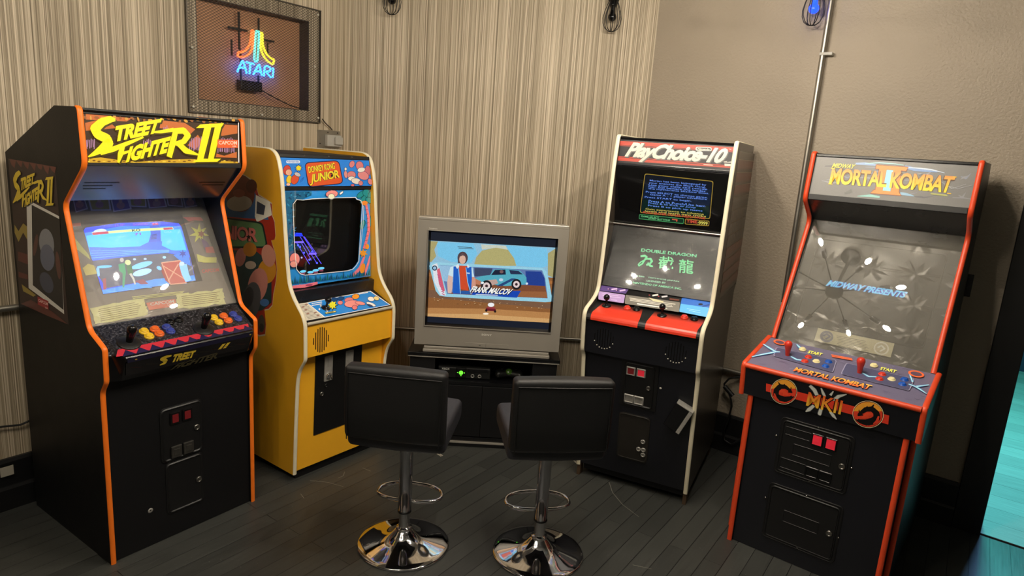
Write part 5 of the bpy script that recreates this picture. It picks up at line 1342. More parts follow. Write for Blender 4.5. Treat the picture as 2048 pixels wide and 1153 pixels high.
A['mk_panel'] = [
 ('p',(117,111,138),[8,40,6911,40,6911,3220,8,3220]),
 ('s',(90,85,109),[4697,1514,12,4798,1527,26,4473,1545,6]),
 ('s',(144,138,168),[2246,2051,12,2071,1991,26,2001,2046,6]),
 ('s',(103,93,128),[770,419,12,571,442,26,759,574,6]),
 ('s',(133,117,144),[3752,420,12,3594,393,26,3832,525,6]),
 ('s',(90,85,109),[4809,1099,12,4719,1084,26,4859,948,6]),
 ('s',(144,138,168),[1915,2692,12,1736,2679,26,2031,2595,6]),
 ('s',(103,93,128),[748,2883,12,516,2986,26,947,2725,6]),
 ('s',(133,117,144),[4668,349,12,4531,349,26,4525,291,6]),
 ('s',(90,85,109),[5210,1537,12,5400,1627,26,5400,1687,6]),
 ('s',(144,138,168),[4204,573,12,3990,558,26,4490,573,6]),
 ('s',(103,93,128),[5087,2205,12,5209,2222,26,5153,2064,6]),
 ('s',(133,117,144),[5073,454,12,4925,540,26,4831,543,6]),
 ('s',(90,85,109),[1101,906,12,946,806,26,989,844,6]),
 ('s',(144,138,168),[1400,1838,12,1146,1874,26,1685,1825,6]),
 ('s',(103,93,128),[5345,1441,12,5259,1541,26,5441,1448,6]),
 ('s',(133,117,144),[1061,1321,12,1182,1320,26,1081,1204,6]),
 ('s',(90,85,109),[5797,178,12,5706,202,26,6023,179,6]),
 ('s',(144,138,168),[3715,604,12,3974,567,26,3773,741,6]),
 ('s',(103,93,128),[2115,2914,12,2331,2879,26,2316,2911,6]),
 ('s',(133,117,144),[947,1922,12,879,1850,26,1287,1946,6]),
 ('s',(90,85,109),[2140,1454,12,2032,1541,26,2077,1308,6]),
 ('s',(144,138,168),[4451,1746,12,4193,1766,26,4445,1593,6]),
 ('s',(103,93,128),[1373,2252,12,1123,2244,26,1649,2383,6]),
 ('s',(133,117,144),[3493,2555,12,3559,2486,26,3536,2647,6]),
 ('s',(90,85,109),[1498,908,12,1685,984,26,1352,869,6]),
 ('s',(144,138,168),[5387,273,12,5299,201,26,5381,214,6]),
 ('s',(103,93,128),[4624,1459,12,4538,1556,26,4270,1477,6]),
 ('s',(133,117,144),[2594,2156,12,2791,2055,26,2793,2216,6]),
 ('s',(90,85,109),[2678,1912,12,2866,2001,26,3002,1791,6]),
 ('s',(144,138,168),[1762,2795,12,1919,2740,26,1600,2867,6]),
 ('s',(103,93,128),[4815,2946,12,4771,2986,26,4732,2950,6]),
 ('s',(133,117,144),[4190,2855,12,4016,2863,26,4327,2843,6]),
 ('s',(90,85,109),[5629,1091,12,5639,1087,26,5942,1013,6]),
 ('s',(144,138,168),[489,1212,12,628,1111,26,271,1351,6]),
 ('s',(103,93,128),[1297,1737,12,1249,1723,26,979,1689,6]),
 ('s',(133,117,144),[1436,321,12,1601,224,26,1724,466,6]),
 ('s',(90,85,109),[2946,1628,12,3152,1713,26,2971,1697,6]),
 ('s',(144,138,168),[1313,1251,12,1441,1343,26,979,1153,6]),
 ('s',(103,93,128),[1411,1216,12,1556,1108,26,1766,1297,6]),
 ('s',(133,117,144),[5244,1386,12,5226,1379,26,5574,1530,6]),
 ('s',(90,85,109),[3827,1077,12,4080,1089,26,3496,1104,6]),
 ('s',(144,138,168),[3608,2911,12,3639,2836,26,3820,2785,6]),
 ('s',(103,93,128),[4730,851,12,4558,837,26,4934,878,6]),
 ('s',(133,117,144),[1081,871,12,958,839,26,1426,768,6]),
 ('s',(90,85,109),[3579,2848,12,3394,2899,26,3329,2690,6]),
 ('s',(144,138,168),[4848,1810,12,4690,1788,26,4804,1765,6]),
 ('s',(103,93,128),[3158,2780,12,3254,2873,26,3250,2889,6]),
 ('s',(133,117,144),[1933,2366,12,2154,2351,26,1912,2275,6]),
 ('s',(90,85,109),[6393,1688,12,6288,1737,26,6292,1568,6]),
 ('s',(144,138,168),[6111,1658,12,6370,1539,26,5907,1747,6]),
 ('s',(103,93,128),[6496,2845,12,6281,2904,26,6411,2789,6]),
 ('s',(133,117,144),[4361,504,12,4481,453,26,4651,398,6]),
 ('s',(90,85,109),[1405,1551,12,1359,1645,26,1246,1687,6]),
 ('s',(144,138,168),[4691,2375,12,4457,2477,26,4333,2329,6]),
 ('s',(103,93,128),[5847,741,12,5623,836,26,5880,812,6]),
 ('s',(133,117,144),[2244,2232,12,2227,2205,26,2537,2270,6]),
 ('s',(90,85,109),[6541,2621,12,6670,2721,26,6857,2478,6]),
 ('s',(144,138,168),[4139,1497,12,4346,1574,26,4290,1641,6]),
 ('s',(103,93,128),[4501,2348,12,4658,2377,26,4366,2202,6]),
 ('s',(133,117,144),[2040,196,12,1804,287,26,2001,59,6]),
 ('s',(90,85,109),[574,1352,12,401,1337,26,509,1483,6]),
 ('s',(144,138,168),[4754,514,12,4660,428,26,4633,406,6]),
 ('s',(103,93,128),[993,2209,12,802,2142,26,911,2116,6]),
 ('s',(133,117,144),[4856,2067,12,5060,2146,26,4762,2225,6]),
 ('s',(90,85,109),[1344,1121,12,1335,1232,26,1378,982,6]),
 ('s',(144,138,168),[3355,938,12,3544,972,26,3395,907,6]),
 ('s',(103,93,128),[5639,2753,12,5451,2670,26,5891,2707,6]),
 ('s',(133,117,144),[5786,1306,12,5902,1416,26,5524,1335,6]),
 ('s',(90,85,109),[1380,2057,12,1503,1963,26,1602,2040,6]),
 ('s',(144,138,168),[2253,2959,12,2024,2936,26,1990,3068,6]),
 ('p',(165,162,192),[617,1196,607,1122,610,1068,627,1035,657,1024,3165,949,3195,958,3220,988,3239,1039,3253,1109,3372,2007,3377,2074,3371,2121,3355,2148,3327,2155,840,1957,806,1944,777,1912,753,1860,734,1788]),
 ('p',(87,87,119),[654,1205,644,1132,647,1080,663,1048,692,1037,3137,963,3167,973,3191,1002,3210,1051,3223,1120,3340,1996,3345,2061,3339,2107,3323,2133,3296,2140,870,1946,837,1934,809,1902,785,1852,767,1782]),
 ('p',(165,162,192),[3634,1191,3634,1098,3647,1031,3672,991,3710,978,6209,980,6244,992,6270,1031,6285,1095,6291,1184,6298,1965,6294,2050,6280,2110,6256,2146,6222,2158,3774,2136,3736,2123,3707,2085,3687,2021,3676,1932]),
 ('p',(87,87,119),[3669,1201,3670,1110,3682,1045,3707,1006,3744,993,6180,994,6214,1007,6239,1044,6254,1106,6260,1193,6267,1955,6263,2038,6249,2097,6226,2132,6193,2144,3806,2121,3768,2109,3740,2072,3720,2009,3710,1922]),
 ('s',(98,165,232),[-21,1017,95,353,1258,169,718,1493,183,902,1415,109]),
 ('s',(205,255,255),[-21,1017,40,353,1258,70,718,1493,76,902,1415,45]),
 ('s',(98,165,232),[7,2548,72,294,2102,145,522,1812,164,737,1481,165]),
 ('s',(205,255,255),[7,2548,30,294,2102,60,522,1812,68,737,1481,69]),
 ('s',(98,165,232),[1273,240,76,1489,488,168,1763,631,110]),
 ('s',(205,255,255),[1273,240,32,1489,488,71,1763,631,45]),
 ('s',(98,165,232),[1452,1618,107,1753,1785,158,2081,1695,105]),
 ('s',(205,255,255),[1452,1618,44,1753,1785,65,2081,1695,44]),
 ('s',(98,165,232),[4412,1565,100,4696,1758,146,4983,1627,97]),
 ('s',(205,255,255),[4412,1565,41,4696,1758,60,4983,1627,40]),
 ('s',(98,165,232),[6163,1592,94,6435,1667,155,6842,1236,78]),
 ('s',(205,255,255),[6163,1592,39,6435,1667,65,6842,1236,32]),
 ('s',(98,165,232),[6378,1654,94,6605,1805,138,6881,2062,60]),
 ('s',(205,255,255),[6378,1654,39,6605,1805,58,6881,2062,24]),
 ('s',(98,165,232),[6033,639,66,6266,1324,95]),
 ('s',(205,255,255),[6033,639,27,6266,1324,39]),
 ('t',(255,255,111),'START',[1960,913,2542,874,2546,570,1946,603],0.03),
 ('t',(255,255,111),'START',[4937,883,5543,877,5557,577,4943,604],0.03),
 ('e',(255,117,63),[558,450,286,-10,64,264]),
 ('e',(103,79,98),[558,450,206,-7,40,165]),
 ('e',(255,117,63),[6260,516,294,-12,27,312]),
 ('e',(103,79,98),[6260,516,212,-9,17,194]),
 ('s',(255,117,71),[2893,552,105,3739,468,103]),
 ('s',(255,117,71),[2954,683,104,3786,578,102]),
 ('t',(71,37,50),'MORTAL KOMBAT',[1952,2957,5003,2938,5020,2489,1950,2535],0.07,0.1,0.95),
 ('t',((255,98,58),(255,205,85)),'MORTAL KOMBAT',[1952,2957,5003,2938,5020,2489,1950,2535],0.03,0.1,0.95)]
A['mk_apron'] = [
 ('p',(232,64,42),[983,584,5885,555,5903,956,1010,965]),
 ('s',(131,133,131),[2797,144,151,3002,301,197,3129,506,174]),
 ('s',(213,215,206),[2797,144,115,3002,301,151,3129,506,134]),
 ('s',(131,133,131),[3251,127,58,3357,337,138,3458,500,114]),
 ('s',(213,215,206),[3251,127,45,3357,337,107,3458,500,88]),
 ('s',(131,133,131),[4252,106,45,3959,294,157,3788,541,147]),
 ('s',(213,215,206),[4252,106,35,3959,294,121,3788,541,113]),
 ('s',(131,133,131),[3738,123,45,3643,345,125]),
 ('s',(213,215,206),[3738,123,33,3643,345,96]),
 ('s',(131,133,131),[3062,1021,140,2880,1280,179,2768,1417,48]),
 ('s',(213,215,206),[3062,1021,108,2880,1280,137,2768,1417,36]),
 ('s',(131,133,131),[3360,1072,151,3327,1330,176,3375,1389,47]),
 ('s',(213,215,206),[3360,1072,116,3327,1330,135,3375,1389,36]),
 ('s',(131,133,131),[3732,1096,139,3872,1245,161,4009,1371,33]),
 ('s',(213,215,206),[3732,1096,107,3872,1245,125,4009,1371,25]),
 ('t',(66,23,14),'MKII',[2743,1115,4153,1101,4160,441,2763,444],0.05,0.04,1),
 ('t',((255,202,62),(241,92,38)),'MKII',[2743,1115,4153,1101,4160,441,2763,444],0.012,0.04,1),
 ('e',(251,232,185),[1765,747,561,-82,-13,633]),
 ('e',(21,16,16),[1765,747,541,-79,-13,608]),
 ('e',(234,70,44),[1765,747,522,-76,-12,582]),
 ('p',(255,174,59),[1237,758,1260,656,1299,556,1351,463,1416,378,1491,306,1574,247,1663,203,1754,176,1845,166,1933,174,2016,199,2092,241,2157,297,2210,367,2251,449]),
 ('s',(18,15,16),[2108,636,55,1967,579,139,1806,498,187,1590,549,215,1453,778,227,1458,1010,246,1610,1105,275,1849,1100,264,2053,985,186,2149,864,93]),
 ('s',(18,15,16),[2055,592,46,2053,443,36]),
 ('s',(18,15,16),[1955,673,121,2130,679,64]),
 ('s',(18,15,16),[1850,505,84,1741,378,36]),
 ('s',(18,15,16),[1581,461,85,1501,369,28]),
 ('s',(18,15,16),[2077,1012,94,2212,844,46]),
 ('s',(234,70,44),[1385,951,57,1473,1169,104,1614,1236,38]),
 ('s',(245,83,49),[1592,786,94,1785,726,140,1950,836,74,1754,862,94]),
 ('e',(251,232,185),[5135,746,566,-89,12,622]),
 ('e',(21,16,16),[5135,746,546,-86,11,597]),
 ('e',(234,70,44),[5135,746,527,-83,11,572]),
 ('p',(255,174,59),[4602,775,4622,673,4659,573,4709,479,4773,394,4847,320,4929,259,5018,213,5109,184,5201,172,5290,177,5375,199,5452,237,5519,291,5575,358,5618,437]),
 ('s',(18,15,16),[4784,859,60,4907,717,149,5041,542,198,5253,457,226,5429,583,234,5475,796,255,5358,977,286,5136,1124,279,4917,1149,200,4797,1099,99]),
 ('s',(18,15,16),[4825,785,50,4793,644,39]),
 ('s',(18,15,16),[4940,797,129,4773,914,70]),
 ('s',(18,15,16),[5001,576,89,5075,391,39]),
 ('s',(18,15,16),[5242,372,87,5295,240,29]),
 ('s',(18,15,16),[4900,1191,99,4731,1121,51]),
 ('s',(234,70,44),[5528,698,59,5496,949,108,5383,1099,39]),
 ('s',(245,83,49),[5304,674,99,5112,739,148,4981,944,81,5171,845,99])]
A['neon'] = [
 ('arc_tube',[7311,21550,7311,21594,7313,21657,7311,21722,7298,21772,7275,21800,7244,21814,7204,21826,7156,21844,7096,21869,7024,21895,6949,21928,6878,21971,6812,22030,6746,22101,6685,22177,6635,22248,6598,22311,6571,22371,6550,22434,6531,22504,6512,22589,6497,22683,6484,22776,6473,22855,6467,22917,6464,22969,6462,23011,6454,23045,6439,23069,6419,23083,6399,23090,6381,23092,6366,23093,6351,23091,6340,23078,6333,23049,6333,22999,6338,22932,6346,22854,6354,22772,6361,22683,6369,22586,6379,22486,6392,22389,6406,22296,6422,22205,6444,22116,6478,22032,6528,21950,6589,21870,6656,21798,6724,21738,6793,21692,6867,21659,6939,21633,7004,21612,7063,21596,7120,21586,7167,21581,7201,21576],'neon_o',0.0064,'orange neon arc'),
 ('centre_tube',[6304,21539,6301,21612,6298,21716,6292,21836,6285,21958,6275,22083,6262,22218,6249,22354,6237,22483,6227,22608,6219,22732,6211,22845,6202,22935,6193,22997,6185,23037,6174,23064,6159,23086,6137,23104,6109,23114,6081,23117,6057,23114,6037,23113,6019,23110,6005,23091,5997,23038,5997,22939,6004,22806,6014,22658,6024,22517,6033,22383,6043,22248,6054,22115,6064,21991,6075,21869,6085,21751,6096,21646,6111,21566,6131,21519,6154,21496,6179,21488,6203,21484,6227,21486,6253,21498,6276,21513,6292,21523],'neon_t',0.0064,'teal neon bar'),
 ('arc_tube',[5114,21493,5101,21521,5080,21562,5061,21606,5049,21644,5042,21674,5039,21700,5045,21725,5069,21748,5117,21768,5182,21785,5255,21805,5324,21836,5389,21881,5455,21935,5518,21997,5574,22064,5624,22138,5669,22219,5708,22304,5737,22389,5756,22474,5766,22561,5771,22648,5775,22730,5777,22813,5775,22895,5775,22968,5779,23024,5791,23057,5809,23074,5827,23079,5844,23078,5861,23076,5877,23069,5892,23047,5903,23003,5908,22924,5910,22818,5909,22705,5908,22604,5909,22521,5909,22445,5906,22371,5896,22294,5878,22212,5855,22128,5824,22044,5784,21963,5732,21882,5670,21802,5602,21727,5537,21665,5472,21616,5405,21577,5341,21547,5285,21523,5237,21504,5194,21494,5160,21487,5136,21483],'neon_y',0.0064,'yellow neon arc'),
 ('letter_tube',[7365,20777,7331,20852,7283,20959,7230,21068,7175,21177,7117,21287,7068,21363,7036,21392,7013,21388,6989,21357,6959,21297,6927,21211,6894,21112,6856,20991,6816,20858,6789,20763],'neon_b',0.0053,'blue neon lettering'),
 ('letter_tube',[7251,21014,6935,21055],'neon_b',0.0053,'blue neon lettering'),
 ('letter_tube',[6810,21372,6307,21330],'neon_b',0.0053,'blue neon lettering'),
 ('letter_tube',[6550,21332,6584,21015,6620,20767],'neon_b',0.0053,'blue neon lettering'),
 ('letter_tube',[6377,20763,6333,20842,6271,20955,6209,21064,6149,21166,6089,21265,6041,21331,6012,21352,5995,21340,5979,21305,5960,21243,5942,21158,5920,21066,5890,20960,5856,20847,5832,20767],'neon_b',0.0053,'blue neon lettering'),
 ('letter_tube',[6210,20959,5921,20978],'neon_b',0.0053,'blue neon lettering'),
 ('letter_tube',[5707,20757,5701,20827,5692,20926,5679,21027,5667,21131,5652,21237,5617,21311,5544,21337,5450,21332,5372,21315,5319,21294,5282,21262,5266,21223,5277,21172,5309,21114,5353,21069,5422,21051,5503,21046,5544,21026,5513,20976,5442,20911,5377,20852,5329,20803,5287,20760,5258,20730],'neon_b',0.0053,'blue neon lettering'),
 ('letter_tube',[5095,21299,5097,21066,5142,20737],'neon_b',0.0053,'blue neon lettering')]
# ------------------------------------------------------------------ room shell
def stripe_wall(name):
    m = bpy.data.materials.new(name); m.use_nodes = True; nt = m.node_tree; b = nt.nodes['Principled BSDF']
    tc = N(nt, 'ShaderNodeTexCoord'); mp = N(nt, 'ShaderNodeMapping'); mp.inputs['Scale'].default_value = (230, 0, .3); nt.links.new(tc.outputs['Object'], mp.inputs['Vector'])
    n1 = N(nt, 'ShaderNodeTexNoise'); n1.inputs['Scale'].default_value = 1; n1.inputs['Detail'].default_value = 2.5; n1.inputs['Roughness'].default_value = .7; nt.links.new(mp.outputs[0], n1.inputs['Vector'])
    m2 = N(nt, 'ShaderNodeMapping'); m2.inputs['Scale'].default_value = (9, 0, .1); nt.links.new(tc.outputs['Object'], m2.inputs['Vector'])
    n2 = N(nt, 'ShaderNodeTexNoise'); n2.inputs['Scale'].default_value = 1; nt.links.new(m2.outputs[0], n2.inputs['Vector'])
    ad = N(nt, 'ShaderNodeMath', operation='MULTIPLY_ADD'); ad.inputs[1].default_value = .12; nt.links.new(n2.outputs['Fac'], ad.inputs[0]); nt.links.new(n1.outputs['Fac'], ad.inputs[2])
    r = N(nt, 'ShaderNodeValToRGB'); e = r.color_ramp.elements
    e[0].position = .40; e[0].color = lin((106, 93, 72)); e[1].position = .70; e[1].color = lin((222, 208, 184))
    k = e.new(.55); k.color = lin((168, 153, 128))
    nt.links.new(ad.outputs[0], r.inputs[0]); nt.links.new(r.outputs[0], b.inputs['Base Color']); b.inputs['Roughness'].default_value = .55
    bp = N(nt, 'ShaderNodeBump'); bp.inputs['Strength'].default_value = .5; bp.inputs['Distance'].default_value = .003; nt.links.new(n1.outputs['Fac'], bp.inputs['Height']); nt.links.new(bp.outputs[0], b.inputs['Normal'])
    return m
def knock_wall(name, col):
    m = mat(name, col, .55, var=.09, vscale=2.2); nt = m.node_tree; b = nt.nodes['Principled BSDF']
    tc = N(nt, 'ShaderNodeTexCoord'); n = N(nt, 'ShaderNodeTexNoise'); n.inputs['Scale'].default_value = 75; n.inputs['Detail'].default_value = 3; nt.links.new(tc.outputs['Object'], n.inputs['Vector'])
    big = N(nt, 'ShaderNodeTexNoise'); big.inputs['Scale'].default_value = 1.6; nt.links.new(tc.outputs['Object'], big.inputs['Vector'])
    mu = N(nt, 'ShaderNodeMath', operation='MULTIPLY'); nt.links.new(n.outputs['Fac'], mu.inputs[0]); nt.links.new(big.outputs['Fac'], mu.inputs[1])
    bp = N(nt, 'ShaderNodeBump'); bp.inputs['Strength'].default_value = .9; bp.inputs['Distance'].default_value = .009; nt.links.new(mu.outputs[0], bp.inputs['Height']); nt.links.new(bp.outputs[0], b.inputs['Normal'])
    return m
def floor_mat(name, c0, c1, seam, rough, row=.083):
    m = bpy.data.materials.new(name); m.use_nodes = True; nt = m.node_tree; b = nt.nodes['Principled BSDF']
    tc = N(nt, 'ShaderNodeTexCoord'); br = N(nt, 'ShaderNodeTexBrick'); br.inputs['Scale'].default_value = 1; br.inputs['Brick Width'].default_value = 1.7; br.inputs['Row Height'].default_value = row
    br.inputs['Mortar Size'].default_value = .0016; br.inputs['Mortar Smooth'].default_value = .3; br.offset = .37
    br.inputs['Color1'].default_value = lin(c0); br.inputs['Color2'].default_value = lin(c1); br.inputs['Mortar'].default_value = lin(seam); nt.links.new(tc.outputs['Object'], br.inputs['Vector'])
    mp = N(nt, 'ShaderNodeMapping'); mp.inputs['Scale'].default_value = (6, 90, 1); nt.links.new(tc.outputs['Object'], mp.inputs['Vector'])
    gr = N(nt, 'ShaderNodeTexNoise'); gr.inputs['Scale'].default_value = 1; gr.inputs['Detail'].default_value = 6; nt.links.new(mp.outputs[0], gr.inputs['Vector'])
    sc_ = N(nt, 'ShaderNodeTexNoise'); sc_.inputs['Scale'].default_value = 45; sc_.inputs['Detail'].default_value = 8; sc_.inputs['Distortion'].default_value = 3; nt.links.new(tc.outputs['Object'], sc_.inputs['Vector'])
    th = N(nt, 'ShaderNodeMapRange'); th.inputs[1].default_value = .68; th.inputs[2].default_value = .8; nt.links.new(sc_.outputs['Fac'], th.inputs[0])
    mr = N(nt, 'ShaderNodeMapRange'); mr.inputs[3].default_value = .65; mr.inputs[4].default_value = 1.35; nt.links.new(gr.outputs['Fac'], mr.inputs[0])
    vm = N(nt, 'ShaderNodeVectorMath', operation='SCALE'); nt.links.new(br.outputs['Color'], vm.inputs[0]); nt.links.new(mr.outputs[0], vm.inputs[3])
    mx = N(nt, 'ShaderNodeMix', data_type='RGBA'); nt.links.new(th.outputs[0], mx.inputs[0]); nt.links.new(vm.outputs[0], mx.inputs[6]); mx.inputs[7].default_value = lin(tuple(min(255, v + 45) for v in c1))
    nt.links.new(mx.outputs[2], b.inputs['Base Color'])
    rr = N(nt, 'ShaderNodeMapRange'); rr.inputs[3].default_value = rough - .1; rr.inputs[4].default_value = rough + .12; nt.links.new(gr.outputs['Fac'], rr.inputs[0]); nt.links.new(rr.outputs[0], b.inputs['Roughness'])
    bp = N(nt, 'ShaderNodeBump'); bp.inputs['Strength'].default_value = .5; bp.inputs['Distance'].default_value = .002
    ad = N(nt, 'ShaderNodeMath', operation='MULTIPLY_ADD'); ad.inputs[1].default_value = .35; nt.links.new(gr.outputs['Fac'], ad.inputs[0])
    iv = N(nt, 'ShaderNodeMath', operation='SUBTRACT'); iv.inputs[0].default_value = 1; nt.links.new(br.outputs['Fac'], iv.inputs[1]); nt.links.new(iv.outputs[0], ad.inputs[2])
    nt.links.new(ad.outputs[0], bp.inputs['Height']); nt.links.new(bp.outputs[0], b.inputs['Normal']); return m
M.update(scratch=mat('bare_wood_scratch', (132, 130, 120), .7), pale_paint=mat('pale_paint', (206, 200, 190), .6), stripe=stripe_wall('ribbed_wallcovering'), paint=knock_wall('textured_taupe_paint', (156, 144, 127)), black_trim=mat('black_painted_trim', (22, 22, 23), .3, bump=.1, bscale=80),
         floor=floor_mat('charcoal_painted_boards', (52, 53, 51), (64, 65, 62), (14, 14, 14), .4), floor2=floor_mat('grey_wood_boards', (150, 143, 138), (168, 160, 154), (70, 64, 62), .5, .19),
         tin=mat('pressed_tin', (128, 127, 123), .2, .75, var=.1), niche=mat('brown_board', (196, 146, 108), .6, var=.1), niche_side=mat('dark_grey_reveal', (70, 64, 60), .6), dark_wall=mat('dark_violet_wall', (52, 46, 70), .6))

C1 = Vector((-1.135, 4.345)); C2 = Vector((.787, 4.36)); eL = Vector((-.568, -.823)).normalized(); eR = Vector((.798, -.603)).normalized(); eB = (C2 - C1).normalized()
def wframe(o, A, e): o.location = (A.x, A.y, 0); o.rotation_euler = (0, 0, atan2(e.y, e.x)); return o
CEIL = 3.0
# left wall (room on +y of its own frame) with a boxed recess
NS0, NS1, NZ0, NZ1, ND = .290, .985, 1.908, 2.420, .085
b = MB(); t = .14
b.box((-.08, -t, 0), (NS0, 0, CEIL)); b.box((NS1, -t, 0), (7.4, 0, CEIL)); b.box((NS0, -t, 0), (NS1, 0, NZ0)); b.box((NS0, -t, NZ1), (NS1, 0, CEIL))
struct(wframe(b.build('wall_left', M['stripe']), C1, eL))
b = MB(); b.box((NS0, -t, NZ0), (NS1, -ND, NZ1)); struct(wframe(b.build('trim_1', M['niche']), C1, eL))
b = MB(); q = .004
for a_, c_ in (((NS0, -ND, NZ0), (NS0 + q, -.001, NZ1)), ((NS1 - q, -ND, NZ0), (NS1, -.001, NZ1)), ((NS0 + q, -ND, NZ0), (NS1 - q, -.001, NZ0 + q)), ((NS0 + q, -ND, NZ1 - q), (NS1 - q, -.001, NZ1))): b.box(a_, c_)
struct(wframe(b.build('trim_2', M['niche_side']), C1, eL))
LB = (C2 - C1).length
b = MB(); b.box((-.06, 0, 0), (LB + .06, t, CEIL)); struct(wframe(b.build('wall_back', M['stripe']), C1, eB))
DO0, DO1, DH = 2.11, 3.02, 2.1
b = MB(); b.box((-.06, 0, 0), (DO0, t, CEIL)); b.box((DO1, 0, 0), (6.2, t, CEIL)); b.box((DO0, 0, DH), (DO1, t, CEIL)); struct(wframe(b.build('wall_right', M['paint']), C2, eR))
b = MB(); b.box((DO0 - .115, -.022, 0), (DO0 + .012, t + .02, DH + .12)); b.box((DO1 - .012, -.022, 0), (DO1 + .115, t + .02, DH + .12)); b.box((DO0 + .012, -.022, DH - .012), (DO1 - .012, t + .02, DH + .12))
struct(wframe(b.build('trim_3', M['black_trim'], bevel=.004), C2, eR))
def baseboard(name, A, e, s0, s1, sg):
    b = MB(); b.prism([(0, 0), (sg * .034, 0), (sg * .034, .10), (sg * .028, .112), (sg * .021, .114), (sg * .021, .225), (sg * .014, .24), (0, .24)], s0, s1)
    struct(wframe(b.build(name, M['black_trim']), A, e))
baseboard('baseboard_left', C1, eL, .03, 7.3, 1); baseboard('baseboard_back', C1, eB, .02, LB - .02, -1); baseboard('baseboard_right', C2, eR, .02, DO0 - .116, -1)
# rear part of the room, behind the photographer
b = MB(); b.box((-6, -3.2, 0), (7, -3.06, CEIL)); struct(b.build('wall_rear', M['pale_paint']))
b = MB(); b.box((5.6, -3.06, 0), (5.74, .9, CEIL)); struct(b.build('wall_side', M['pale_paint']))
fl = MB(); fl.box((-8, -8, -.06), (8, 8, 0)); fa = atan2(.823, .568)
for P in (((-.985, 3.156), (-.89, 3.15), (-.80, 3.118)), ((-.85, 3.20), (-.83, 3.23), (-.835, 3.275)), ((-.99, 3.02), (-.96, 2.98)), ((.611, 3.363), (.615, 3.25), (.651, 3.132), (.718, 3.022)), ((-1.2, 2.05), (-1.12, 2.0)), ((-.75, 3.33), (-.70, 3.30)), ((.62, 2.62), (.70, 2.60))):      # scratches through the paint
    Q = [(x * cos(fa) + y * sin(fa), -x * sin(fa) + y * cos(fa)) for x, y in P]
    for a_, c_ in zip(Q, Q[1:]):
        L = hypot(c_[0] - a_[0], c_[1] - a_[1]); nx, ny = -(c_[1] - a_[1]) / L * .0013, (c_[0] - a_[0]) / L * .0013
        fl.face([(a_[0] - nx, a_[1] - ny, .0004), (c_[0] - nx, c_[1] - ny, .0004), (c_[0] + nx, c_[1] + ny, .0004), (a_[0] + nx, a_[1] + ny, .0004)], 1)
o = struct(fl.build('floor', [M['floor'], M['scratch']])); o.rotation_euler = (0, 0, atan2(.823, .568))
# ceiling
b = MB(); b.box((-7, -7, CEIL), (7, 7, CEIL + .08)); T = .305; q = pi / 8
for ix in range(-14, 7):          # pressed tin tiles near the cabinets: sixteen folds round every tile centre, paired beads between
    for iy in range(-1, 16):
        cx, cy = ix * T, iy * T; P = lambda r, k, z: (cx + r * cos(k * q), cy + r * sin(k * q), CEIL - z)
        for k in range(16):
            L = (.085, .135, .105, .135)[k % 4] if k % 2 else (.05, .05, .12, .05)[k % 4]; z1 = .024 if k % 2 else .002
            L2 = (.085, .135, .105, .135)[(k + 1) % 4] if (k + 1) % 2 else (.05, .05, .12, .05)[(k + 1) % 4]; z2 = .024 if (k + 1) % 2 else .003
            b.face([P(0, 0, .008), P(L * .45, k, z1), P(L2 * .45, k + 1, z2)]); b.face([P(L * .45, k, z1), P(L, k, .0005), P(L2, k + 1, .0005), P(L2 * .45, k + 1, z2)])
        for d in (-.012, .004): b.box((cx - T / 2, cy + d, CEIL - .006), (cx + T / 2, cy + d + .008, CEIL + .001)); b.box((cx + d, cy - T / 2, CEIL - .006), (cx + d + .008, cy + T / 2, CEIL + .001))
o = struct(b.build('ceiling', M['tin'])); o.rotation_euler = (0, 0, -.65)
# the room beyond the doorway
b = MB(); b.box((1.2, t + .02, .0), (6.2, 3.9, .006)); struct(wframe(b.build('floor_next_room', M['floor2']), C2, eR))
b = MB(); b.box((1.0, 3.9, 0), (6.2, 4.0, CEIL)); b.box((1.0, t, 0), (1.1, 3.9, CEIL)); b.box((6.2, t, 0), (6.3, 4.0, CEIL)); struct(wframe(b.build('wall_next_room', M['dark_wall']), C2, eR))
b = MB(); b.box((DO0 - .02, .0, .0), (DO1 + .02, t + .03, .009)); struct(wframe(b.build('trim_4', M['floor2'], bevel=.003), C2, eR))

# ------------------------------------------------------------------ chandeliers (globe bulbs on spokes)
def chandelier(loc, label, glow):
    root = thing('chandelier', label, 'chandelier', loc, 0, 'globe bulb chandeliers')
    b = MB(); b.lathe([(.0, -.06)] + [(.062 * cos(a), .062 * sin(a)) for a in [radians(-80 + 20 * k) for k in range(9)]] + [(.012, .066), (.012, CEIL - loc[2] - .03), (.07, CEIL - loc[2] - .028), (.07, CEIL - loc[2]), (0, CEIL - loc[2])], n=24); b.build('hub', M['black_metal'], root)
    for k in range(8):
        a = radians(65 - 45 * k); z = (.02, -.05, .05, -.04, .03, -.05, .06, -.03)[k]; R = .43
        d = Vector((cos(a), sin(a), z / R)).normalized(); b = MB(); b.tube([d * .05, d * (R - .12)], .0055, 8); b.lathe([(.017, R - .13), (.019, R - .12), (.019, R - .065), (.014, R - .06), (0, R - .06)], (0, 0, 0), 14, d)
        arm = b.build('arm', M['black_metal'], root)
        b = MB(); b.lathe([(.013, R - .064), (.016, R - .058)] + [(.06 * sin(q), R + .005 - .06 * cos(q)) for q in [radians(24 + 12 * i) for i in range(14)]], (0, 0, 0), 20, d); g = b.build('bulb', M['glass_bulb'], arm, label='clear glass globe bulb')
        b = MB(); b.lathe([(0, R - .03), (.009, R - .022), (.0145, R), (.009, R + .022), (0, R + .03)], (0, 0, 0), 12, d); b.build('filament', glow, arm, label='glowing filament')
    return root
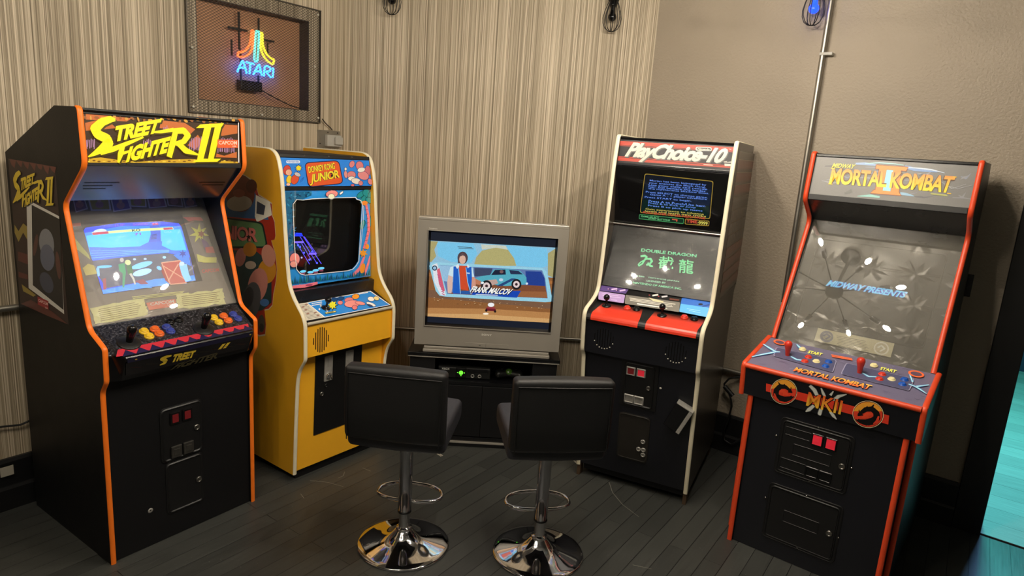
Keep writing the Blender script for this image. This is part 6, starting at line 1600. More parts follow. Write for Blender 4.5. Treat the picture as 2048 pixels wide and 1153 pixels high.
M['filament'] = mat('glowing_filament', (255, 242, 222), .5, emit=(255, 242, 222), es=130 * BULB_W); M['filament_dim'] = mat('softer_filament', (255, 242, 222), .5, emit=(255, 242, 222), es=88 * BULB_W)
chandelier((.512, 2.408, 2.56), 'black spoked chandelier of clear globe bulbs reflected in the worn glass of the right cabinet', M['filament'])
chandelier((-.93, 1.13, 2.58), 'black spoked chandelier of clear globe bulbs reflected in the lower glass of the two-screen cabinet', M['filament_dim'])
# ------------------------------------------------------------------ arcade cabinets (local frame: x across, y into the cabinet, z up)
TH = .019
def cab_root(x, y, a, W, label):
    return thing('arcade_cabinet', label, 'arcade cabinet', (x + W / 2 * cos(a), y + W / 2 * sin(a), 0), a, 'arcade cabinets round the corner')
def sides(root, W, prof, back, m_side, m_trim, trim_lab, bulge=.005, th=TH, trim_prof=None, w_off=0):
    out = []
    for sx in (-1, 1):
        x0 = -W / 2 - w_off if sx < 0 else W / 2 + w_off - th; b = MB(); b.prism(prof + back, x0, x0 + th); p = b.build('side_panel', m_side, root); out.append(p)
        b = MB(); edge_trim(b, trim_prof or prof, x0 - .0008, x0 + th + .0008, bulge); b.build('edge_trim', m_trim, root, label=trim_lab)
    return out
def panel(root, name, W, plane, v0, v1, m, thick=.012, u0=TH, u1=None, off=0, bevel=0, label=None):
    b = MB(); slab(b, W, plane, u0 + .0005, v0, (u1 if u1 is not None else W - TH) - .0005, v1, off - thick, off); return b.build(name, m, root, bevel=bevel, label=label)

# ---- 1. black cabinet with orange trim, far left
def cab_orange():
    W = .6638; r = cab_root(-1.5525, 2.3762, .9858, W, 'black arcade cabinet with orange trim, fighting game, at far left against the striped wall')
    front = [(.214, 1.812), (.036, 1.812), (.022, 1.606), (.204, 1.449), (.072, .979), (-.040, .928), (-.038, .796), (.0, .746), (.0, .0)]
    fr = fillet(front, {1: .018, 2: .03, 3: .03, 4: .03, 5: .012, 6: .012, 7: .02}); i0 = 1
    sp = sides(r, W, fr, [(.70, .0), (.70, 1.614)], M['black'], M['orange'], 'bright orange edge trim', trim_prof=fr[i0:])
    b = MB(); side_art(b, -W / 2, A['sf_side'], -1); b.build('side_art', M['art'], sp[0], label='fighting game sticker with yellow lettering')
    MQ = (.046, 1.81, .035, 1.605)
    b = MB(); slab(b, W, MQ, TH + .001, 0, W - TH - .001, .022, -.02, .004); b.build('marquee_retainer', M['black_metal'], r, bevel=.002)
    b = MB(); slab(b, W, MQ, TH + .001, .186, W - TH - .001, .206, -.02, .004); b.build('marquee_retainer', M['black_metal'], r, bevel=.002)
    b = MB(); slab(b, W, MQ, TH + .001, .02, W - TH - .001, .188, -.004, 0); front_art(b, W, MQ, A['sf_marquee']); b.build('marquee', M['backlit_a'], r, label='lit yellow lettered marquee')
    b = MB(); b.prism([(.034, 1.803), (.21, 1.803), (.68, 1.606), (.68, 1.59), (.2, 1.785), (.045, 1.79)], -W / 2 + TH, W / 2 - TH); b.build('top_panel', M['black'], r)
    # hood under the marquee, with speaker slots
    HD = (.045, 1.607, .41, 1.470); HL = hypot(.365, .137)
    b = MB(); b.prism([(.045, 1.607), (.20, 1.462), (.425, 1.468), (.425, 1.52), (.06, 1.62)], -W / 2 + TH + .0005, W / 2 - TH - .0005); hood = b.build('hood', M['hood_satin'], r)
    HP = (.045, 1.607, .20, 1.462); b = MB()
    for u0, u1, v in ((.045, .17, .10), (.045, .15, .118), (.05, .13, .136), (.5, .62, .10), (.52, .62, .118)):
        b = MB(); slab(b, W, HP, u0, v, u1, v + .006, -.002, .0008); b.build('speaker_slot', M['black_plastic'], hood)
    # bezel, tube and pane
    BZ = (.424, 1.466, .105, .982); BL = hypot(.319, .484)
    b = MB(); slab(b, W, BZ, TH + .001, 0, W - TH - .001, BL, -.012, -.006); front_art(b, W, BZ, A['sf_bezel'], lift=-.0058); b.build('bezel', M['art'], r, label='printed screen surround')
    b = MB(); front_art(b, W, BZ, A['sf_screen'], lift=-.004); b.build('screen', M['tube'], r, label='lit screen showing an airfield fight scene')
    GP = (.3526, 1.4616, .09, .984); b = MB(); slab(b, W, GP, TH + .001, .0, W - TH - .001, .545, 0, .003); b.build('screen_glass', M['glass_sf'], r)
    # control panel
    CP = (.09, .982, -.083, .9); CL = hypot(.173, .082)
    b = MB(); sec = [(.1, .985), (.09, .982), (-.083, .9), (-.091, .8965), (-.0935, .892), (-.051, .802), (-.046, .79), (.07, .788)]
    rows = []
    for u, k in ((TH + .001, .55), (.03, .6), (.058, 1), (W - .058, 1), (W - .03, .6), (W - TH - .001, .55)):
        rows.append([(u - W / 2, (y if y > -.02 else -.02 + (y + .02) * (1 if k == 1 else (k - .55) * 1.2 + .25)), z) for y, z in sec])
    b.grid([q[:3] for q in rows], sm=False); b.grid([q[2:] + q[:1] for q in rows], sm=False, mi=2); b.face(rows[0], 2); b.face(rows[-1][::-1], 2)
    front_art(b, W, CP, A['sf_panel'], lift=.0006, mi=1)
    front_art(b, W, (-.0945, .892, -.052, .802), A['sf_apron'], mi=1, lift=.0022)
    cp = b.build('control_panel', [M['granite'], M['art_gloss'], M['black_gloss']], r, label='control panel with speckled grey print')
    for n, (u, v, m, l) in enumerate(((.185, .078, 'yellow_b', 'yellow'), (.229, .077, 'orange_b', 'orange'), (.277, .078, 'blue_b', 'blue'), (.189, .112, 'yellow_b', 'yellow'), (.232, .108, 'orange_b', 'orange'), (.279, .106, 'blue_b', 'blue'),
        (.489, .073, 'yellow_b', 'yellow'), (.537, .073, 'orange_b', 'orange'), (.583, .074, 'blue_b', 'blue'), (.493, .109, 'yellow_b', 'yellow'), (.538, .109, 'orange_b', 'orange'), (.587, .108, 'blue_b', 'blue'), (.306, .049, 'black_b', 'black'), (.345, .045, 'black_b', 'black'))):
        button(cp, W, CP, u, v, M[m], l + ' push button', base=.0008)
    joystick(cp, W, CP, .105, .125, M['black_plastic'], M['black_metal'], 'grip', 'black joystick', base=.0008); joystick(cp, W, CP, .41, .129, M['black_plastic'], M['black_metal'], 'grip', 'black joystick', base=.0008)
    # lower front with its doors
    FP = (.010, .79, .010, 0)
    panel(r, 'front_panel', W, FP, .0, .788, M['black'], .016)
    D = (.012, .746, .012, 0); b = MB(); slab(b, W, D, .225, .142, .412, .39, -.004, .006, .02); ring_frame(b, W, D, .228, .145, .409, .387, .012, .005, .011, .02); cdr = b.build('coin_door', M['black_metal'], r, bevel=.0015)
    for u in (.288, .342):
        b = MB(); slab(b, W, D, u - .022, .168, u + .022, .222, .006, .013); b.build('coin_slot', M['black_plastic'], cdr, bevel=.003)
        b = MB(); slab(b, W, D, u - .013, .178, u + .013, .214, .0125, .015); b.build('coin_window', M['red_dim'], cdr, label='dim red coin window')
        b = MB(); slab(b, W, D, u - .023, .322, u + .023, .376, .006, .016); slab(b, W, D, u - .014, .334, u + .014, .366, .006, .0175); b.build('coin_return', M['worn_metal'], cdr, bevel=.003)
    lock(cdr, W, D, .385, .270, M['steel'], .006)
    b = MB(); slab(b, W, D, .240, .395, .409, .636, -.004, .005, .018); ring_frame(b, W, D, .243, .398, .406, .633, .011, .004, .010, .018); cb = b.build('cash_door', M['black_metal'], r, bevel=.0015)
    lock(cb, W, D, .387, .522, M['steel'], .005)
    b = MB(); b.lathe([(.011, 0), (.011, .002), (.006, .003), (0, .001)], on_plane(W, D, .171, .582, 0), 14, (0, -1, 0)); b.build('screw_plug', M['gray_plate'], r)
    b = MB(); b.box((-W / 2 + TH, .683, .0), (W / 2 - TH, .698, 1.60)); b.build('back_panel', M['black'], r)
    return r

# ---- 2. mustard cabinet with cream trim
def cab_yellow():
    W = .6033; r = cab_root(-1.0522, 3.118, .945, W, 'mustard yellow arcade cabinet with cream trim and blue artwork, second from left')
    front = [(.735, 1.69), (.155, 1.69), (.115, 1.573), (.072, 1.141), (.052, 1.012), (-.071, .888), (-.072, .684), (-.012, .60), (.005, .30), (.016, .04)]
    fr = fillet(front, {1: .07, 2: .06, 3: .1, 4: .09, 5: .05, 6: .012, 7: .09}); back = [(.735, .04)]
    sp = sides(r, W, fr, back, M['mustard'], M['cream'], 'cream edge trim', .006, .02)
    b = MB(); side_art(b, -W / 2, A['dk_side'], -1); b.build('side_art', M['art'], sp[0], label='red, green and blue side sticker lettered JUNIOR')
    b = MB(); b.prism([(.155, 1.672), (.72, 1.672), (.72, 1.66), (.165, 1.655)], -W / 2 + .02, W / 2 - .02); b.build('top_panel', M['black'], r)
    MQ = (.152, 1.665, .122, 1.518)
    b = MB(); slab(b, W, MQ, .0205, -.006, W - .0205, .012, -.012, .006); b.build('marquee_retainer', M['black_metal'], r, bevel=.002)
    for u in (.16, .31, .46):
        b = MB(); b.lathe([(.004, 0), (.004, .001), (0, .003)], on_plane(W, MQ, u, .0, .006), 10, plane_axes(MQ)[2]); b.build('screw', M['steel'], r)
    b = MB(); slab(b, W, MQ, .0205, .012, W - .0205, .152, -.008, 0); front_art(b, W, MQ, A['dk_marquee']); b.build('marquee', M['backlit_b'], r, label='blue marquee with orange sign')
    BZ = (.132, 1.515, .108, .995)
    b = MB(); slab(b, W, BZ, .0205, -.004, W - .0205, .018, -.012, .006); b.build('marquee_retainer', M['black_metal'], r, bevel=.002)
    b = MB(); slab(b, W, BZ, .0205, .018, W - .0205, .52, -.05, -.046); b.build('monitor_backing', M['black_plastic'], r)
    b = MB(); front_art(b, W, BZ, A['dk_bezel'], lift=-.004); b.build('bezel', M['art_gloss'], r, label='blue jungle print screen surround')
    b = MB(); front_art(b, W, BZ, A['dk_screen'], lift=-.045); b.build('screen', M['tube'], r, label='dark screen with purple game platforms')
    b = MB(); slab(b, W, BZ, .0205, .012, W - .0205, .512, 0, .003); b.build('screen_glass', M['glass'], r)
    CP = (.09, .938, -.058, .876)
    b = MB(); b.prism([(.106, 1.0), (.11, .93), (.088, .93), (.084, .995)], -W / 2 + .0205, W / 2 - .0205); b.build('glare_strip', M['hood_black'], r)
    b = MB(); slab(b, W, CP, .0205, 0, W - .0205, .162, -.012, 0); front_art(b, W, CP, A['dk_panel'], mi=1); cp = b.build('control_panel', [M['black_metal'], M['art_gloss']], r, label='blue printed control panel')
    joystick(cp, W, CP, .192, .088, M['black_plastic'], M['black_plastic'], 'ball', 'black ball top joystick', base=.0006)
    b = MB(); b.tube([(-W / 2 + .022, -.066, .864), (W / 2 - .022, -.066, .864)], .0085, 10); b.build('panel_edge_strip', M['silver_cream'], r, label='pale metal nosing')
    FP = (-.062, .862, -.062, .69)
    panel(r, 'speaker_panel', W, FP, 0, .172, M['mustard'], .014, .0205, W - .0205)
    b = MB()
    for k in range(8):
        u = .062 + .0128 * k; hh = (.018, .045, .06, .066, .066, .06, .045, .018)[k]; slab(b, W, FP, u, .094 - hh, u + .0055, .094 + hh, -.002, .0006, .0024)
    b.build('speaker_grille', M['slot'], r, label='dark vertical speaker slots')
    FL = (.002, .69, .022, .05)
    panel(r, 'front_panel', W, FL, 0, .638, M['mustard'], .014, .0205, W - .0205)
    b = MB(); slab(b, W, FL, .125, .0, .432, .47, 0, .004); dr = b.build('coin_door', M['black_metal'], r, bevel=.001)
    for u in (.205, .343):
        b = MB(); slab(b, W, FL, u - .026, .04, u + .026, .18, .004, .009, .004); slab(b, W, FL, u - .006, .05, u + .004, .1, .009, .0105); c = b.build('coin_plate', M['gray_plate'], dr, bevel=.001, label='steel coin entry plate')
        b = MB(); b.lathe([(.016, 0), (.016, .006), (.01, .012), (0, .013)], on_plane(W, FL, u, .15, .009), 16, (0, -1, 0)); b.tube([on_plane(W, FL, u, .148, .02), on_plane(W, FL, u + .012, .168, .022)], .004, 8); b.build('return_knob', M['chrome'], dr, label='chrome coin return knob')
    lock(dr, W, FL, .168, .245, M['steel'], .004, .010); lock(dr, W, FL, .194, .204, M['black_plastic'], .004, .009, 'black plug')
    b = MB(); b.box((-W / 2 + .03, .04, 0), (W / 2 - .03, .70, .05)); b.build('plinth', M['black'], r)
    b = MB(); b.box((-W / 2 + .021, .715, .05), (W / 2 - .021, .73, 1.66)); b.build('back_panel', M['black'], r)
    return r

# ---- 3. black two-screen cabinet with cream trim
def cab_two_screen():
    W = .6172; t = .02; r = cab_root(.4483, 3.4671, -.4429, W, 'black two-screen arcade cabinet with cream trim, right of the television')
    front = [(.74, 1.876), (.105, 1.876), (.075, 1.725), (.05, 1.42), (.022, 1.115), (.0, 1.04), (-.165, .988), (-.18, .955), (-.162, .770), (-.128, .738), (-.04, .065)]
    fr = fillet(front, {1: .02, 2: .05, 4: .08, 5: .11, 6: .03, 7: .03, 8: .014, 9: .03})
    sp = sides(r, W, fr, [(.74, .065)], M['brown_wood'], M['cream'], 'cream edge trim', .006, t)
    b = MB(); side_art(b, W / 2, A['pc_side'], 1); b.build('side_art', M['art_gloss'], sp[1], label='striped brown and red side sticker')
    b = MB(); b.prism([(.108, 1.868), (.73, 1.868), (.73, 1.852), (.115, 1.852)], -W / 2 + t, W / 2 - t); b.build('top_panel', M['black'], r)
    MQ = (.115, 1.862, .1, 1.735); b = MB(); slab(b, W, MQ, t + .0005, -.004, W - t - .0005, .134, -.01, 0); front_art(b, W, MQ, A['pc_marquee']); b.build('marquee', M['backlit_c'], r, label='black and red marquee with silver script')
    b = MB(); b.prism([(.09, 1.737), (.09, 1.722), (.2, 1.722), (.2, 1.737)], -W / 2 + t + .0005, W / 2 - t - .0005); b.build('marquee_retainer', M['hood_black'], r, bevel=.003)
    UP = (.075, 1.72, .147, 1.417); LO = (.147, 1.413, .029, 1.088); UL = hypot(.072, .303); LL = hypot(.118, .325)
    b = MB(); slab(b, W, UP, t + .0005, 0, W - t - .0005, UL, -.006, -.004); b.build('bezel', M['black_plastic'], r)
    b = MB(); front_art(b, W, UP, A['pc_up'], lift=-.0036); b.build('screen', M['tube_pc'], r, label='upper screen full of blue and green text')
    b = MB(); slab(b, W, UP, t + .0005, 0, W - t - .0005, UL, 0, .003); b.build('screen_glass', M['glass'], r)
    b = MB(); slab(b, W, LO, t + .0005, .0, W - t - .0005, LL, -.006, -.004); b.build('bezel', M['black_plastic'], r)
    b = MB(); front_art(b, W, LO, A['pc_low'], lift=-.0036); b.build('screen', M['tube_pc'], r, label='lower screen with green title lettering')
    b = MB(); slab(b, W, LO, t + .0005, 0, W - t - .0005, LL, 0, .003); b.build('screen_glass', M['glass_pc'], r)
    b = MB(); b.tube([(-W / 2 + t, .135, 1.413), (W / 2 - t, .135, 1.413)], .006, 8); b.build('screen_divider', M['steel'], r, label='steel strip between the screens')
    IN = (.045, 1.09, -.022, 1.028); IL = hypot(.067, .062)
    b = MB(); slab(b, W, IN, t + .0005, 0, W - t - .0005, IL + .008, -.01, 0); front_art(b, W, IN, A['pc_instr'], mi=1); b.build('instruction_strip', [M['black_plastic'], M['art_gloss']], r, label='purple, grey and blue instruction cards')
    CP = (-.02, 1.008, -.168, .972); CL = hypot(.148, .036)
    b = MB(); b.prism([(-.015, 1.01), (-.02, 1.008), (-.15, .977)] + [(-.15 - .028 * sin(a), .977 - .03 * (1 - cos(a)) - .002) for a in [radians(q) for q in (20, 40, 60, 80, 100)]] + [(-.165, .93), (-.02, .93)], -W / 2 + t + .0005, W / 2 - t - .0005)
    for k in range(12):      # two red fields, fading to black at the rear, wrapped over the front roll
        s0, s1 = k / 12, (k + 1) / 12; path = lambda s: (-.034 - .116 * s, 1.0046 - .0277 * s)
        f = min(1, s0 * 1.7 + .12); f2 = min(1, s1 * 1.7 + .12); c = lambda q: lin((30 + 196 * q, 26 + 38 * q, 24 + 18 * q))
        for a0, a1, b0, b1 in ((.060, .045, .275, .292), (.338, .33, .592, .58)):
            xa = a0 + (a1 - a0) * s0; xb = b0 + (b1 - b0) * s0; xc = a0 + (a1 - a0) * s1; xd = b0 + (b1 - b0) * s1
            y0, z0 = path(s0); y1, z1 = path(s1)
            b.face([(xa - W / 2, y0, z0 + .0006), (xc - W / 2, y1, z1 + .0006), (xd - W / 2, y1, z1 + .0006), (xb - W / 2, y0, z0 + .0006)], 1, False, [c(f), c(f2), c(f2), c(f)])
    roll = [(-.15, .9772)] + [(-.15 - .029 * sin(a), .9775 - .031 * (1 - cos(a)) - .0015) for a in [radians(q) for q in (20, 40, 60, 80, 100)]]
    for (y0, z0), (y1, z1) in zip(roll, roll[1:]):
        for xa, xb in ((.045, .292), (.33, .58)): b.face([(xa - W / 2, y0 - .0004, z0 + .0004), (xa - W / 2, y1 - .0004, z1), (xb - W / 2, y1 - .0004, z1), (xb - W / 2, y0 - .0004, z0 + .0004)], 1, True, lin((226, 64, 42)))
    cp = b.build('control_panel', [M['black_metal'], M['art_gloss']], r, label='control panel with two red fields')
    for u, v, m, l in ((.198, .038, 'red_b', 'red'), (.246, .034, 'black_b', 'black'), (.492, .034, 'red_b', 'red'), (.541, .034, 'black_b', 'black')): button(cp, W, CP, u, v, M[m], l + ' push button', .015, .014, .0008)
    joystick(cp, W, CP, .089, .047, M['black_plastic'], M['black_plastic'], 'ball', 'black ball top joystick', base=.001); joystick(cp, W, CP, .383, .05, M['black_plastic'], M['black_plastic'], 'ball', 'black ball top joystick', base=.001)
    SPK = (-.160, .935, -.147, .757); panel(r, 'speaker_panel', W, SPK, 0, .178, M['navy'], .014, t, W - t)
    for uc in (.119, .49):
        b = MB()
        for k in range(8):
            du = -.049 + .014 * k; hh = sqrt(max(0, .052 ** 2 - du ** 2)) + .004; slab(b, W, SPK, uc + du - .002, .09 - hh, uc + du + .002, .09 + hh, -.002, .0006, .0019)
        g = b.build('speaker_grille', M['black_plastic'], r); b = MB()
        for k in range(8):
            du = -.049 + .014 * k; hh = sqrt(max(0, .052 ** 2 - du ** 2)) + .002; b.lathe([(.0032, 0), (.0032, .001), (0, .0014)], on_plane(W, SPK, uc + du, .09 + hh, .0006), 8, (0, -1, 0))
        b.build('grille_dots', M['pin'], g, label='pale dots along the foot of the slots')  # plain pale dots, one at the lower end of each slot
    FL = (-.117, .757, -.03, .075); panel(r, 'front_panel', W, FL, 0, .688, M['navy'], .014, t, W - t)
    b = MB(); slab(b, W, FL, .218, .004, .412, .27, 0, .006, .006); ring_frame(b, W, FL, .236, .018, .394, .258, .008, .006, .012, .016); dr = b.build('coin_door', M['black_metal'], r, bevel=.0012)
    for u, m in ((.268, 'red_dim'), (.322, 'red_glow')):
        b = MB(); ring_frame(b, W, FL, u - .024, .042, u + .024, .09, .009, .006, .014, .003); b.build('coin_slot', M['gray_plate'], dr)
        b = MB(); slab(b, W, FL, u - .017, .048, u + .017, .084, .004, .009); b.build('coin_window', M[m], dr, label='red coin window')
    for u in (.268, .321):
        b = MB(); ring_frame(b, W, FL, u - .026, .2, u + .026, .248, .008, .006, .014, .003); slab(b, W, FL, u - .018, .207, u + .018, .241, .004, .0075); b.build('coin_return', M['gray_plate'], dr)
    lock(dr, W, FL, .366, .142, M['steel'], .006, .011)
    b = MB(); slab(b, W, FL, .222, .312, .39, .586, 0, .005, .02); ring_frame(b, W, FL, .224, .314, .388, .584, .009, .004, .009, .02); cb = b.build('cash_door', M['rust'], r, label='worn black cash door')
    for u, v in ((.361, .458), (.341, .508), (.367, .506), (.367, .536)): lock(cb, W, FL, u, v, M['gray_plate'], .005, .011, 'worn lock barrel')
    e1, e2, n = plane_axes(FL); c = on_plane(W, FL, .535, .252, .001); ax = Vector((.40, 0, 0)) + Vector((0, 0, .918)); ax.normalize(); sx = Vector((ax.z, 0, -ax.x)); b = MB()
    p = lambda a, h, o_: c + sx * a + ax * h + n * o_
    for a0, a1, h0, h1, o1, mi in ((-.045, .025, -.068, .068, .05, 0), (.028, .047, -.068, .068, .05, 1), (-.045, .047, .0685, .0745, .052, 1)):
        q = [p(a, h, o_) for o_ in (0, o1) for h in (h0, h1) for a in (a0, a1)]; i = len(b.v); b.v += [tuple(v) for v in q]
        for fc in ((0, 2, 3, 1), (4, 5, 7, 6), (0, 1, 5, 4), (2, 6, 7, 3), (0, 4, 6, 2), (1, 3, 7, 5)): b.f.append([i + k for k in fc]); b.mi.append(mi); b.sm.append(False); b.col.append(None)
    b.build('lock_box', [M['black_gloss'], M['gray_plate']], r, bevel=.002, label='tilted black metal lock box')
    b = MB(); b.lathe([(.006, 0), (.006, .002), (0, .004)], on_plane(W, FL, .426, .13, 0), 10, (0, -1, 0)); b.build('screw', M['pin'], r)
    b = MB(); b.box((-W / 2 + .03, .0, .03), (W / 2 - .03, .72, .075)); b.build('plinth', M['black'], r)
    for sx in (-1, 1):
        for y in (-.036, .66): b = MB(); b.box((sx * (W / 2 - .012) - .009, y, 0), (sx * (W / 2 - .012) + .009, y + .05, .066)); b.build('leg', M['wood_foot'], r)
    b = MB(); b.box((-W / 2 + t, .72, .075), (W / 2 - t, .735, 1.86)); b.build('back_panel', M['black'], r)
    return r

# ---- 4. black cabinet with red-orange trim, right
def cab_red():
    W = .6919; Wc = .7313; Wl = .6478; t = .02; r = cab_root(1.1034, 2.8964, -.6659, W, 'black arcade cabinet with red-orange trim and worn glass, at far right')
    front = [(.51, 1.85), (.479, 1.85), (.447, 1.627), (.598, 1.527), (.283, .955), (.06, .91), (.06, .04)]
    fr = fillet(front, {1: .014, 2: .03, 3: .05}); up = [p for p in fr if p[1] > .94]
    sides(r, W, fr, [(.90, .04), (.90, 1.80), (.86, 1.85)], M['navy'], M['red_orange'], 'red-orange edge trim', .007, t, trim_prof=up)
    for sx in (-1, 1):
        x0 = -W / 2 if sx < 0 else W / 2 - t; b = MB(); edge_trim(b, [(.06, .74), (.06, .04)], x0 - .0008, x0 + t + .0008, .006); b.build('edge_trim', M['red_orange'], r, label='red-orange edge trim')
    MQ = (.492, 1.846, .46, 1.627); b = MB(); slab(b, W, MQ, t + .0005, .0, W - t - .0005, .014, -.02, .006); b.build('marquee_retainer', M['black_gloss'], r, bevel=.003)
    b = MB(); slab(b, W, MQ, t + .0005, .012, W - t - .0005, .196, -.006, 0); front_art(b, W, MQ, A['mk_marquee']); b.build('marquee', M['backlit_mk'], r, label='silver marquee with yellow and orange lettering')
    b = MB(); slab(b, W, MQ, t + .0005, .194, W - t - .0005, .222, -.03, .006); b.build('marquee_retainer', M['black_metal'], r, bevel=.003)
    b = MB(); b.prism([(.49, 1.842), (.85, 1.842), (.85, 1.826), (.5, 1.826)], -W / 2 + t, W / 2 - t); b.build('top_panel', M['black'], r)
    b = MB(); b.prism([(.47, 1.625), (.62, 1.524), (.66, 1.524), (.66, 1.56), (.5, 1.65)], -W / 2 + t + .0005, W / 2 - t - .0005); b.build('hood', M['hood_black'], r)
    GL_ = (.640, 1.545, .303, .937); GLL = hypot(.337, .608)
    b = MB()   # moulded black surround sinking to the picture tube
    P = lambda u, v, o: on_plane(W, GL_, u, v, o)
    outer = [(t + .001, 0), (W - t - .001, 0), (W - t - .001, GLL), (t + .001, GLL)]; inner = [(.068, .112), (.618, .112), (.618, .575), (.068, .575)]
    for k in range(4):
        a0, a1 = outer[k], outer[(k + 1) % 4]; c0, c1 = inner[k], inner[(k + 1) % 4]; b.face([P(*a0, -.012), P(*c0, -.03), P(*c1, -.03), P(*a1, -.012)])
    ring_frame(b, W, GL_, .062, .106, .624, .581, .012, -.034, -.024, .03)
    b.build('bezel', M['bezel_grey'], r)
    b = MB(); rows = []
    for i in range(9):
        v = .112 + (.575 - .112) * i / 8; rows.append([P(.068 + .55 * j / 8, v, -.033 + .012 * (1 - (j / 4 - 1) ** 2) * (1 - (i / 4 - 1) ** 2)) for j in range(9)])
    b.grid(rows[::-1]); b.build('picture_tube', M['tube_glass'], r, label='dark convex picture tube')
    b = MB(); front_art(b, W, GL_, A['mk_screen'], lift=-.017); b.build('screen', M['tube_mk'], r, label='lit blue title words on the screen')
    b = MB(); front_art(b, W, GL_, A['mk_card'], lift=-.009); b.build('instruction_card', M['art'], r, label='cream instruction card')
    b = MB(); slab(b, W, GL_, t + .001, 0, W - t - .001, GLL, 0, .004); b.build('screen_glass', M['glass_dusty'], r)
    # control panel box, wider than the body
    e = (Wc - W) / 2; x0, x1 = -W / 2 - e, W / 2 + e; CPp = [(.283, .958), (-.022, .894), (-.036, .884), (-.014, .738), (.02, .738), (.283, .89)]
    CP = (.283, .955, -.038, .888)
    b = MB(); b.prism([(.283, .954), (-.03, .889), (-.033, .875), (-.011, .742), (.055, .742), (.283, .89)], x0 + t, x1 - t); front_art(b, W, CP, A['mk_panel'], mi=1, lift=.0015)
    FF = (-.036, .88, -.014, .738); front_art(b, W, (-.034, .88, -.012, .738), A['mk_apron'], mi=1, lift=.004)
    cp = b.build('control_panel', [M['navy'], M['art_gloss']], r, label='stone print control panel with emblems')
    for sx in (0, 1):
        xx = x0 if not sx else x1 - t; b = MB(); b.prism([(.283, .957), (-.03, .89), (-.034, .88), (-.014, .74), (.055, .74), (.283, .89)], xx, xx + t); s_ = b.build('panel_cheek', M['navy'], cp)
        b = MB(); edge_trim(b, fillet([(.29, .958), (-.034, .89), (-.012, .738)], {1: .02}), xx - .001, xx + t + .001, .006); b.build('panel_cheek_trim', M['red_orange'], cp, label='red-orange trim')
    b = MB(); b.tube([(x0 + t, -.031, .882), (x1 - t, -.031, .882)], .0125, 10); b.build('panel_edge_strip', M['red_orange'], cp, label='red-orange front nosing')
    for u, v, m, l in ((.166, .062, 'white_b', 'cream'), (.211, .127, 'red_b', 'red'), (.21, .175, 'red_b', 'red'), (.252, .151, 'white_b', 'cream'), (.297, .126, 'blue2_b', 'blue'), (.298, .176, 'blue2_b', 'blue'),
                       (.466, .06, 'white_b', 'cream'), (.512, .127, 'red_b', 'red'), (.512, .175, 'red_b', 'red'), (.553, .152, 'white_b', 'cream'), (.596, .127, 'blue2_b', 'blue'), (.597, .174, 'blue2_b', 'blue')): button(cp, W, CP, u, v, M[m], l + ' push button', .0125, .010, .003)
    joystick(cp, W, CP, .128, .157, M['red_b'], M['black_plastic'], 'bat', 'red bat top joystick', base=.003); joystick(cp, W, CP, .431, .16, M['red_b'], M['black_plastic'], 'bat', 'red bat top joystick', base=.003)
    # lower body, narrower than the panel
    g = (W - Wl) / 2; lo = [(.0, .744), (.0, .0)]
    for sx in (-1, 1):
        xx = -Wl / 2 if sx < 0 else Wl / 2 - t; b = MB(); b.prism(lo + [(.10, 0), (.10, .744)], xx, xx + t); b.build('side_panel', M['navy'], r); b = MB(); edge_trim(b, lo, xx - .001, xx + t + .001, .006); b.build('edge_trim', M['red_orange'], r, label='red-orange edge trim')
    D = (.012, .742, .012, 0)
    b = MB(); slab(b, W, (.012, .742, .012, 0), g + t, 0, W - g - t, .74, -.016, 0); b.build('front_panel', M['navy'], r)
    b = MB(); b.box((-W / 2 + t, .07, .02), (W / 2 - t, .10, .74)); b.box((-W / 2 + t, .10, .02), (W / 2 - t, .9, .05)); b.build('base_board', M['black'], r)
    b = MB(); slab(b, W, D, .176, .062, .482, .33, 0, .003, .02); ring_frame(b, W, D, .176, .062, .482, .33, .006, .002, .006, .02); ring_frame(b, W, D, .187, .073, .471, .319, .008, .003, .011, .018); slab(b, W, D, .195, .081, .463, .311, .003, .007, .012)
    for u0, v0, u1, v1 in ((.244, .170, .405, .225), (.2, .1, .31, .14), (.2, .25, .31, .3)): ring_frame(b, W, D, u0, v0, u1, v1, .004, .007, .0095, .004)
    dr = b.build('coin_door', M['black_metal'], r)
    for u in (.338, .393):
        b = MB(); ring_frame(b, W, D, u - .025, .094, u + .025, .149, .008, .007, .016, .003); b.build('coin_slot', M['black_plastic'], dr); b = MB(); slab(b, W, D, u - .018, .100, u + .018, .143, .007, .013); slab(b, W, D, u - .008, .106, u + .008, .13, .013, .015); b.build('coin_window', M['red_glow'], dr, label='glowing red coin window')
        b = MB(); ring_frame(b, W, D, u - .027, .252, u + .027, .30, .007, .007, .014, .003); slab(b, W, D, u - .018, .26, u + .018, .293, .004, .0085); b.build('coin_return', M['black_plastic'], dr)
    lock(dr, W, D, .45, .205, M['steel'], .007)
    b = MB(); slab(b, W, D, .170, .384, .488, .66, 0, .003, .02); ring_frame(b, W, D, .170, .384, .488, .66, .006, .002, .006, .02); ring_frame(b, W, D, .18, .395, .477, .649, .008, .003, .011, .018); slab(b, W, D, .188, .403, .469, .641, .003, .007, .012); ring_frame(b, W, D, .25, .493, .404, .551, .004, .007, .0095, .004)
    cb = b.build('cash_door', M['black_metal'], r); lock(cb, W, D, .449, .524, M['steel'], .007)
    for u, v in ((.333, .066), (.166, .16), (.486, .2), (.333, .322), (.163, .47), (.486, .53), (.333, .392), (.333, .652)):
        b = MB(); b.lathe([(.005, 0), (.005, .002), (0, .004)], on_plane(W, D, u, v, .003), 10, (0, -1, 0)); b.build('screw', M['steel'], dr if v < .36 else cb)
    b = MB(); b.box((-W / 2 + t, .872, .04), (W / 2 - t, .888, 1.80)); b.build('back_panel', M['black'], r)
    return r
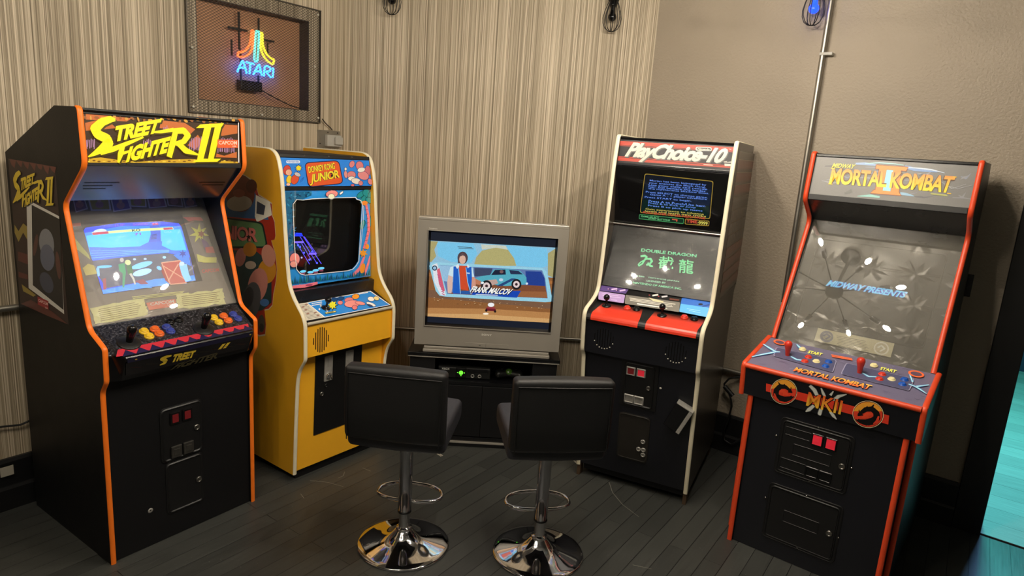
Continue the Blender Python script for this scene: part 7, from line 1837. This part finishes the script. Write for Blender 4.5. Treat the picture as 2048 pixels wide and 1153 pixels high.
def granite(name):
    m = bpy.data.materials.new(name); m.use_nodes = True; nt = m.node_tree; b = nt.nodes['Principled BSDF']; tc = N(nt, 'ShaderNodeTexCoord'); n = N(nt, 'ShaderNodeTexNoise'); n.inputs['Scale'].default_value = 130; n.inputs['Detail'].default_value = 6; n.inputs['Roughness'].default_value = .75
    nt.links.new(tc.outputs['Object'], n.inputs['Vector']); r = N(nt, 'ShaderNodeValToRGB'); e = r.color_ramp.elements; e[0].position = .45; e[0].color = lin((16, 16, 19)); e[1].position = .72; e[1].color = lin((150, 150, 156)); k = e.new(.56); k.color = lin((58, 57, 62))
    nt.links.new(n.outputs['Fac'], r.inputs[0]); nt.links.new(r.outputs[0], b.inputs['Base Color']); b.inputs['Roughness'].default_value = .3; return m
M.update(hood_satin=mat('satin_metallic_hood', (122, 124, 134), .25, .9), granite=granite('speckled_stone_print'), worn_metal=mat('worn_black_metal', (72, 70, 66), .4, .6, var=.4, vscale=50), silver_cream=mat('pale_metal_nosing', (206, 198, 178), .35, .3), slot=mat('dark_red_slot', (44, 12, 10), .6),
    pin=mat('pale_screw', (205, 200, 185), .4), wood_foot=mat('brown_wood_foot', (74, 56, 38), .6, var=.2), bezel_grey=mat('dark_grey_bezel', (40, 41, 38), .5, bump=.1, bscale=300),
    tube_glass=mat('dark_tube_glass', (36, 37, 35), .6), tube_pc=art_mat('two_screen_tubes', .25, es=1.0, base=.02, noise=.15), glass_pc=glass_mat('reflective_pane', f0=.07, f1=.8), tube_mk=art_mat('title_tube', .3, es=1.3, base=.02), backlit_mk=art_mat('metallic_marquee_film', .28, es=.2, base=.75))
# ------------------------------------------------------------------ television on its stand
def television():
    W = .852; a = .03; x, y = -.550, 3.69; r = thing('television', 'boxy silver tube television showing a stock car racing game', 'television', (x + W / 2 * cos(a), y + W / 2 * sin(a), 0), a)
    F = (0, 1.347, 0, .619); b = MB(); u0, v0, u1, v1 = .060, .058, .793, .611
    H = .728
    P = lambda u, v, o: on_plane(W, F, u, v, o)
    o_ = [(0, 0), (W, 0), (W - .003, H), (.003, H)]; i_ = [(u0, v0), (u1, v0), (u1, v1), (u0, v1)]; j_ = [(u0 + .012, v0 + .012), (u1 - .012, v0 + .012), (u1 - .012, v1 - .012), (u0 + .012, v1 - .012)]
    for k in range(4):
        n = (k + 1) % 4; b.face([P(*o_[k], 0), P(*i_[k], .001), P(*i_[n], .001), P(*o_[n], 0)]); b.face([P(*i_[k], .001), P(*j_[k], -.022), P(*j_[n], -.022), P(*i_[n], .001)], 1); b.face([P(*o_[k], 0), P(*o_[n], 0), P(*o_[n], -.055), P(*o_[k], -.055)])
    b.build('bezel', [M['silver'], M['black_plastic']], r)
    b = MB(); rows = []      # tapering back shell
    for d, k, zt, zb in ((.05, 1, 1.362, .618), (.10, .985, 1.362, .62), (.30, .88, 1.30, .63), (.46, .62, 1.15, .66), (.50, .5, 1.1, .70)):
        hw = W / 2 * k; rows.append([(-hw, d, zb), (hw, d, zb), (hw, d, zt - .03), (hw * .96, d, zt), (-hw * .96, d, zt), (-hw, d, zt - .03)])
    b.grid(rows, closed_u=True, sm=False); b.face(rows[0]); b.face(rows[-1][::-1]); b.build('back_shell', M['silver'], r)
    b = MB(); b.box((-W / 2 + .001, .004, 1.347), (W / 2 - .001, .06, 1.364)); b.build('top_ledge', M['silver_hi'], r, bevel=.004)
    b = MB()
    for k in range(5): b.lathe([(.006, 0), (.006, .003), (0, .004)], (-.06 + .022 * k, .02, 1.364), 10)
    b.build('button', M['silver_hi'], r)
    b = MB(); slab(b, W, F, u0 - .003, v0 - .003, u1 + .003, v0, .0, .0075); slab(b, W, F, u0 - .003, v1, u1 + .003, v1 + .004, 0, .0075); slab(b, W, F, u0 - .003, v0, u0, v1, 0, .0075); slab(b, W, F, u1, v0, u1 + .003, v1, 0, .0075); b.build('screen_rim', M['silver_hi'], r)
    b = MB(); slab(b, W, F, u0 + .008, v0 + .008, u1 - .008, v1 - .008, -.030, -.0225); b.build('tube_surround', M['tv_black'], r)
    b = MB(); front_art(b, W, F, A['tv_screen'], lift=-.022); b.build('screen', M['tube_tv'], r, label='lit screen with a racing game driver card')
    b = MB(); front_art(b, W, F, A['tv_logo'], lift=.0008); b.build('logo', M['art_metal'], r, label='small bright maker lettering')
    b = MB(); slab(b, W, F, .299, .702, .552, .724, 0, .0022); slab(b, W, F, .4205, .702, .4215, .724, .002, .0026, mi=1); slab(b, W, F, .38, .712, .39, .715, .002, .0028, mi=1); b.build('control_door', [M['silver'], M['tv_black']], r, bevel=.0008)
    b = MB(); b.box((-W / 2 + .055, -.012, .577), (W / 2 - .055, .34, .596)); b.box((-W / 2 + .06, -.004, .596), (W / 2 - .06, .33, .612)); b.build('base', M['silver'], r, bevel=.004)
    b = MB(); b.box((-W / 2 + .2, .02, .606), (W / 2 - .2, .3, .63)); b.build('neck', M['silver'], r)
    return r
def tv_stand():
    W = .892; a = .03; x, y = -.580, 3.67; r = thing('television_stand', 'low black stand with open shelf and two doors under the television', 'tv stand', (x + W / 2 * cos(a), y + W / 2 * sin(a), 0), a)
    bx = lambda a_, c_: ((a_[0] - W / 2, a_[1], a_[2]), (c_[0] - W / 2, c_[1], c_[2]))
    b = MB(); b.box(*bx((0, 0, .553), (W, .48, .575))); b.build('top_board', M['black_gloss'], r, bevel=.002)
    b = MB(); b.box(*bx((.004, -.002, .549), (W - .004, .004, .5535))); b.build('edge_strip', M['silver_hi'], r, label='bright metal edge strip')
    for s0, s1 in ((.014, .160), (.734, .878)): b = MB(); b.box(*bx((s0, .012, .06), (s1, .46, .552))); b.build('side_box', M['black'], r, bevel=.002)
    b = MB(); b.box(*bx((.1605, .012, .385), (.7335, .46, .406))); b.build('shelf', M['black_gloss'], r, bevel=.001)
    b = MB(); b.box(*bx((.1605, .44, .406), (.7335, .46, .552))); b.build('back_board', M['black'], r)
    for s0, s1 in ((.162, .446), (.448, .732)): b = MB(); b.box(*bx((s0, .008, .064), (s1, .026, .382))); b.build('door', M['black'], r, bevel=.0015)
    b = MB(); b.box(*bx((.014, -.004, .0), (.878, .46, .022))); b.box(*bx((.014, .006, .022), (.878, .46, .058))); b.build('base', M['black_gloss'], r, bevel=.002)
    b = MB(); b.box(*bx((.02, -.0065, .024), (.872, .004, .034))); b.build('edge_strip', M['silver_hi'], r, label='bright metal edge strip')
    # console and controller on the shelf
    e = Vector((cos(a), sin(a), 0)); d_ = Vector((-sin(a), cos(a), 0)); org = Vector((x, y, 0))
    def at(u, d, z): return org + e * u + d_ * d + Vector((0, 0, z))
    c = thing('game_console', 'black game console with glowing green ring on the stand shelf', 'game console', at(.333, .055, .4065), a)
    b = MB(); b.prism([(0, .008), (.008, 0), (.24, 0), (.24, .076), (.012, .076), (0, .066)], -.155, .155); b.build('body', M['console'], c, bevel=.004)
    b = MB(); b.box((-.05, -.004, .01), (.012, .002, .07)); b.build('jewel_panel', M['black_gloss'], c, bevel=.003)
    b = MB(); b.lathe([(.0125, 0), (.0125, .003), (.008, .004), (.008, .002), (0, .002)], (-.019, -.004, .04), 20, (0, -1, 0)); b.build('power_ring', M['green_glow'], c, label='glowing green power ring')
    b = MB()
    for dx, dz in ((-.02, 0), (.02, 0), (0, -.018)): b.box((-.019 + dx - .003, -.0055, .04 + dz - .002), (-.019 + dx + .003, -.0035, .04 + dz + .002))
    b.build('indicator', M['green_glow'], c, label='small green marks round the ring')
    b = MB(); b.box((.022, -.003, .044), (.142, .002, .066)); b.build('disc_tray', M['black_gloss'], c, bevel=.0015)
    for k in range(2): b = MB(); b.lathe([(.011, 0), (.011, .002), (.007, .002), (.006, -.004), (0, -.004)], (.05 + .042 * k, 0, .022), 16, (0, -1, 0)); b.build('controller_socket', M['gray_plate'], c)
    b = MB(); artwork(b, (-.15, 0, 0), (1, 0, 0), (0, 0, 1), (0, -1, 0), [('t', (210, 212, 208), 'XBOX', [150, 520, 620, 520, 620, 640, 150, 640], .02, 0, 1.1)], lift=.0008); b.build('logo', M['art_metal'], c, label='small pale lettering')
    g = thing('game_controller', 'black game controller with green centre resting on the stand shelf', 'game controller', at(.60, .10, .413), a)
    b = MB(); rows = []
    for k in range(13):
        s = k / 12; xx = -.082 + .164 * s; e_ = abs(2 * s - 1); hh = .046 + .012 * e_ ** 2 if e_ < .96 else .018; dep = .045 + .02 * e_ ** 2 if e_ < .96 else .02
        rows.append([(xx, .02 - .018 * e_ + dep * cos(q) * .9, .030 + hh * .55 * sin(q) - .004 * e_) for q in [2 * pi * j / 14 for j in range(14)]])
    b.grid(rows, closed_u=True); b.face(rows[0]); b.face(rows[-1][::-1]); b.build('body', M['console'], g)
    b = MB(); b.lathe([(.02, 0), (.018, .004), (.01, .007), (0, .008)], (0, -.012, .046), 18, (0, -.75, .65)); b.build('centre_badge', M['green_dark'], g, label='dark green centre badge')
    for sx in (-1, 1): b = MB(); b.lathe([(.005, 0), (.005, .009), (.010, .011), (.0095, .015), (0, .014)], (sx * .042, -.002, .05), 14, (0, -.45, .9)); b.build('thumbstick', M['black_plastic'], g)
    return r

# ------------------------------------------------------------------ bar stools
def stool(label, x, y, rz):
    r = thing('bar_stool', label, 'bar stool', (x, y, 0), rz, 'bar stools facing the television')
    b = MB(); b.lathe([(0, .001), (.2, .001), (.2045, .003), (.2045, .007), (.199, .0105), (.175, .0155), (.145, .0215), (.115, .0285), (.09, .037), (.070, .048), (.055, .06), (.045, .071), (.038, .078), (.033, .082), (.0, .082)], n=64); b.build('base', M['chrome'], r, label='round chrome trumpet base')
    b = MB(); b.lathe([(.036, .078), (.037, .086), (.033, .09), (.0245, .092), (.0235, .094), (.0235, .175)], n=32); b.build('lower_tube', M['chrome'], r)
    b = MB(); b.lathe([(.0265, .160), (.0292, .163), (.0292, .50), (.03, .53), (.0, .53)], n=32); b.build('column', M['chrome_dark'], r)
    b = MB(); path = []
    for k in range(48):
        q = 2 * pi * k / 48; c_, s_ = cos(q), sin(q); path.append((.146 * (abs(c_) ** .85) * (1 if c_ >= 0 else -1), .094 + (.088 * abs(s_) ** .9 if s_ >= 0 else -.072 * abs(s_) ** .75), .2))
    b.tube(path, .0085, 10, closed=True); b.build('footrest', M['chrome'], r, label='chrome loop footrest')
    b = MB(); b.lathe([(.030, .162), (.0302, .1615), (.0302, .168), (.0295, .1685)], n=28); b.build('collar', M['black_metal'], r); b = MB(); b.box((-.012, .02, .194), (.012, .034, .206)); b.build('footrest_bracket', M['chrome'], r)
    b = MB(); b.box((-.10, -.10, .525), (.10, .10, .545)); b.build('seat_plate', M['black_metal'], r, bevel=.004)
    # padded seat and back: rounded slabs
    def pad(name, w, sec, m, rr=.02, crown=.006):
        """section (y,z) closed loop swept across the width with soft rounded ends"""
        b = MB(); n = len(sec); cy = sum(p[0] for p in sec) / n; cz = sum(p[1] for p in sec) / n; rows = []
        N_ = [Vector((sec[(k + 1) % n][1] - sec[k - 1][1], -(sec[(k + 1) % n][0] - sec[k - 1][0]))).normalized() for k in range(n)]
        ar = sum(sec[k][0] * sec[(k + 1) % n][1] - sec[(k + 1) % n][0] * sec[k][1] for k in range(n)); sg = 1 if ar > 0 else -1
        ends = [(-w / 2, rr), (-w / 2 + rr * .08, rr * .6), (-w / 2 + rr * .3, rr * .28), (-w / 2 + rr * .65, rr * .07), (-w / 2 + rr, 0), (-w / 4, -crown * .6), (0, -crown), (w / 4, -crown * .6), (w / 2 - rr, 0), (w / 2 - rr * .65, rr * .07), (w / 2 - rr * .3, rr * .28), (w / 2 - rr * .08, rr * .6), (w / 2, rr)]
        for xx, ins in ends: rows.append([(xx, sec[k][0] - N_[k].x * ins * sg, sec[k][1] - N_[k].y * ins * sg) for k in range(n)])
        b.grid(rows, closed_u=True); b.face(rows[0]); b.face(rows[-1][::-1]); return b.build(name, m, r)
    def rounded(pts, rad, n=5):
        out = []; m = len(pts)
        for i in range(m):
            P = Vector(pts[i]); a = Vector(pts[i - 1]) - P; c = Vector(pts[(i + 1) % m]) - P; la = min(rad, a.length * .45); lc = min(rad, c.length * .45); A_ = P + a.normalized() * la; B_ = P + c.normalized() * lc
            for k in range(n + 1): t = k / n; out.append(tuple(A_ * (1 - t) ** 2 + P * 2 * t * (1 - t) + B_ * t * t))
        return out
    pad('seat', .405, rounded([(-.20, .545), (.19, .545), (.205, .60), (.19, .645), (-.16, .655), (-.20, .62)], .03), M['leather_seat'], .022)
    pad('backrest', .405, rounded([(-.235, .60), (-.17, .585), (-.165, .70), (-.175, .905), (-.245, .905), (-.245, .70)], .022), M['leather'], .02, .004)
    # stitched seams round the outside of the backrest
    b = MB()
    for s in (-1, 1): b.tube([(s * .186, -.247, .60), (s * .186, -.2475, .75), (s * .186, -.247, .878)], .0022, 6)
    b.tube([(-.186, -.247, .878), (0, -.2515, .878), (.186, -.247, .878)], .0024, 6); b.build('seam', M['leather'], r)
    return r
# ------------------------------------------------------------------ wall fittings
def wire_cage_light(label, A_, e, sg, s, zb, blue):
    n = Vector((-e.y, e.x)) * sg; p = A_ + e * s + n * (.11 if blue else .07); r = thing('caged_lamp', label, 'hanging lamp', (p.x, p.y, zb), atan2(e.y, e.x), 'caged lamps high on the walls')
    H = .15; pr = lambda t: .018 + .036 * sin(pi * min(1, (1 - t) * .5 + .02) ** 1.0) * (1 if t > .12 else sqrt(t / .12)) if t < 1 else .018
    for k in range(8):
        a = 2 * pi * k / 8; b = MB(); b.tube([(.002 * cos(a), .002 * sin(a), 0)] + [(q * cos(a), q * sin(a), z) for q, z in ((.02, .003), (.04, .018), (.053, .046), (.056, .076), (.049, .112), (.036, .15), (.026, .178))], .0023, 6); b.build('cage_wire', M['rubber'], r)
    b = MB(); b.lathe([(.0, .142), (.021, .142), (.024, .15), (.024, .172), (.032, .174), (.034, .182), (.03, .19), (.022, .195), (.022, .245), (.012, .255), (.004, .258), (.004, CEIL - zb), (0, CEIL - zb)], n=16); b.build('socket', M['black_plastic'], r)
    b = MB(); b.lathe([(0, .058)] + [(.026 * sin(q), .084 - .026 * cos(q)) for q in [radians(20 * k) for k in range(1, 8)]] + [(.014, .125), (.013, .145)], n=16); b.build('bulb', M['blue_bulb'] if blue else M['dark_bulb'], r, label='blue bulb' if blue else 'unlit dark bulb')
    return r
def wall_thing(name, label, cat, A_, e, s=0, z=0): return thing(name, label, cat, (A_.x + e.x * s, A_.y + e.y * s, z), atan2(e.y, e.x))
M.update(tv_black=mat('tube_black', (26, 30, 42), .2), art_metal=art_mat('bright_lettering', .3), console=mat('dark_console_plastic', (22, 23, 22), .35), green_glow=mat('green_ring_light', (60, 220, 40), .3, emit=(120, 255, 60), es=1.2), green_dark=mat('green_badge', (70, 110, 40), .2),
    chrome_dark=mat('chrome_column', (196, 196, 202), .09, 1, var=.03), blue_bulb=mat('blue_lit_bulb', (40, 70, 220), .15, emit=(20, 52, 255), es=4), dark_bulb=mat('dark_bulb', (10, 10, 12), .08), mesh_steel=mat('expanded_metal', (56, 51, 46), .4, .5, var=.2, vscale=60), frame_steel=mat('dark_steel_frame', (84, 78, 70), .45, .5),
    neon_o=mat('orange_neon', (255, 150, 90), .3, emit=(255, 116, 54), es=1.8), neon_t=mat('teal_neon', (140, 240, 225), .3, emit=(96, 236, 220), es=1.35), neon_y=mat('yellow_neon', (255, 240, 90), .3, emit=(250, 236, 50), es=1.4), neon_b=mat('blue_neon', (90, 200, 255), .3, emit=(34, 100, 255), es=12),
    neon_glow=mat('blue_neon_return', (20, 40, 255), .3, emit=(6, 24, 255), es=4.5), plate=mat('white_litter', (170, 164, 150), .7), grey_box=mat('grey_outlet_cover', (176, 174, 166), .45), scuff=mat('scuffed_floor_paint', (120, 118, 110), .7))

def build_all():
    cab_orange(); cab_yellow(); cab_two_screen(); cab_red(); television(); tv_stand()
    stool('black leatherette bar stool with chrome base, in front of the yellow cabinet', -.408, 2.66, radians(-5))
    stool('black leatherette bar stool with chrome base, in front of the two-screen cabinet', .198, 2.665, radians(9))
    wire_cage_light('dark caged hanging lamp by the left end of the back wall', C1, eB, -1, .285, 2.518, False); wire_cage_light('dark caged hanging lamp near the right end of the back wall', C1, eB, -1, 1.630, 2.510, False)
    wire_cage_light('caged hanging lamp with a lit blue bulb beside the steel pipe', C2, eR, -1, .945, 2.508, True)
    # expanded metal grille over the recess
    g = wall_thing('metal_grille', 'square grey expanded metal grille over the wall recess', 'grille', C1, eL)
    S0, S1, Z0, Z1, Y = .217, 1.040, 1.845, 2.490, .012; px, ph = .0226, .0074; b = MB(); nx = int((S1 - S0) / px * 2); nz = int((Z1 - Z0) / ph) + 1
    for j in range(nz):
        zc = Z0 + .004 + j * (Z1 - Z0 - .008) / (nz - 1); rows = []
        for i in range(nx + 1):
            s = S0 + (S1 - S0) * i / nx; z = zc + (ph / 2 if (i + j) % 2 else -ph / 2) * .92; z = min(max(z, Z0), Z1)
            rows.append([(s, Y + .0008, z + .0008), (s, Y - .0008, z + .0011), (s, Y - .0008, z - .0008), (s, Y + .0008, z - .0011)])
        b.grid(rows, closed_u=True, sm=False)
    b.build('mesh_sheet', M['mesh_steel'], g)
    b = MB()
    for a_, c_ in (((S0 - .003, .001, Z0 - .005), (S1 + .004, .016, Z0 + .002)), ((S0 - .004, .001, Z1 - .002), (S1 + .003, .016, Z1 + .003)), ((S0 - .003, .001, Z0 + .002), (S0 + .002, .016, Z1 - .002)), ((S1 - .002, .001, Z0 + .002), (S1 + .004, .016, Z1 - .002))): b.box(a_, c_)
    b.build('frame', M['frame_steel'], g)
    for s, z in ((1.018, 2.161), (.259, 2.169), (.232, 1.872), (.238, 2.465), (1.02, 1.87), (.62, 1.86)): b = MB(); b.lathe([(.007, 0), (.006, .004), (0, .006)], (s, .0145, z), 12, (0, 1, 0)); b.build('rivet', M['pin'], g)
    # neon sign inside the recess
    n = wall_thing('neon_sign', 'lit neon sign with orange, teal and yellow arcs above blue lettering', 'neon sign', C1, eL); Y = -.045
    for name, path, m, rad, lab in A['neon']:
        b = MB(); b.tube([(path[i] * 1e-4, Y + .008, path[i + 1] * 1e-4) for i in range(0, len(path), 2)], rad, 8); b.build(name, M[m], n, label=lab)
    for a_, c_ in (((.705, Y - .014, 2.20), (.715, Y - .006, 2.395)), ((.585, Y - .014, 2.30), (.593, Y - .006, 2.385)), ((.66, Y - .014, 2.298), (.775, Y - .006, 2.310)), ((.49, Y - .014, 2.27), (.57, Y - .006, 2.280)), ((.752, Y - .014, 2.16), (.760, Y - .006, 2.245)), ((.530, Y - .014, 2.19), (.536, Y - .006, 2.26)), ((.59, Y - .014, 2.02), (.598, Y - .006, 2.075)), ((.70, Y - .014, 2.02), (.708, Y - .006, 2.2))):
        b = MB(); b.box(a_, c_); b.build('support_bar', M['black_metal'], n)
    b = MB(); b.box((.585, -.075, 1.985), (.72, -.03, 2.04)); b.build('transformer', M['black_plastic'], n, bevel=.005)
    b = MB(); b.tube([(.585, -.05, 2.0), (.5, -.04, 1.965), (.40, -.03, 1.93), (.32, -.018, 1.915), (.30, -.014, 1.911)], .0032, 8); b.build('power_cord', M['rubber'], n)
    t = wall_thing('cable', 'thin black cord from the grille corner down to the outlet box', 'cord', C1, eL); b = MB(); b.tube([(.208, .024, 1.868), (.19, .021, 1.852), (.17, .018, 1.838), (.138, .018, 1.818), (.128, .02, 1.806)], .0032, 8); b.build('wire', M['rubber'], t)
    o = wall_thing('wall_outlet', 'grey metal outlet box on the wall below the grille', 'outlet', C1, eL)
    b = MB(); b.box((.055, .0, 1.693), (.227, .006, 1.803)); b.build('back_plate', M['galv'], o, bevel=.001)
    b = MB(); b.box((.062, .006, 1.705), (.176, .036, 1.776)); b.build('outlet_cover', M['grey_box'], o, bevel=.004)
    b = MB(); b.box((.066, .036, 1.718), (.124, .052, 1.765)); b.build('plug', M['grey_box'], o, bevel=.004)
    for s, z in ((.075, 1.79), (.15, 1.79), (.21, 1.72)): b = MB(); b.lathe([(.004, 0), (.004, .002), (0, .003)], (s, .006, z), 10, (0, 1, 0)); b.build('screw', M['black_metal'], o)
    # pipes
    def pipe(label, A_, e, pts, rad, y): 
        t = tag(wall_thing('conduit', label, 'pipe', A_, e), label, 'pipe', 'steel pipes on the walls'); b = MB(); b.tube([(s, y, z) for s, z in pts], rad, 14); b.build('tube', M['galv'], t); return t
    pipe('thin horizontal steel pipe low on the back wall behind the television', C1, eB, [(.02, .525), (LB - .02, .530)], .009, -.026)
    k = pipe('tall upright steel pipe on the painted wall bending along it low down', C2, eR, fillet([(1.005, CEIL), (1.003, .527), (.02, .527)], {1: .08}, 8), .0145, -.030)
    for z in (2.375, 1.0): b = MB(); b.box((.99, -.046, z - .008), (1.055, -.001, z + .008)); b.build('strap', M['grey_box'], k, bevel=.003)
    pipe('horizontal steel pipe on the wall left of the orange-trimmed cabinet', C1, eL, [(1.62, .941), (3.4, .941)], .0145, .030)
    t = wall_thing('cable', 'thin black cable sagging along the wall at far left', 'cable', C1, eL); b = MB(); b.tube([(1.6, .025, .44), (1.75, .027, .42), (1.84, .028, .404), (1.89, .028, .392), (1.96, .028, .405), (2.2, .028, .42), (2.6, .028, .42)], .005, 8); b.build('wire', M['rubber'], t)
    t = wall_thing('power_cable', 'black power cable looping down the wall between the two right cabinets', 'cable', C2, eR); b = MB()
    b.tube([(.86, -.030, .507), (.81, -.04, .503), (.765, -.055, .485), (.742, -.06, .444), (.748, -.06, .415), (.775, -.06, .402), (.80, -.07, .36), (.806, -.06, .318), (.795, -.055, .22), (.777, -.05, .144), (.788, -.05, .085), (.835, -.052, .070), (.88, -.055, .115), (.92, -.05, .16)], .006, 8); b.build('wire', M['rubber'], t)
    b = MB(); b.tube([(.745, -.06, .43), (.805, -.062, .385)], .014, 10); b.build('plug', M['rubber'], t)
    t = wall_thing('wall_switch', 'black switch plate on the shaded wall beside the doorway', 'switch', C2, eR); b = MB(); b.box((1.828, -.008, 1.203), (1.866, -.0005, 1.315)); b.build('plate', M['black_plastic'], t, bevel=.002); b = MB(); b.box((1.842, -.012, 1.245), (1.852, -.008, 1.273)); b.build('toggle', M['black_plastic'], t)
    t = wall_thing('paper_tag', 'small pale paper tag on the dark skirting at the far left edge', 'tag', C1, eL); b = MB(); b.box((1.935, .0355, .17), (1.985, .0385, .215)); b.build('tag', M['plate'], t)
    # scraps on the floor
    def scrap(label, p, q, wd, th=.004):
        p = Vector(p); q = Vector(q); d = (q - p); t = thing('litter', label, 'litter', (p.x, p.y, 0), atan2(d.y, d.x), 'plastic strips on the floor'); b = MB(); L = d.length
        b.box((0, -wd / 2, .0005), (L, -wd * .15, th)); b.box((L * .06, wd * .1, .0005), (L * .98, wd / 2, th)); b.build('strip', M['plate'], t, bevel=.001)
    scrap('thin pale plastic strip on the floor behind the left bar stool', (-.41, 3.61), (-.337, 3.53), .018); scrap('pale plastic strip on the floor by the two-screen cabinet', (.425, 3.63), (.470, 3.53), .026)

build_all()
